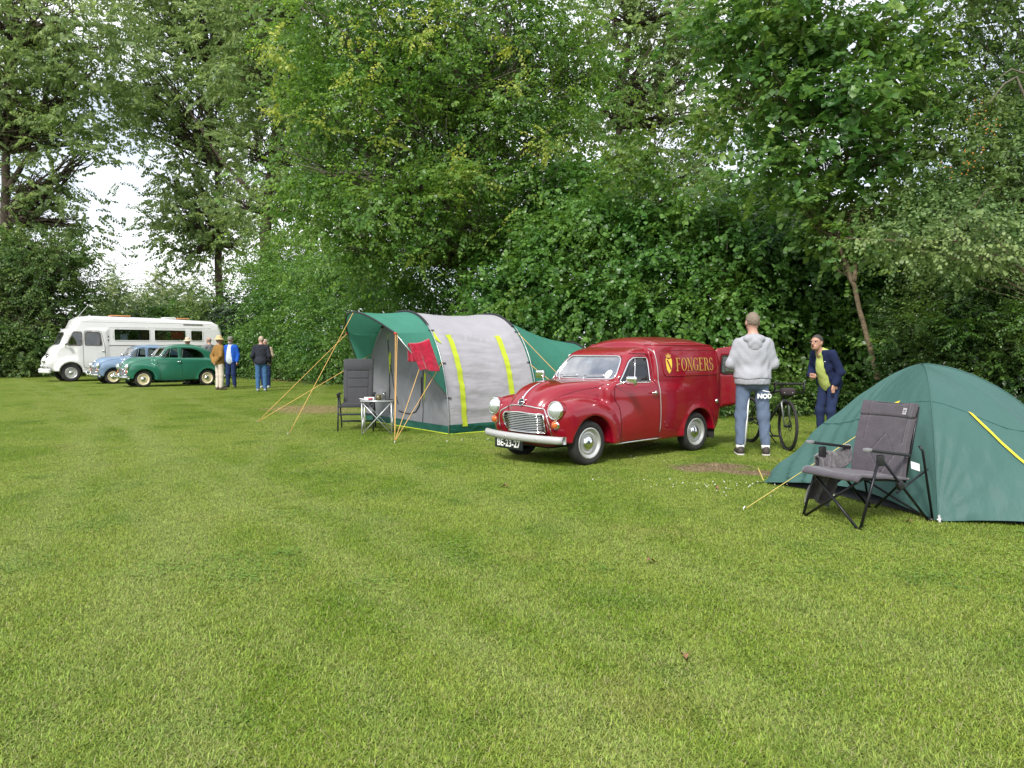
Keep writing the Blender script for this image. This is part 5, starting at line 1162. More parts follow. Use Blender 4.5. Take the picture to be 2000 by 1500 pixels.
    # hoops: black sleeves over the roof, bare poles at the sides
    for v in (0.0, 1.0):
        ua = u_at_z(1.86)
        m = MB(); m.tube([body(ua + (1 - 2 * ua) * i / 30, v, .012) for i in range(31)], .026, 7); m.build('hoop_sleeve', black, t)
        for s_ in (0, 1):
            pts = []
            for i in range(16):
                u = ua * (1 - i / 15); p = body(u if s_ == 0 else 1 - u, v, .03); p += (-ax if v == 0 else ax) * .02; pts.append(p)
            pts[-1].z = -.02
            m = MB(); m.tube(pts, .008, 6); hp = m.build('hoop_pole', alu, t)
            for zc in (1.2, .62, 1.76):
                u = u_at_z(zc); p = body(u if s_ == 0 else 1 - u, v, .02); m = MB(); m.tube([p - ax * .05, p + ax * .06], .010, 5); m.build('pole_clip', black, t)
    # green sleeping end
    V2, V3 = 3.95, 4.75
    def rear(a, b):
        u = a; 
        if b < .72:
            k = b / .72; hw = HW + (1.18 - HW) * k; hh = HH + (1.58 - HH) * k; v = V1 + (V2 - V1) * k; sag = -.10 * math.sin(math.pi * k)
        else:
            k = (b - .72) / .28; hw = 1.18 * (1 - .55 * k * k); hh = 1.58 * (1 - k ** 1.7); v = V2 + (V3 - V2) * k; sag = 0
        w, z_ = hoop(math.pi * u, hw, max(hh, .02)); return Q(v, w * (1 + .03 * sag), z_ + sag * math.sin(math.pi * u) + .01 * vnoise(a * 9, b * 9, 4))
    grid_obj('rear_fabric', rear, 70, 50, green, t)
    m = MB(); m.tube([rear(i / 30, .72) * 1.0 + Vector((0, 0, .015)) for i in range(31)], .028, 7); m.build('hoop_sleeve', black, t)
    # printed emblem: pale disc with a lantern
    def on(du, dv, lift): 
        u, v = .245 + du, .50 + dv; p = rear(u, v); n = (rear(u + .01, v) - p).cross(rear(u, v + .01) - p).normalized(); c = Q(2.8, 0, .6); n = n if n.dot(p - c) > 0 else -n; return p + n * lift
    def disc(pts, lift, name, mt, par):
        m = MB(); c = [sum(q[0] for q in pts) / len(pts), sum(q[1] for q in pts) / len(pts)]; m.add([on(*c, lift)] + [on(q[0], q[1], lift) for q in pts], [(0, i + 1, (i + 1) % len(pts) + 1) for i in range(len(pts))]); return m.build(name, mt, par, False)
    lg = disc(ellipse2((0, 0), .042, .052, 28), .012, 'emblem', white, t)
    disc([(.026, -.010), (.026, .010), (.014, .016), (.012, .013), (-.006, .013), (-.008, .018), (-.020, .016), (-.020, -.016), (-.008, -.018), (-.006, -.013), (.012, -.013), (.014, -.016)], .016, 'emblem_lantern', green, lg)
    disc(ellipse2((.002, 0), .007, .008, 14), .020, 'emblem_lantern_glass', white, lg)
    for k in range(12):
        a = 2 * math.pi * k / 12; disc([(.036 * math.cos(a + d) * r, .045 * math.sin(a + d) * r) for d, r in ((-.07, .86), (.07, .86), (.07, 1.02), (-.07, 1.02))], .016, 'emblem_tick', green, lg)
    # guy ropes and pegs
    S1, S2, S3, S4 = W(G(503, 827)), W(G(565, 850)), W(G(771, 866)), W(Vector((1.75, 13.2, 0)))
    fz = body(1 - u_at_z(1.35), 0)
    for a, b in ((S1, front(1)), (S1, fz), (S2, front(.48)), (S3, front(.0)), (S3, front(0) + Vector((.03, 0, -.02))), (S3, body(u_at_z(1.22), 0, .03)), (S3, front(.02).lerp(body(u_at_z(.66), 0), .5) + Vector((0, 0, -.02)))):
        rope('guy_rope', [a + Vector((0, 0, .03)), b], .0055, orange, t)
    for zc in (1.72, 1.15): rope('guy_rope', [S4 + Vector((0, 0, .03)), body(u_at_z(zc), 1, .03)], .0055, orange, t)
    for s_ in (S1, S2, S3, S4): peg(s_, (c0 - (s_ + c0)), t, peg_m)
    red = mat('red_toggle', (.55, .05, .03), .5)
    for s_ in (0, 1):
        m = MB(); m.ball(front(s_), (.03, .03, .02), 8, 6); m.build('toggle', red, t)
    lp = rear(.30, .72); m = MB(); m.tube([lp, lp + Vector((.06, 0, .06)), lp + Vector((.16, .0, -.03)), lp + Vector((.28, -.05, -.12))], .012, 5); m.build('rope_bundle', orange, t)
    # towel over the canopy hem
    tw = cloth('red_towel', (.36, .010, .035), .95, .10, 9, .006, 60, sheen=.5)
    h0, h1 = front(0), body(u_at_z(.66), 0); a0 = h0.lerp(h1, .27) + c0; a1 = h0.lerp(body(u_at_z(1.60), 0), .97) + c0
    a0 = D_at(800, 668, 12.55); a1 = D_at(838, 659, 12.62)
    def towel(a, b):
        top = a0.lerp(a1, a) + Vector((0, 0, -.03 * math.sin(math.pi * a))); L = .46 + .05 * a - .03 * math.sin(a * 5)
        p = top + Vector((.165 * b + .03 * math.sin(a * 9) * b, -.05 + .03 * math.sin(a * 13 + b * 2) * b, -L * b)); 
        if b < .06: p += Vector((0, .05 * (1 - b / .06), -.02 * (1 - b / .06)))
        return p + Vector((0, .012 * vnoise(a * 8, b * 8), 0))
    o = grid_obj('towel', towel, 40, 40, tw, None, .014); tag(o, 'crumpled red towel hung over the hem of the green canopy', 'towel')
    def flap(a, b):
        q = towel(a * .35, 0) ; return q + Vector((-.035 + .03 * b * a, .06 + .02 * math.sin(a * 6), -.30 * b))
    grid_obj('back_fold', flap, 12, 14, tw, o, .012)
    return t
def D_at(px, py, Y): return P(px, py, Y)

def build_dome_tent():
    fab = cloth('dome_green_fabric', (.062, .142, .125), .5, .05, 2.2, .010, 4, .14, fold=(3, 3, .8)); seam = cloth('dome_seam', (.034, .105, .095), .6); blk = cloth('groundsheet_black', (.02, .022, .024), .5); gry = cloth('inner_tent_grey', (.30, .31, .31), .8, .1)
    yel = mat('strap_yellow', (.80, .60, .02), .6); yrope = mat('guy_rope_yellow', (.55, .45, .12), .7); met = mat('peg_bright', (.75, .75, .73), .3, .6)
    L, N, V, Rr, Fr = [Vector(q).to_2d() if hasattr(q, 'to_2d') else Vector(q) for q in (G(1490, 945), G(1832, 1021), Vector((4.72, 5.86, 0)), Vector((5.55, 6.95, 0)), Vector((4.75, 9.05, 0)))]
    C2 = Vector((4.05, 7.62)); H = 1.275
    t = empty('dome_tent', (C2.x, C2.y, 0), 0, 1, 'dark green dome tent with a yellow strap in the right foreground', 'tent')
    per = [L, N, V, Rr, Fr]; ang = [math.atan2((p - C2).y, (p - C2).x) for p in per]; pw = [1.38, 2.7, 1.6, 1.9, 1.7]
    while any(ang[i + 1] < ang[i] for i in range(4)):
        for i in range(4):
            if ang[i + 1] < ang[i]: ang[i + 1] += 2 * math.pi
    def edge(s):                      # s in 0..5 round the perimeter
        i = int(s) % 5; f = s - int(s); a, b = per[i], per[(i + 1) % 5]; bow = math.sin(math.pi * f)
        p = a.lerp(b, f); inward = (C2 - p).normalized(); p = p + inward * (.10 * bow if i != 1 else .04 * bow)
        q = pw[i] + (pw[(i + 1) % 5] - pw[i]) * (.5 - .5 * math.cos(math.pi * f)); return p - C2, q, bow, f, i
    def surf(s, r, lift=0.0):
        e, q, bow, f, i = edge(s % 5); z = H * (1 - r ** q) * (1 - .045 * bow * math.sin(math.pi * min(r, 1)) ** 1.0); z = z + (.11 * bow if i == 0 else .035 * bow) * r ** 4 + .015
        w = .014 * math.sin(f * 34 + 6 * r) * (r ** 2) * max(0, 1 - abs(f - (.12 if i == 0 else .9)) * 5) if i in (0, 1) else 0
        w += .024 * math.sin((f - r * .45) * 60) * max(0, 1 - abs(f - .15) / .3) * r ** 1.5 if i == 0 else 0
        if i == 0 and f < .5:
            a_ = math.atan2((1 - r) * 1.3, f + .02); q_ = math.hypot((1 - r) * 1.3, f); w += .020 * math.sin(a_ * 24) * math.exp(-q_ / .30) * min(1, q_ * 9)
        if (i == 0 and f > .6) or (i == 1 and f < .4):
            g_ = 1 - f if i == 0 else f; a_ = math.atan2((1 - r) * 1.3, g_ + .02); q_ = math.hypot((1 - r) * 1.3, g_); w += .014 * math.sin(a_ * 20) * math.exp(-q_ / .22) * min(1, q_ * 9)
        if i == 1 and f > .3: w += .012 * math.sin((f + .35 * r) * 44) * (r ** 3) * (f - .3)
        w += .022 * vnoise(e.x * r * 3 + 5, e.y * r * 3, z * 4) * r + .014 * (1 - 2 * abs(vnoise(e.x * r * 6, e.y * r * 6, z * 3 + 4))) * r
        k = r * (1 + (w + lift) / max(e.length, .1)); 
        return Vector((e.x * k, e.y * k, z + (w + lift) * (1 - r) + lift * .6))
    grid_obj('flysheet', lambda a, b: surf(5 * a, .004 + .996 * b), 400, 84, fab, t)
    # floor and inner tent seen under the lifted hem
    m = MB(); pts = [surf(5 * i / 60, .93) for i in range(60)]; m.add([Vector((p.x, p.y, .0)) for p in pts] + [Vector((p.x * .97, p.y * .97, .10)) for p in pts] + [Vector((0, 0, .06))], [(i, (i + 1) % 60, 60 + (i + 1) % 60, 60 + i) for i in range(60)] + [(60 + i, 60 + (i + 1) % 60, 120) for i in range(60)]); m.build('groundsheet', blk, t)
    for s in (1.0, 3.0, 4.0):
        m = MB(); m.tube([surf(s, .02 + .98 * i / 30, .001) for i in range(31)], .007, 6); m.build('pole_seam', fab, t)
    m = MB(); m.tube([surf(s / 10, .60, .001) for s in range(50)], .003, 5, closed=True); m.build('ring_seam', seam, t)
    grid_obj('yellow_strap', lambda a, b: surf(1.41 + .45 * a + (b - .5) * .05 * (1 - .4 * a), .60 + .30 * a, .012), 24, 3, yel, t)
    tp = [surf(.58, .585, .02), surf(.73, .585, .02), surf(.69, .64, .03), surf(.62, .66, .03)]
    m = MB(); m.add(tp, [(0, 1, 2, 3)]); m.build('vent_flap', yel, t, False)
    base = Vector((C2.x, C2.y, 0)); S = G(1457, 997) - base; anchor = surf(.60, .66, .0)
    rope('guy_rope', [S + Vector((0, 0, .02)), anchor], .0042, yrope, t); peg(S, anchor - S, t, met)
    l0 = surf(0, 1.0); rope('guy_rope', [l0 + Vector((0, 0, .02)), l0 + Vector((.02, .25, .12))], .005, yrope, t)
    m = MB(); m.tube([l0, l0 + Vector((-.10, -.02, .0))], .004, 5); m.build('corner_cord', blk, t)
    n0 = surf(1, 1.0); m = MB(); m.tube([n0 + Vector((.0, -.01, .05)), n0 + Vector((-.015, -.05, -.005))], .012, 6); m.tube([n0 + Vector((.02, -.02, .02)), n0 + Vector((-.03, -.04, .02))], .008, 6); m.build('tent_peg', met, t)
    return t

# ------------------------------------------------------------------ camping furniture
def build_armchair():
    fabm = cloth('chair_purple_grey', (.080, .070, .082), .85, .10, 12, .004, 60, sheen=.3); pip = mat('chair_piping', (.03, .028, .03), .8); tube = mat('chair_tube', (.022, .022, .026), .35, .6); plast = mat('chair_arm_plastic', (.016, .016, .018), .38); tagm = mat('chair_label', (.42, .40, .42), .7); cap = mat('arm_cap_grey', (.22, .22, .23), .35)
    B = G(1677, 1036); xa = Vector((.41, -.912, 0)); ya = Vector((.912, .41, 0))
    o = B - xa * .57; rz = math.atan2(xa.y, xa.x)
    c = empty('folding_armchair', o, rz, 1, 'dark purple grey folding armchair standing in front of the dome tent', 'chair'); W = .57
    # local: x along the front, y backwards (ya = rotate +90 of xa)
    def l(x, y, z): return Vector((x, y, z))
    def bar(name, pts, r=.0115): m = MB(); m.tube(pts, r, 8); return m.build(name, tube, c)
    for x, s in ((0, -1), (W, 1)):
        xo = x + s * .012
        bar('leg', [l(xo, 0, 0), l(xo, .20, .575)])                      # front leg up to the arm
        bar('leg', [l(xo, .79, 0), l(xo, .22, .56)])                     # long diagonal to the rear foot
        bar('leg', [l(xo + s * .02, .81, .01), l(xo + s * .02, .67, .60), l(xo, .65, .64)], .010)
        bar('side_brace', [l(xo, .40, .27), l(xo, .76, .44)], .009)
        a = MB(); a.box(l(xo, .30, .602), (.050, .46, .024), Euler((R(-8), 0, 0)).to_matrix()); am = a.build('armrest', plast, c, bevel=.010)
        a = MB(); a.box(l(xo, .065, .638), (.052, .055, .028)); a.build('armrest_cap', cap, am, bevel=.010)
        a = MB(); a.box(l(xo, .21, .545), (.035, .06, .09)); a.build('arm_joint', plast, c, bevel=.008)
        a = MB(); a.box(l(xo, .44, .33), (.035, .06, .07), Euler((R(30), 0, 0)).to_matrix()); a.build('frame_joint', plast, c, bevel=.008)
        for yy in (.79,):
            a = MB(); a.tube([l(xo, yy, .015), l(xo + s * .03, yy + .01, .02)], .016, 8); a.build('foot', plast, c)
    bar('cross_leg', [l(0, .0, .0), l(W - .02, .05, .40)]); bar('cross_leg', [l(W, .0, .0), l(.02, .05, .40)])
    bar('cross_leg', [l(0, .84, .0), l(W - .02, .52, .36)], .010); bar('cross_leg', [l(W, .84, .0), l(.02, .52, .36)], .010)
    for x in (.02, W - .02):
        bar('seat_rail', [l(x, .02, .405), l(x, .54, .355)]); bar('back_post', [l(x, .53, .34), l(x, .61, .66), l(x, .675, .96)])
    # padded seat and back as one continuous quilted sheet in two parts
    def seat(a, b):
        x = W * (1.02 * a - .01); y = -.03 + .58 * b; e = math.sin(math.pi * a); f = math.sin(math.pi * min(max(b, 0), 1)); lip = -.05 * max(0, (.10 - b) / .10) ** 2
        return l(x, y, .435 - .065 * b - .035 * e * f + lip + .006 * vnoise(a * 6, b * 6, 1))
    grid_obj('seat', seat, 30, 30, fabm, c, .02)
    def back(a, b, lift=0.0):
        x = .02 + (W - .04) * a; y = .515 + .15 * b - .02 * math.sin(math.pi * b); z_ = .36 + .625 * b; e = math.sin(math.pi * a)
        d = .055 * e ** .7 - lift; wq = 0.0
        # quilting creases: a band under the head roll, two side welts, a big diamond
        for dist in (abs(b - .80), ) : wq += max(0, 1 - dist / .018)
        for xx in (.13, .87): wq += max(0, 1 - abs(a - xx) / .022) * (b > .45)
        for sgn in (1, -1): wq += max(0, 1 - abs((b - .30) - (.27 - abs(a - .5) * 1.1) * sgn) / .02) * (abs(a - .5) < .25)
        d += .018 * min(wq, 1) - .010 * (b > .81); return l(x, y + d + .004 * vnoise(a * 7, b * 9), z_ - .012 * (b > .97) * e)
    bk = grid_obj('backrest', back, 70, 80, fabm, c, .03)
    m = MB(); m.tube([back(.13 + .74 * i / 20, .80, .02) for i in range(21)], .004, 5); m.build('piping', pip, bk)
    for sgn in (1, -1):
        m = MB(); m.tube([back(.25 + .5 * i / 16, .30 + (.27 - abs(.25 + .5 * i / 16 - .5) * 1.1) * sgn, .012) for i in range(17)], .003, 5); m.build('piping', pip, bk)
    m = MB(); m.grid(lambda a, b: back(.76 + .08 * a, .845 + .085 * b, .022), 3, 3); m.build('label_patch', tagm, bk, False)
    m = MB(); m.tube([back(.785, .90, .026), back(.815, .905, .026), back(.815, .89, .026)], .002, 4); m.tube([back(.785, .875, .026), back(.815, .88, .026)], .002, 4); m.build('label_print', pip, bk)
    wt = mat('white_tag', (.7, .7, .7), .7); m = MB(); m.add([l(W + .01, .56, .52), l(W + .06, .60, .50), l(W + .065, .60, .44), l(W + .015, .56, .46)], [(0, 1, 2, 3)]); m.build('care_tag', wt, c, False)
    # fleece hanging over the far arm
    fl = cloth('grey_fleece', (.085, .075, .082), 1.0, .25, 40, .012, 90, sheen=.6)
    mw = Matrix.Translation(o) @ Matrix.Rotation(rz, 4, 'Z')
    def fleece(a, b):
        y = .16 + .38 * a; zt = .50 + .07 * a + .02 * math.sin(a * 7)
        s = b * 1.0
        if s < .12: p = l(-.012 + .02 * (1 - s / .12), y, zt - .14 + 1.1 * s)
        elif s < .2: t_ = (s - .12) / .08; p = l(-.012 - .04 * t_, y, zt - .008 + .012 * math.sin(math.pi * t_))
        else: t_ = (s - .2) / .8; p = l(-.052 - .09 * t_ + .035 * math.sin(a * 15 + t_ * 3) * t_, y + .03 * math.sin(t_ * 5) - .05 * t_ * (a - .3), zt - (zt - .07 - .04 * math.sin(a * 6)) * t_)
        return mw @ (p + Vector((.012 * vnoise(a * 9, b * 12), .015 * vnoise(a * 7, b * 7, 3), 0)))
    f = grid_obj('fleece_blanket', fleece, 36, 60, fl, None, .016); tag(f, 'rumpled grey fleece hanging over the far arm of the folding armchair', 'blanket')
    return c

def build_recliner():
    fabm = cloth('recliner_grey', (.062, .062, .068), .75, .08, 14, .002, 70); tr = mat('recliner_trim', (.25, .25, .26), .5); fr = mat('recliner_frame', (.045, .048, .055), .4, .5); pl = mat('recliner_plastic', (.014, .014, .016), .45)
    o = Vector((-2.78, 13.75, 0)); c = empty('reclining_chair', o, R(6), 1, 'dark grey high backed reclining chair beside the tent front', 'chair')
    W = .56; l = lambda x, y, z: Vector((x, y, z))
    def back(a, b):
        x = (a - .5) * (.50 + .04 * b); x = max(-.26, min(.26, x)); cr = 1.0
        if b > .93: x *= 1 - .10 * ((b - .93) / .07) ** 2
        q = .018 * math.sin(math.pi * a) ** .5 
        for bb in (.36, .56, .74): q -= .014 * max(0, 1 - abs(b - bb) / .02) * (.14 < a < .86)
        for aa in (.14, .86): q -= .012 * max(0, 1 - abs(a - aa) / .025) * (b < .75)
        q += .02 * (b > .75) * math.sin(math.pi * (b - .75) / .25)
        return l(x, .20 + .20 * b - q, .46 + .80 * b)
    bk = grid_obj('backrest', back, 44, 70, fabm, c, .03)
    m = MB(); e = [back(0, i / 20) for i in range(20)] + [back(i / 12, 1) for i in range(13)] + [back(1, 1 - i / 20) for i in range(1, 21)]; m.tube([p + Vector((0, .008, 0)) for p in e], .010, 6); m.build('trim', tr, bk)
    m = MB(); m.box(l(0, -.03, .475), (.50, .50, .045)); m.build('seat', fabm, c, bevel=.015)
    for s in (-1, 1):
        x = s * .305
        def bar(name, pts, r=.014): m = MB(); m.tube(pts, r, 6); return m.build(name, fr, c)
        bar('leg', [l(x, -.32, 0), l(x, -.18, .62)]); bar('leg', [l(x, .30, 0), l(x, -.02, .63)]); 
        m = MB(); m.box(l(x, -.08, .655), (.055, .42, .028)); m.build('armrest', pl, c, bevel=.010)
        m = MB(); m.box(l(x, -.20, .615), (.04, .10, .06)); m.build('arm_bracket', pl, c, bevel=.01)
        bar('seat_rail', [l(s * .27, -.27, .45), l(s * .27, .22, .45)]); bar('back_post', [l(s * .25, .22, .46), l(s * .255, .43, 1.24)], .010)
    for y, z in ((-.25, .30), (.22, .14), (-.28, .44)):
        m = MB(); m.box(l(0, y, z), (.61, .022, .035)); m.build('cross_bar', fr, c, bevel=.006)
    # table
    alu = mat('table_aluminium', (.68, .69, .70), .35, .7); top = mat('table_top_grey', (.16, .165, .17), .5)
    tp = empty('folding_table', G(735, 850) + Vector((0, .16, 0)), R(4), 1, 'small folding table with crossed silver legs in front of the grey tent', 'table')
    m = MB(); m.box((0, 0, .575), (.53, .42, .018)); m.build('tabletop', top, tp, bevel=.005)
    m = MB(); m.tube([(-.265, -.21, .575), (.265, -.21, .575), (.265, .21, .575), (-.265, .21, .575)], .012, 6, closed=True); m.build('table_rim', alu, tp)
    X, Y_ = .245, .19
    for sx in (-1, 1):
        for sy in (-1, 1):
            m = MB(); m.tube([(sx * X, sy * Y_, 0), (sx * X, sy * Y_, .565)], .011, 6); m.build('leg', alu, tp)
    for sy in (-1, 1):
        for k in (-1, 1):
            m = MB(); m.tube([(k * X, sy * Y_ + .008 * k, .02), (-k * X, sy * Y_ + .008 * k, .555)], .0075, 5); m.build('cross_strut', alu, tp)
    for sx in (-1, 1):
        for k in (-1, 1):
            m = MB(); m.tube([(sx * X, k * Y_, .02), (sx * X, -k * Y_, .555)], .0075, 5); m.build('cross_strut', alu, tp)
    b = tp.location; wp = mat('packet_white', (.75, .75, .75), .5); rp = mat('packet_red', (.55, .05, .06), .5); cup = mat('cup_olive', (.10, .085, .03), .25); gl = mat('drinking_glass', (.8, .82, .82), .05, trans=.9)
    m = MB(); m.box(b + Vector((-.13, -.08, .612)), (.17, .10, .05), Euler((0, 0, .2)).to_matrix()); p = m.build('packet', wp, None, bevel=.008); tag(p, 'white packet with red print lying on the folding table', 'packet')
    m = MB(); m.box(b + Vector((-.10, -.135, .612)), (.07, .006, .028), Euler((0, 0, .2)).to_matrix()); m.build('packet_print', rp, p)
    m = MB(); m.box(b + Vector((-.24, -.03, .60)), (.10, .14, .012), Euler((0, .1, .5)).to_matrix()); tag(m.build('paper_sheet', M['paper'], None), 'loose white paper at the left end of the folding table', 'paper')
    m = MB(); m.lathe([(.001, .585), (.042, .585), (.046, .60), (.047, .675), (.043, .675), (.040, .60), (.001, .595)], 18, 'z', Vector((b.x + .02, b.y - .04, 0))); m.tube([b + Vector((.065, -.04, .60)), b + Vector((.095, -.04, .62)), b + Vector((.095, -.04, .65)), b + Vector((.065, -.04, .665))], .006, 5); tag(m.build('mug', cup, None), 'olive brown mug in the middle of the folding table', 'mug')
    m = MB(); m.lathe([(.001, .585), (.028, .585), (.036, .72), (.033, .72), (.026, .592), (.001, .592)], 18, 'z', Vector((b.x + .10, b.y + .05, 0))); tag(m.build('drinking_glass', gl, None), 'empty clear drinking glass behind the mug on the table', 'glass')
    m = MB(); m.box(b + Vector((.20, -.03, .592)), (.13, .07, .012), Euler((0, 0, .3)).to_matrix()); tag(m.build('phone', mat('phone_black', (.012, .012, .014), .15), None, bevel=.004), 'flat black phone at the right end of the folding table', 'phone')

def build_posts():
    c = G(563, 736.5); wh = mat('post_white_paint', (.66, .68, .68), .5, var=.1, scale=8); bl = mat('tap_blue', (.03, .09, .28), .4)
    p = empty('water_post', c, 0, 1, 'short white post with a blue tap in front of the hedge', 'post')
    m = MB(); m.tube([(0, 0, 0), (0, 0, .62), (0, 0, .66)], [.095, .095, .05], 14); m.build('pillar', wh, p)
    m = MB(); m.box((0, 0, .69), (.24, .22, .06)); m.build('cap', wh, p, bevel=.02)
    m = MB(); m.box((-.16, -.06, .58), (.20, .16, .16)); m.build('tap_box', bl, p, bevel=.03); m = MB(); m.tube([(-.2, -.06, .5), (-.21, -.06, .40)], .02, 6); m.build('hose_stub', bl, p)
    c = G(636, 744); wo = mat('stake_wood', (.30, .23, .13), .9, var=.3, scale=6)
    m = MB(); m.tube([c + Vector((0, 0, -.1)), c + Vector((.01, 0, .3)), c + Vector((.02, 0, .70)), c + Vector((.02, 0, .715))], [.075, .072, .068, .05], 10); tag(m.build('wooden_stake', wo, None), 'bare round wooden stake at the foot of the hedge', 'stake')

# ------------------------------------------------------------------ bicycle
def build_bike():
    fa, ra = G(1538, 881), G(1453, 862); ra = fa + (ra - fa).normalized() * 1.05
    d = (fa - ra).normalized(); rz = math.atan2(d.y, d.x)
    b = empty('bicycle', ra, rz, 1, 'grey gravel bicycle with drop handlebar and a bar bag beside the hedge', 'bicycle')
    tyre = mat('bike_tyre', (.02, .019, .018), .8); rimm = mat('bike_rim', (.03, .03, .032), .3, .6); frm = mat('bike_frame', (.045, .05, .05), .35, .4); fork_m = mat('bike_fork', (.22, .24, .22), .3, .5); bag = cloth('bike_bag', (.048, .038, .040), .9); tape = mat('bar_tape', (.015, .015, .016), .8); side = mat('tyre_sidewall', (.12, .075, .04), .8)
    r = .355
    def whl(x, steer, name_parent):
        w = empty('wheel', (x, 0, r), steer); w.parent = name_parent
        m = MB(); m.tube([(r * .955 * math.cos(a), 0, r * .955 * math.sin(a)) for a in np.linspace(0, 2 * math.pi, 49)[:-1]], .022, 8, closed=True); m.build('tyre', tyre, w)
        m = MB(); m.tube([(r * .885 * math.cos(a), 0, r * .885 * math.sin(a)) for a in np.linspace(0, 2 * math.pi, 49)[:-1]], .013, 6, closed=True); m.build('rim', rimm, w)
        m = MB()
        for k in range(24):
            a = 2 * math.pi * k / 24; s = .02 if k % 2 else -.02; m.tube([(.02 * math.cos(a + 1), s, .02 * math.sin(a + 1)), (r * .88 * math.cos(a), 0, r * .88 * math.sin(a))], .0016, 3, cap=False)
        m.build('spokes', rimm, w)['kind'] = 'stuff'
        m = MB(); m.tube([(0, -.05, 0), (0, .05, 0)], .02, 8); m.lathe([(.062, .028), (.075, .028), (.075, .030), (.062, .030)], 20, 'y'); m.build('hub', rimm, w)
    whl(0, 0, b); whl(1.05, R(-12), b)
    bb = Vector((.44, 0, .28)); st = Vector((.30, 0, .80)); hd = Vector((.90, 0, .86)); hb = Vector((.93, 0, .72)); fx = Vector((1.05, 0, r))
    f = MB()
    for a, c, q in ((bb, st, .017), (st - Vector((0, 0, .06)), hd, .018), (bb, hb, .021), (hd, hb, .02), (bb, Vector((0, .04, r)), .009), (bb, Vector((0, -.04, r)), .009), (st - Vector((0, 0, .1)), Vector((0, .04, r)), .008), (st - Vector((0, 0, .1)), Vector((0, -.04, r)), .008)): f.tube([a, c], q, 8)
    f.build('frame', frm, b)
    k = MB()
    for s in (-.05, .05): k.tube([hb, hb + Vector((.03, s, -.04)), fx + Vector((-.01, s, 0))], [.02, .016, .010], 8)
    k.build('fork', fork_m, b)
    m = MB(); m.tube([st, st + Vector((-.03, 0, .14))], .013, 8); m.build('seat_post', frm, b)
    m = MB(); m.tube([st + Vector((-.16, 0, .16)), st + Vector((-.02, 0, .155)), st + Vector((.12, 0, .15))], [.065, .05, .02], 10, flat=.4); m.build('saddle', tape, b)
    m = MB(); m.tube([hd, hd + Vector((-.02, 0, .07)), hd + Vector((.07, 0, .09))], .014, 8); m.build('stem', frm, b)
    h = hd + Vector((.07, 0, .09)); m = MB()
    for s in (-1, 1): m.tube([h, h + Vector((0, .16 * s, 0)), h + Vector((.01, .21 * s, 0)), h + Vector((.09, .225 * s, -.005)), h + Vector((.12, .23 * s, -.06)), h + Vector((.08, .24 * s, -.12)), h + Vector((-.03, .245 * s, -.13))], .015, 8)
    m.build('handlebar', tape, b)
    for s in (-1, 1):
        m = MB(); m.tube([h + Vector((.10, .225 * s, .0)), h + Vector((.135, .225 * s, .05)), h + Vector((.13, .225 * s, .0)), h + Vector((.11, .23 * s, -.10))], [.014, .012, .008, .005], 6); m.build('brake_lever', fork_m, b)
    bm_ = sdf_mesh('bar_bag', lambda x, y, z: rbox(x, y, z, (h.x + .03, .02, h.z - .115), (.06, .11, .06), .045), (h.x - .08, -.2, h.z - .22), (h.x + .2, .2, h.z + .02), .018, bag, b)
    for yy in (-.09, .09):
        m = MB(); m.ball((h.x + .088, yy * .7, h.z - .125), (.006, .012, .012), 8, 6); m.build('bag_stud', fork_m, bm_)
    m = MB(); m.lathe([(.0, .05), (.085, .05), (.085, .055), (.0, .055)], 24, 'y', bb); m.tube([bb + Vector((0, .06, 0)), bb + Vector((.12, .07, -.12))], .011, 6); m.tube([bb + Vector((0, -.06, 0)), bb + Vector((-.12, -.07, .12))], .011, 6); m.build('crank', rimm, b)
    for q in ((.12, .11, -.12), (-.12, -.11, .12)):
        m = MB(); m.box(bb + Vector(q), (.09, .08, .02)); m.build('pedal', tape, b)
    m = MB(); m.tube([(.32, .06, .27), (.30, .30, .0)], .010, 6); m.build('kickstand', frm, b)
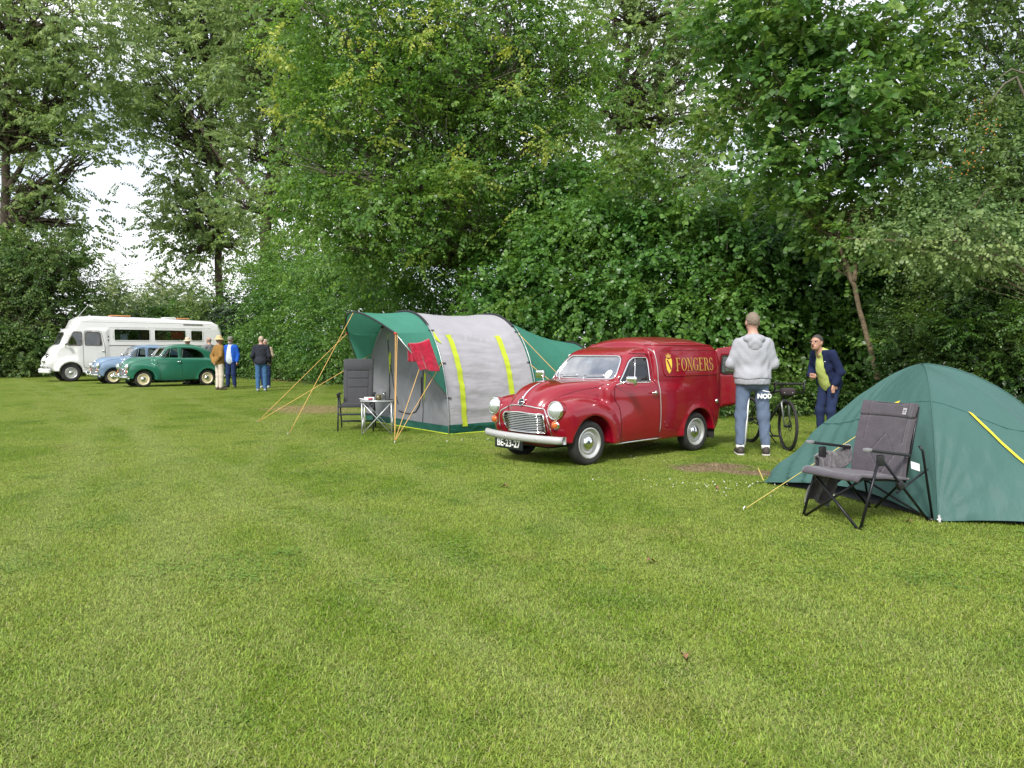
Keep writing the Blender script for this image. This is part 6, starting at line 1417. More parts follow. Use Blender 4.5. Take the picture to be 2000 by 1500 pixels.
# ------------------------------------------------------------------ people: x to their right, y forward, z up, metres for a 1.75 m person
def base_joints():
    J = {}
    for n, s in (('R', 1), ('L', -1)):
        J['hip' + n] = (.095 * s, 0, .90); J['knee' + n] = (.105 * s, .02, .49); J['ank' + n] = (.11 * s, -.01, .085)
        J['sh' + n] = (.19 * s, -.01, 1.405); J['el' + n] = (.255 * s, -.03, 1.13); J['wr' + n] = (.265 * s, .05, .90); J['toe' + n] = (.125 * s, .15, .03)
        J['fing' + n] = (0, .15, -1.0)
    J.update(pelvis=(0, 0, .95), belly=(0, .015, 1.10), chest=(0, 0, 1.28), neck=(0, -.015, 1.46), head=(0, .025, 1.625))
    return J
def person(loc, rz, h, label, J=None, head=(0, 0), skin=(.42, .23, .16), top=None, top_hem=.86, legs=None, shoe=(.03, .03, .03), hair=None, bald=False, beard=None, hat=None, girth=1.0, vox=.022, leg_w=1.0, extras=None, group=None, top_fold=.004, collar=None, sole=None, shirt=None, seed=1, hand_close=.5, legs_hem=.085, open_front=False):
    k = h / 1.75; J = J or base_joints(); J = {a: np.array(b, float) for a, b in J.items()}
    root = empty('person', loc, rz, k, label, 'person', group)
    key = 'skin_%.2f_%.2f' % skin[:2]
    if key not in M: M[key] = mat('skin', skin, .5, var=.08, scale=14, subsurf=.12)
    sk = M[key]
    hm = Matrix.Translation(J['head']) @ Euler((R(head[1]), 0, R(head[0]))).to_matrix().to_4x4(); hi = np.array(hm.inverted())
    def tohead(x, y, z): return [hi[i, 0] * x + hi[i, 1] * y + hi[i, 2] * z + hi[i, 3] for i in range(3)]
    def fh(x, y, z):
        a, b, c = tohead(x, y, z); A = np.abs(a)
        d = ellip(a, b, c, (0, -.012, .025), (.076, .098, .098)); d = smin(d, ellip(a, b, c, (0, .022, -.045), (.060, .070, .075)), .035)
        d = smin(d, ellip(a, b, c, (0, .055, -.085), (.032, .035, .026)), .03)                        # chin
        d = smin(d, capsule(a, b, c, (0, .088, .018), (0, .112, -.024), .010, .015), .016)              # nose
        d = smin(d, ellip(A, b, c, (.034, .078, .032), (.026, .016, .010)), .014)                       # brow
        d = smax(d, -ellip(A, b, c, (.032, .100, .012), (.017, .016, .011)), .012)                      # eye sockets
        d = smin(d, ellip(A, b, c, (.079, -.012, -.005), (.010, .024, .034)), .010)                     # ears
        d = smin(d, ellip(A, b, c, (.02, .078, -.058), (.022, .014, .008)), .010)                        # lips
        return d
    def hands(x, y, z):
        d = None
        for n, s in (('R', 1), ('L', -1)):
            w = J['wr' + n]; e = J['el' + n]; f = J['fing' + n] / np.linalg.norm(J['fing' + n]); u = np.cross(f, (0, 0, 1.0)); u = np.array((0, 1, 0.)) if np.linalg.norm(u) < .3 else u
            u = u / np.linalg.norm(u); q = np.cross(u, f)              # u: across the palm, q: palm normal
            if 'palm' + n in J: q = J['palm' + n] / np.linalg.norm(J['palm' + n]); q = q - f * (q @ f); q /= np.linalg.norm(q); u = np.cross(f, q)
            p0 = w; p1 = w + f * .085
            g = capsule(x, y, z, e + (w - e) * .55, w, .036, .027)
            pal = capsule(x, y, z, p0 + f * .02 + u * .018, p1 + u * .022, .020, .017); pal = smin(pal, capsule(x, y, z, p0 + f * .02 - u * .018, p1 - u * .022, .020, .017), .02)
            g = smin(g, pal, .02)
            for i, (off, L) in enumerate(((-.030, .062), (-.010, .075), (.010, .072), (.029, .056))):
                a = p1 + u * off * .95; b = a + f * L * .5 + q * L * .18 * hand_close; c = b + f * L * .45 * (1 - .5 * hand_close) + q * L * .42 * hand_close
                g = smin(g, np.minimum(capsule(x, y, z, a - f * .02, b, .0095, .0088), capsule(x, y, z, b, c, .0088, .0075)), .006)
            th = p0 + f * .035 - u * .03; t2 = th - u * .030 + f * .030 + q * .012; g = smin(g, np.minimum(capsule(x, y, z, th, t2, .012, .011), capsule(x, y, z, t2, t2 + f * .028 + u * .004, .010, .008)), .012)
            d = g if d is None else np.minimum(d, g)
        return d
    def trunk(x, y, z, off=0.0, arms=True, sleeve=1.0):
        c, b, p = J['chest'], J['belly'], J['pelvis']
        d = ellip(x, y, z, c, (.172 * girth ** .5 + off, .115 * girth ** .7 + off, .20)); d = smin(d, ellip(x, y, z, b, (.155 * girth + off, .112 * girth + off, .19)), .09); d = smin(d, ellip(x, y, z, p, (.168 * girth ** .6 + off, .122 * girth ** .8 + off, .17)), .08)
        up = (J['shR'] + J['shL']) / 2
        d = smin(d, capsule(x, y, z, J['shR'] * .75 + up * .25 + np.array((0, 0, -.02)), J['shL'] * .75 + up * .25 + np.array((0, 0, -.02)), .060 + off * .7), .07)
        for n in 'RL': d = smin(d, capsule(x, y, z, J['neck'] + np.array((0, -.01, -.02)), J['sh' + n] * .8 + up * .2, .052 + off * .6, .050 + off * .6), .04); d = smin(d, capsule(x, y, z, up, J['neck'], .07 + off * .5, .058 + off * .4), .06)
        if arms:
            for n in 'RL':
                s, e, w = J['sh' + n], J['el' + n], J['wr' + n]; w2 = e + (w - e) * sleeve
                a = smin(capsule(x, y, z, s, e, .055 + off, .047 + off), capsule(x, y, z, e, w2, .047 + off, .036 + off), .03); d = smin(d, a, .035)
        return d
    def fleg(x, y, z, off=0.0):
        d = ellip(x, y, z, J['pelvis'] + np.array((0, -.012, -.02)), (.158 * girth ** .6 + off, .118 * girth ** .8 + off, .145))
        for n in 'RL':
            a, b, c = J['hip' + n], J['knee' + n], J['ank' + n]
            l = smin(capsule(x, y, z, a, b, .088 + off, .062 * (.5 + .5 * leg_w) + off), capsule(x, y, z, b, c, .062 * (.5 + .5 * leg_w) + off, .043 * leg_w + off), .04); d = smin(d, l, .03)
        return d
    rngp = np.random.default_rng(seed); ph = rngp.random(8) * 6
    def wr(x, y, z, amp):
        return amp * (np.sin(z * 46 + 9 * np.sin(x * 8 + ph[0]) + 7 * y + ph[1]) * .5 + np.sin(z * 27 - x * 33 + 5 * np.sin(y * 14 + ph[2])) * .6 + np.sin(x * 41 + z * 15 + ph[3]) * .4)
    # one continuous body: head, neck, trunk, arms with hands, legs
    def body(x, y, z):
        d = trunk(x, y, z, -.022, True); d = smin(d, fleg(x, y, z, -.02), .02); d = smin(d, capsule(x, y, z, J['neck'] - np.array((0, 0, .05)), J['head'] + np.array((0, -.02, -.05)), .056, .052), .03)
        d = smin(d, fh(x, y, z), .018); return smin(d, hands(x, y, z), .008)
    allp = np.array(list(v for q, v in J.items() if not q.startswith(('fing', 'palm')))); lo = allp.min(0) - .2; hi_ = allp.max(0) + .22; lo[2] = -.02
    sdf_mesh('body', body, lo, hi_, vox * .72, sk, root, proj=2)
    zc = lambda: None
    if top:
        def ftop(x, y, z):
            d = smin(trunk(x, y, z, .012, True, .97), ellip(x, y, z, J['pelvis'] + np.array((0, -.012, -.01)), (.168 * girth ** .6 + .016, .126 * girth ** .8 + .024, .18)), .05) + wr(x, y, z, top_fold); 
            hem = top_hem + .008 * np.sin(x * 20)
            d = smax(d, hem - z, .012) if True else d
            n = J['neck']; d = np.maximum(d, -(length((x - n[0]), (y - n[1] - .01)) - .066)) if True else d
            d = np.where(z > n[2] + .03, np.maximum(d, z - n[2] - .03), d); 
            if open_front:     # open jacket: a wedge left free in front
                wdt = .06 + .07 * np.clip((1.40 - z) / .5, 0, 1); tw = J['chest'][0]
                d = np.maximum(d, -np.maximum(np.abs(x - open_front_x(z)) - wdt, -(y - open_front_y(z))))
            return d
        def open_front_x(z): return np.interp(z, [J['pelvis'][2], J['chest'][2], J['neck'][2]], [J['pelvis'][0], J['chest'][0], J['neck'][0]])
        def open_front_y(z): return np.interp(z, [J['pelvis'][2], J['chest'][2], J['neck'][2]], [J['pelvis'][1], J['chest'][1], J['neck'][1]])
        # sleeves may hang below the hem: add them apart
        def fsl(x, y, z):
            d = None
            for n in 'RL':
                s, e, w = J['sh' + n], J['el' + n], J['wr' + n]; w2 = e + (w - e) * .95
                a = smin(capsule(x, y, z, s, e, .066, .058), capsule(x, y, z, e, w2, .059, .044), .03) + wr(x, y, z, top_fold); d = a if d is None else np.minimum(d, a)
            return d
        def full(x, y, z): return smin(ftop(x, y, z), fsl(x, y, z), .015)
        to = sdf_mesh(top[0], full, lo, hi_, vox * .8, top[1], root, proj=2)
    if shirt:
        sdf_mesh(shirt[0], lambda x, y, z: np.maximum(trunk(x, y, z, -.004, False) + wr(x, y, z, .002), (top_hem - .0) - z), lo, hi_, vox, shirt[1], root, proj=2)
    if legs:
        def fl(x, y, z): return smax(smax(fleg(x, y, z, .006) + wr(x, y, z, .004) * np.clip(1.2 - z, 0, 1), legs_hem - z, .01), z - (top_hem + .12), .01)
        sdf_mesh(legs[0], fl, lo, hi_, vox * .85, legs[1], root, proj=2)
    for n in 'RL':
        a, t = J['ank' + n], J['toe' + n]
        sm = mat('shoe', shoe, .7, var=.2, scale=30)
        f = lambda x, y, z: smax(smin(capsule(x, y, z, a + np.array((0, -.03, -.035)), t + np.array((0, 0, .012)), .045, .040), capsule(x, y, z, a, a + np.array((0, -.01, .02)), .042), .03), .004 - z, .006)
        so = sdf_mesh('shoe', f, np.minimum(a, t) - .09, np.maximum(a, t) + .09, vox * .7, sm, root)
        if sole: 
            f2 = lambda x, y, z: np.maximum(capsule(x, y, z * .3, (a + np.array((0, -.03, -.035))) * np.array((1, 1, .3)), (t + np.array((0, 0, .012))) * np.array((1, 1, .3)), .049, .043), np.abs(z - .012) - .012)
            sdf_mesh('shoe_sole', f2, np.minimum(a, t) - .09, np.maximum(a, t) + .09, vox * .6, mat('sole', sole, .7), so)
    if hair:
        hc, lowz, thick = hair; hmt = mat('hair', hc, .7, var=.3, scale=60)
        def fhair(x, y, z):
            a, b, c = tohead(x, y, z); d = ellip(a, b, c, (0, -.014, .027), (.078 + thick, .100 + thick, .100 + thick)) + .0025 * np.sin(a * 160 + b * 90) * np.sin(c * 140)
            line = np.interp(b, [-.11, -.02, .03, .075], [lowz, lowz + .01, .045, .078]); d = smax(d, line - c, .012)
            if bald: d = smax(d, (c - .055) , .02); 
            return d
        h0 = J['head'] - .16; h1 = J['head'] + .17
        sdf_mesh('hair', fhair, h0, h1, vox * .5, hmt, root)
    def hp(x, y, z): return hm @ Vector((x, y, z))
    if vox < .03:
        em = M.setdefault('eye_dark', mat('eye_dark', (.02, .015, .012), .2)); lipm = M.setdefault('lip', mat('lip', (.30, .10, .08), .5)); mo = M.setdefault('mouth_dark', mat('mouth_dark', (.05, .012, .010), .6))
        for s in (1, -1):
            m = MB(); m.ball(hp(.032 * s, .083, .013), .0095, 8, 6); m.build('eye', em, root)
        m = MB(); m.ball(hp(0, .092, -.058), (.022, .010, .005), 10, 6); m.build('mouth', lipm, root)
    if beard:
        bm = mat('beard', beard, .8); 
        sdf_mesh('beard', lambda x, y, z: smax(fh(x, y, z) - .006, tohead(x, y, z)[2] + .045, .01), J['head'] - .16, J['head'] + .16, .014, bm, root)
    if hat:
        kind, hmat, band = hat
        m = MB(); T_ = [hp(0, 0, 0)]; mm = hm.to_3x3()
        if kind == 'brim': prof = [(.172, .026), (.188, .030), (.15, .056), (.098, .076), (.091, .13), (.075, .165), (.04, .172), (.001, .165)]
        else: prof = [(.088, .045), (.092, .075), (.085, .11), (.055, .138), (.001, .146)]
        m.lathe(prof, 24, 'z', hp(0, -.012, 0), mm); ho = m.build('hat', hmat, root)
        if kind == 'cap': m = MB(); m.grid(lambda u, v: hp((u - .5) * .15, .06 + .085 * v * (1 - .9 * (u - .5) ** 2 * 2), .062 - .012 * v - .05 * (u - .5) ** 2), 8, 4); m.build('cap_peak', hmat, ho, solid=.006)
        elif band: m = MB(); m.lathe([(.0965, .071), (.0955, .10)], 24, 'z', hp(0, -.012, 0), mm); m.build('hat_band', band, ho)
    if extras: extras(root, J, hp)
    return root

def build_people():
    def cl(n, c, **k): return cloth(n, c, .9, .10, 9, .004, 55, **k)
    # ---- man in the grey hoodie, seen from behind (feet apart, hands in front)
    J = base_joints()
    J.update(ankR=(.165, -.02, .085), toeR=(.21, .13, .03), kneeR=(.14, .01, .49), ankL=(-.135, .0, .085), toeL=(-.14, .16, .03), kneeL=(-.125, .02, .49), hipR=(.10, 0, .90), hipL=(-.10, 0, .90),
             elR=(.25, .0, 1.12), wrR=(.16, .20, 1.10), elL=(-.258, .0, 1.12), wrL=(-.17, .19, 1.09), fingR=(-.8, .6, .0), fingL=(.8, .6, 0.), shR=(.172, -.01, 1.375), shL=(-.172, -.01, 1.375), head=(-.01, .0, 1.63), neck=(0, -.02, 1.46))
    hood = cl('hoodie_grey', (.35, .355, .385)); jog = cl('jogger_blue', (.125, .165, .245)); wp = M['white_print']
    def ex(root, J, hp):
        f = lambda x, y, z: smin(ellip(x, y, z, (0, -.085, 1.435), (.135, .065, .060)), ellip(x, y, z, (0, -.125, 1.36), (.085, .04, .085)), .05) + .003 * np.sin(z * 70 + 60 * np.abs(x))
        sdf_mesh('hood', f, (-.2, -.24, 1.24), (.2, .05, 1.55), .014, hood, root)
        rib = lambda x, y, z: np.maximum(ellip(x, y, z, (0, -.012, .95), (.215, .176, .30)) + .002 * np.sin(np.arctan2(x, y) * 90), np.abs(z - .915) - .038)
        sdf_mesh('waistband', rib, (-.25, -.2, .85), (.25, .2, 1.0), .014, hood, root)
        tv, tf = text_mesh('NOD', .075, .004)
        def thigh(x, z): return -.094 - .018 * (1 - ((x - .115) / .09) ** 2)
        mesh_obj('lettering', [(.128 + a, -.118 + .9 * max(0, abs(.128 + a - .10) - .03) ** 1.5 * 2, .735 + b) for a, b, _ in tv], tf, wp, root, False)['kind'] = 'stuff'
        m = MB(); m.add([(.10, -.121, .80), (.19, -.095, .782), (.19, -.094, .790), (.10, -.120, .812)], [(0, 1, 2, 3)]); m.build('print_bar', wp, root, False)
        m = MB(); m.tube([(-.045, -.035, .80), (-.06, -.03, .50), (-.085, -.03, .13)], [.012] * 3, 5); m.build('side_stripe', wp, root)
        for s in (1, -1):
            a = J['ankR' if s > 0 else 'ankL']; m = MB(); m.tube([a + np.array((0, 0, .0)), a + np.array((0, 0, .05))], .052, 12); m.build('sock', M['paper'], root)
    b = (G(1445, 888) + G(1492, 891)) / 2; b.z = 0
    person(b + Vector((0.0, .02, 0)), R(-6), 1.93, 'man seen from behind in a light grey hoodie and blue joggers', J, (6, 2), (.50, .29, .22), ('hoodie', hood), .945, ('joggers', jog), (.045, .038, .030), ((.20, .155, .115), -.03, .003), vox=.018, extras=ex, sole=(.55, .52, .46), leg_w=1.15, legs_hem=.13, girth=1.32, seed=2)
    # ---- leaning man with glasses, open navy jacket over a lime polo
    J = base_joints()
    J.update(pelvis=(0, -.06, .93), belly=(0, .0, 1.07), chest=(.0, .05, 1.24), neck=(0, .13, 1.41), head=(0, .22, 1.55), shR=(.18, .075, 1.375), shL=(-.18, .085, 1.375), elL=(-.255, -.01, 1.10), wrL=(-.21, .06, .92), elR=(.25, .06, 1.09), wrR=(.12, .235, 1.045),
             fingR=(-.9, .14, -.05), palmR=(-.1, -1, 0), fingL=(0, .3, -1), hipR=(.095, -.06, .89), hipL=(-.095, -.06, .89))
    navy = cl('navy_jacket', (.013, .020, .058)); lime = cl('lime_polo', (.50, .57, .16)); jeans = cl('dark_jeans', (.022, .034, .085))
    def ex2(root, J, hp):
        gm = mat('glasses_wire', (.25, .22, .18), .3, .8); m = MB()
        for s in (1, -1): m.tube([hp(.034 * s + .022 * math.cos(a), .103, .012 + .017 * math.sin(a)) for a in np.linspace(0, 6.28, 17)[:-1]], .0016, 4, closed=True); m.tube([hp(.056 * s, .10, .016), hp(.082 * s, .0, .01)], .0018, 4)
        m.tube([hp(-.012, .106, .015), hp(.012, .106, .015)], .0016, 4); m.build('glasses', gm, root)
        m = MB(); m.ball(hp(0, .094, -.062), (.019, .010, .015), 10, 6); m.build('open_mouth', M['mouth_dark'], root)
        m = MB(); m.ball(J['chest'] + np.array((-.115, .115, .02)), (.012, .008, .008), 6, 5); m.build('jacket_badge', M['paper'], root)
    b = Vector((4.88, 11.9, 0))
    person(b, R(114), 1.74, 'leaning man with glasses in a navy jacket over a lime polo shirt', J, (12, 4), (.46, .25, .17), ('jacket', navy), .80, ('jeans', jeans), (.03, .025, .02), ((.05, .042, .038), -.04, .004), vox=.018, extras=ex2, shirt=('polo_shirt', lime), open_front=True, seed=3, hand_close=.35, girth=1.05)
    # ---- far group by the green car
    tan = cl('tan_jacket', (.28, .155, .045)); white_t = cl('cream_trousers', (.60, .53, .44)); blue = cl('bright_blue_jacket', (.015, .085, .42)); navy_t = cl('navy_trousers', (.018, .032, .10)); lshirt = cl('pale_shirt', (.55, .60, .66)); greyt = cl('grey_jumper', (.19, .195, .20)); slate = cl('slate_jacket', (.028, .030, .042)); denim = cl('blue_jeans', (.055, .135, .27)); beige = cl('beige_jacket', (.36, .30, .20)); straw = mat('straw_hat', (.58, .43, .22), .8, var=.12, scale=40); hatw = mat('pale_hat', (.55, .47, .33), .8); bandm = mat('hat_band_dark', (.03, .03, .03), .7); capm = mat('cap_grey', (.19, .19, .16), .8, var=.2, scale=40)
    J = base_joints(); J.update(elR=(.27, -.10, 1.12), wrR=(.08, -.16, .93), elL=(-.27, -.10, 1.12), wrL=(-.06, -.17, .91), fingR=(-.8, 0, -.4), fingL=(.8, 0, -.4), palmR=(0, 1, 0), palmL=(0, 1, 0))
    person(G(429, 762), R(-40), 1.92, 'man in a straw hat, tan jacket and cream trousers, hands behind his back', J, (-15, 0), (.40, .22, .15), ('jacket', tan), .84, ('trousers', white_t), (.10, .07, .05), ((.25, .22, .2), -.05, .003), hat=('brim', straw, None), vox=.028, leg_w=1.35, girth=1.12, seed=4)
    J = base_joints(); J.update(wrR=(.33, .06, .92), elR=(.285, -.02, 1.13), ankR=(.13, 0, .085), toeR=(.2, .12, .03), ankL=(-.13, 0, .085), toeL=(-.2, .12, .03), fingR=(.1, .2, -1))
    person(G(452, 757.5), R(168), 1.95, 'stout man in a flat cap with an open bright blue jacket', J, (10, -8), (.46, .26, .19), ('jacket', blue), .80, ('trousers', navy_t), (.03, .03, .04), None, beard=(.35, .33, .32), hat=('cap', capm, None), vox=.028, girth=1.28, shirt=('shirt', lshirt), open_front=True, leg_w=1.3, seed=5)
    person(G(410, 751), R(60), 1.98, 'bald man in a grey jumper standing behind the green saloon', None, (0, -4), (.44, .25, .18), ('jumper', greyt), .85, ('trousers', navy_t), (.03, .03, .03), ((.20, .17, .15), -.045, .003), bald=True, vox=.028, girth=1.15, seed=6)
    person(G(369, 750.5), R(150), 1.94, 'person in a banded sun hat just showing above the green saloon roof', None, (0, -6), (.44, .25, .18), ('jacket', slate), .85, ('trousers', navy_t), (.03, .03, .03), None, hat=('brim', hatw, bandm), vox=.028, seed=7)
    J = base_joints(); J.update(wrR=(.25, .10, .90), wrL=(-.20, .10, .92), elL=(-.26, -.04, 1.13))
    person(G(511, 764.5), R(12), 1.93, 'man in a dark navy jacket and blue jeans seen from behind', J, (25, 2), (.48, .28, .21), ('jacket', slate), .86, ('jeans', denim), (.30, .32, .34), ((.42, .33, .24), -.03, .002), bald=False, vox=.026, girth=1.1, leg_w=1.25, seed=8)
    J = base_joints(); J.update(elL=(-.26, .04, 1.12), wrL=(-.22, .25, 1.13), fingL=(-.3, 1, 0), wrR=(.28, .06, .9))
    person(G(517, 758.5) + Vector((.0, .15, 0)), R(178), 1.86, 'man in a beige jacket mostly hidden behind the man in blue jeans', J, (-10, 0), (.48, .28, .21), ('jacket', beige), .80, ('trousers', navy_t), (.5, .5, .5), ((.42, .36, .3), -.03, .003), vox=.028, girth=1.25, leg_w=1.2, seed=9)
# ------------------------------------------------------------------ white coach-built camper
def build_camper():
    wh = mat('camper_white_paint', (.70, .695, .685), .28, coat=.6, var=.03, scale=1.5); tyre = M['rubber']; chrome = M['chrome']; blk = M['black_rubber']; orange = mat('roof_orange', (.58, .26, .10), .6); cream = mat('vent_cream', (.68, .68, .66), .5); wood = mat('camper_wood', (.22, .12, .06), .5, var=.2, scale=4); redc = cloth('red_cloth', (.55, .02, .05), .9); glass = glass_mat('camper_glass', (.50, .56, .55), .10); stripe = mat('waist_strip', (.12, .10, .09), .5); blind = mat('notice_paper', (.62, .70, .75), .8)
    f0 = G(141, 746); d = Vector((-math.cos(R(39)), -math.sin(R(39)), 0)); lft = Vector((-d.y, d.x, 0)); O = f0 + d * 1.25 - lft * 1.02; rz = math.atan2(d.y, d.x)
    c = empty('camper_van', O, rz, 1.03, 'long white coach built camper with chrome grille and wide side windows', 'camper van')
    if True:
        def solid(x, y, z):
            Y = np.abs(y)
            prof = [(-1.30, .38), (-1.30, 1.6), (-.98, 2.22), (-1.22, 2.42), (-1.38, 2.78), (-1.62, 2.92), (-2.0, 2.97), (-5, 2.93), (-7.3, 2.84), (-7.58, 2.70), (-7.70, 2.45), (-7.76, 1.4), (-7.72, .55), (-7.6, .45)]
            box = smax(poly2(x + .06 * Y * Y, z + .08 * Y ** 3, prof), Y - np.interp(z, [.4, .9, 1.6, 2.4, 2.75], [1.0, 1.04, 1.05, 1.01, .95]), .16)
            cab = smax(poly2(x + .16 * Y * Y, z, [(-2.5, .38), (-.48, .40), (-.39, .9), (-.42, 1.30), (-.51, 1.48), (-.63, 1.60), (-.72, 1.66), (-1.04, 2.34), (-2.5, 2.34)]), Y - np.interp(z, [.4, .9, 1.4, 1.6, 2.3], [.90, .95, .95, .96, .95]) * np.interp(x, [-2.2, -1.2, -.3], [1.12, 1, .86]), .16)
            d = smin(box, cab, .10)
            fen = smax(poly2(x, z, circ((-1.19, .44), .64)), np.abs(Y - .80) - .26, .18); d = smin(d, fen, .08)
            d = smin(d, ellip(x, Y, z, (-.56, .62, .86), (.30, .26, .34)), .12)
            d = smax(d, np.interp(x, [-7.4, -2.2, -1.6, -.2], [.46, .42, .40, .50]) - z, .02)
            d = np.maximum(d, -np.maximum(length(x + 1.19, z - .40) - .47, .52 - Y)); d = np.maximum(d, -np.maximum(length(x + 5.6, z - .40) - .46, .55 - Y)); return d
        wins = [rounded(q, .07) for q in ([(-2.93, 1.84), (-4.45, 1.84), (-4.45, 2.36), (-2.93, 2.36)], [(-4.64, 1.84), (-6.06, 1.84), (-6.06, 2.35), (-4.64, 2.35)], [(-6.28, 1.84), (-6.84, 1.84), (-6.84, 2.34), (-6.28, 2.34)])]
        cabw = [rounded(q, .06) for q in ([(-1.74, 1.62), (-2.42, 1.62), (-2.34, 2.20), (-1.78, 2.21)], [(-1.06, 1.62), (-1.62, 1.62), (-1.62, 2.20), (-1.30, 2.21)])]
        wsc = rounded([(-.66, 1.66), (.66, 1.66), (.60, 2.18), (-.60, 2.18)], .08)
        def shell(x, y, z):
            d = solid(x, y, z); Y = np.abs(y); cav = np.maximum(np.maximum(d + .06, .95 - z), np.maximum(x + 1.02, -7.65 - x)); d = np.maximum(d, -cav)
            for w in wins + cabw: d = np.maximum(d, -np.maximum(poly2(x, z, w), .60 - Y))
            return np.maximum(d, -np.maximum(poly2(y, z, wsc), -1.35 - x))
        sdf_mesh('body', shell, (-7.9, -1.16, .3), (.05, 1.16, 3.1), (.046), wh, c, sym=True, proj=3)
    for s in (1, -1):
        st, dr = (1.4, -1) if s > 0 else (-1.4, 1)
        for w in wins + cabw:
            q = patch('window', solid, w, 1, st, glass, c, -.015, .12, dr); m = MB(); m.tube(rim_pts(solid, w, 1, st, .004, .06, dr), .018, 6, closed=True); m.build('window_frame', stripe if w in cabw else cream, q)
        m = MB(); m.tube(drop(solid, [(-2.70 - .1 * i, 0, 1.62) for i in range(46)], 1, st, .004, dr), .014, 5); m.build('waist_strip', stripe, c)
        m = MB(); m.tube(drop(solid, [(-2.70 - .1 * i, 0, 2.46) for i in range(46)], 1, st, .004, dr), .009, 5); m.tube(drop(solid, [(-1.55 - .1 * i, 0, 2.68) for i in range(58)], 1, st, .003, dr), .010, 5); m.build('roof_bead', cream, c)['kind'] = 'stuff'
        m = MB(); m.tube(drop(solid, [(-5.95 - .1 * i, 0, 2.63) for i in range(10)], 1, st, .02, dr), .020, 5); m.build('awning_rail', stripe, c)
        dl = [(-1.68, .62), (-1.66, 1.55), (-1.72, 2.27), (-2.38, 2.27), (-2.54, 1.55), (-2.56, .60)]; dl = rounded(dl, .08)
        m = MB(); m.tube(rim_pts(solid, dl, 1, st, .002, .08, dr), .008, 5, closed=True); m.build('door_gap', stripe, c)
        h = drop(solid, [(-2.40, 0, 1.37)], 1, st, .03, dr)[0]; m = MB(); m.tube([Vector(h), Vector(h) + Vector((-.12, 0, 0))], .018, 6); m.build('handle', chrome, c)
        h = Vector(drop(solid, [(-.98, 0, 1.55)], 1, st, .0, dr)[0]); m = MB(); m.tube([h, h + Vector((0, .16 * s, .12))], .012, 5); m.ball(h + Vector((0, .22 * s, .14)), (.05, .09, .11), 12, 8); m.build('mirror', chrome, c)
        for z_ in (2.02, 1.86):
            h = drop(solid, [(-2.68, 0, z_)], 1, st, .01, dr)[0]; m = MB(); m.ball(h, (.025, .012, .04), 8, 6); m.build('vent_knob', blk, c)
        wheel(c, (-1.19, s * .88, .40), s, .40, M['steel_paint'], .235, .10); wheel(c, (-5.6, s * .86, .40), s, .40, M['steel_paint'], .235, .10)
        for yy, zz, rr in ((.45, .92, .085), (.62, .70, .075)):
            h = drop(solid, [(0, s * yy, zz)], 0, .6, .02)[0]; m = MB(); m.lathe([(rr, -.10), (rr, .02), (rr * .8, .045), (0, .06)], 18, 'x', h); m.build('headlight', chrome, c)
    q = patch('windscreen', solid, wsc, 0, .4, glass, c, -.01, .12); m = MB(); m.tube(rim_pts(solid, wsc, 0, .4, .004, .06), .018, 6, closed=True); m.tube(drop(solid, np.linspace((0, 0, 1.66), (0, 0, 2.18), 5), 0, .4, .003), .014, 5); m.build('windscreen_frame', blk, q)
    for k in range(6):
        zz = .66 + .10 * k; hw = .34 - .012 * abs(k - 2) ** 1.5; m = MB(); m.tube(drop(solid, np.linspace((0, -hw, zz), (0, hw, zz), 7), 0, .6, .02), .024, 6); m.build('grille_bar', chrome, c)
    gp = patch('grille_back', solid, rounded([(-.36, .58), (.36, .58), (.32, 1.24), (-.32, 1.24)], .1), 0, .6, blk, c, .004, .1)
    m = MB(); vs = [(-.14 - .22 * (abs(y) / .95) ** 2, y, .50) for y in np.linspace(-.98, .98, 17)]
    for dz in (-.05, .03): m.tube([(a, b, z + dz) for a, b, z in vs], .065, 8)
    m.build('bumper', cream, c)['kind'] = 'stuff'
    for x0, x1, mt_, hh in ((-2.9, -3.75, orange, .05), (-5.2, -5.75, cream, .07), (-5.80, -6.35, orange, .05)):
        zt = 2.965 if x0 > -5 else 2.91; m = MB(); m.box(((x0 + x1) / 2, .28, zt + hh / 2), (abs(x1 - x0), .55, hh)); m.build('roof_hatch', mt_, c, bevel=.02)
    m = MB(); m.tube([(-1.28, .62, 2.55), (-1.95, .70, 3.40)], [.014, .008], 5); m.build('aerial', cream, c)
    m = MB(); m.ball((-1.02, .55, 2.12), (.03, .08, .06), 8, 6); m.build('rear_view_ball', chrome, c)['kind'] = 'stuff'
    # inside: furniture seen through the glass, curtains
    m = MB(); m.box((-3.75, -.55, 1.35), (1.2, .7, .8)); m.build('bench', wood, c); m = MB(); m.box((-4.55, -.3, 1.75), (.08, 1.3, 1.6)); m.build('partition', wood, c)
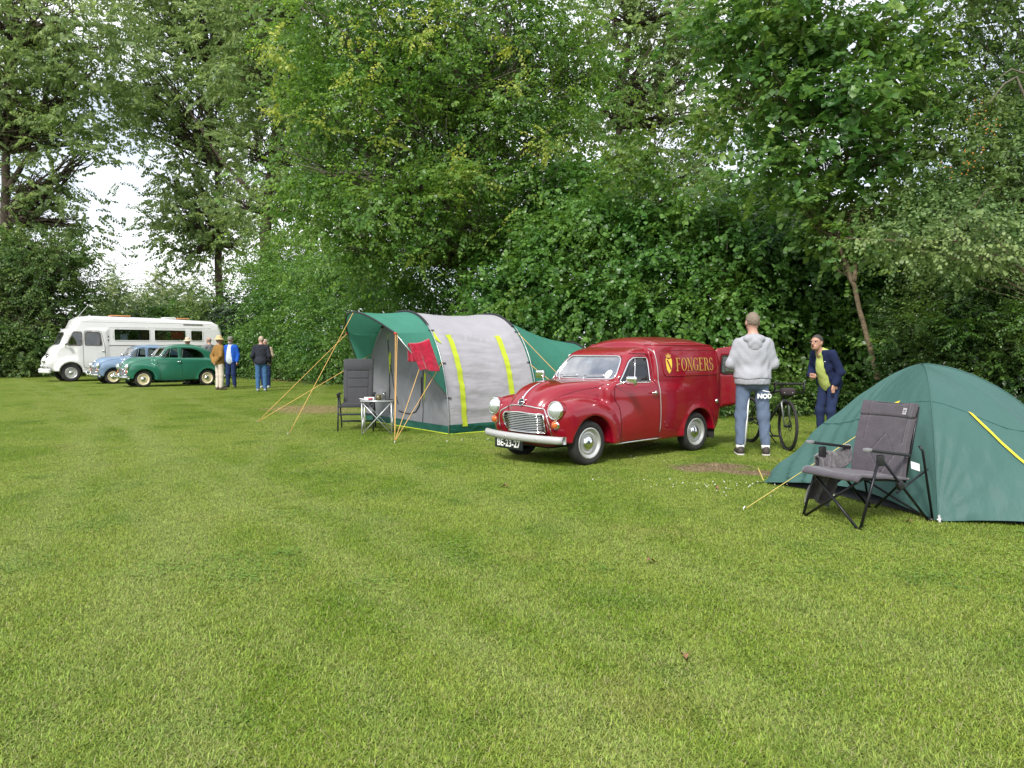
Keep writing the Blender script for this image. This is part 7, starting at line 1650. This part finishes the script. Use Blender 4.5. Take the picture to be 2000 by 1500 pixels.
    m = MB(); m.grid(lambda a, b: (-4.12 - .30 * a, .86 + .02 * math.sin(a * 30), 1.86 + .5 * b), 24, 2); m.build('curtain', wood, c); m = MB(); m.grid(lambda a, b: (-4.68 - .55 * a, .70 + .02 * math.sin(a * 40), 1.80 + .56 * b), 24, 2); m.build('curtain', wood, c)
    m = MB(); m.grid(lambda a, b: (-6.34 - .45 * a, .84 + .02 * math.sin(a * 30), 1.80 + .54 * b), 24, 2); m.build('curtain', wood, c)
    m = MB(); m.grid(lambda a, b: (-5.42 - .56 * a, .90 + .01 * math.sin(a * 12), 1.94 + .37 * b), 12, 2); m.build('red_cloth', redc, c); m = MB(); m.grid(lambda a, b: (-3.19 - .30 * a, .96, 1.86 + .27 * b), 1, 1); m.build('notice', blind, c, False)
    for x in (-1.9, ):
        m = MB(); m.box((x, .42, 1.5), (.5, .5, .8)); m.box((x, -.42, 1.5), (.5, .5, .8)); m.build('seats', M['interior'], c, bevel=.08)['kind'] = 'stuff'
    m = MB(); m.box((-4.3, 0, .55), (5.6, 1.5, .3)); m.build('chassis', M['black_plastic'], c)
    return c
def build_saloons():
    gp, bp = paint('green_saloon_paint', (.022, .150, .092)), paint('blue_saloon_paint', (.17, .255, .37))
    M['shut_line']  # shared
    a = G(281, 757); h = Vector((-math.cos(R(40)), -math.sin(R(40)), 0)); s = 1.10; l = Vector((-h.y, h.x, 0))
    build_minor('saloon_car', False, gp, M['cream_paint'], .028, a - l * .715 * s, math.atan2(h.y, h.x), s, 'dark green vintage saloon car with cream wheels', 'car', 'vintage saloon cars', fine=False, plate='')
    a2 = G(222, 750.5)
    build_minor('saloon_car', False, bp, M['cream_paint'], .034, a2 - l * .715 * s, math.atan2(h.y, h.x), s, 'light blue vintage saloon car parked between the green one and camper', 'car', 'vintage saloon cars', fine=False, plate='')
build_lawn(); print('T lawn', time.time() - T0)
build_trees(); print('T trees', time.time() - T0)
build_van(); print('T van', time.time() - T0)
build_big_tent(); build_dome_tent(); print('T tents', time.time() - T0)
build_armchair(); build_recliner(); build_posts(); build_bike(); print('T furniture', time.time() - T0)
build_saloons(); build_camper(); print('T cars', time.time() - T0)
build_people(); print('T people', time.time() - T0)
bpy.context.view_layer.update()
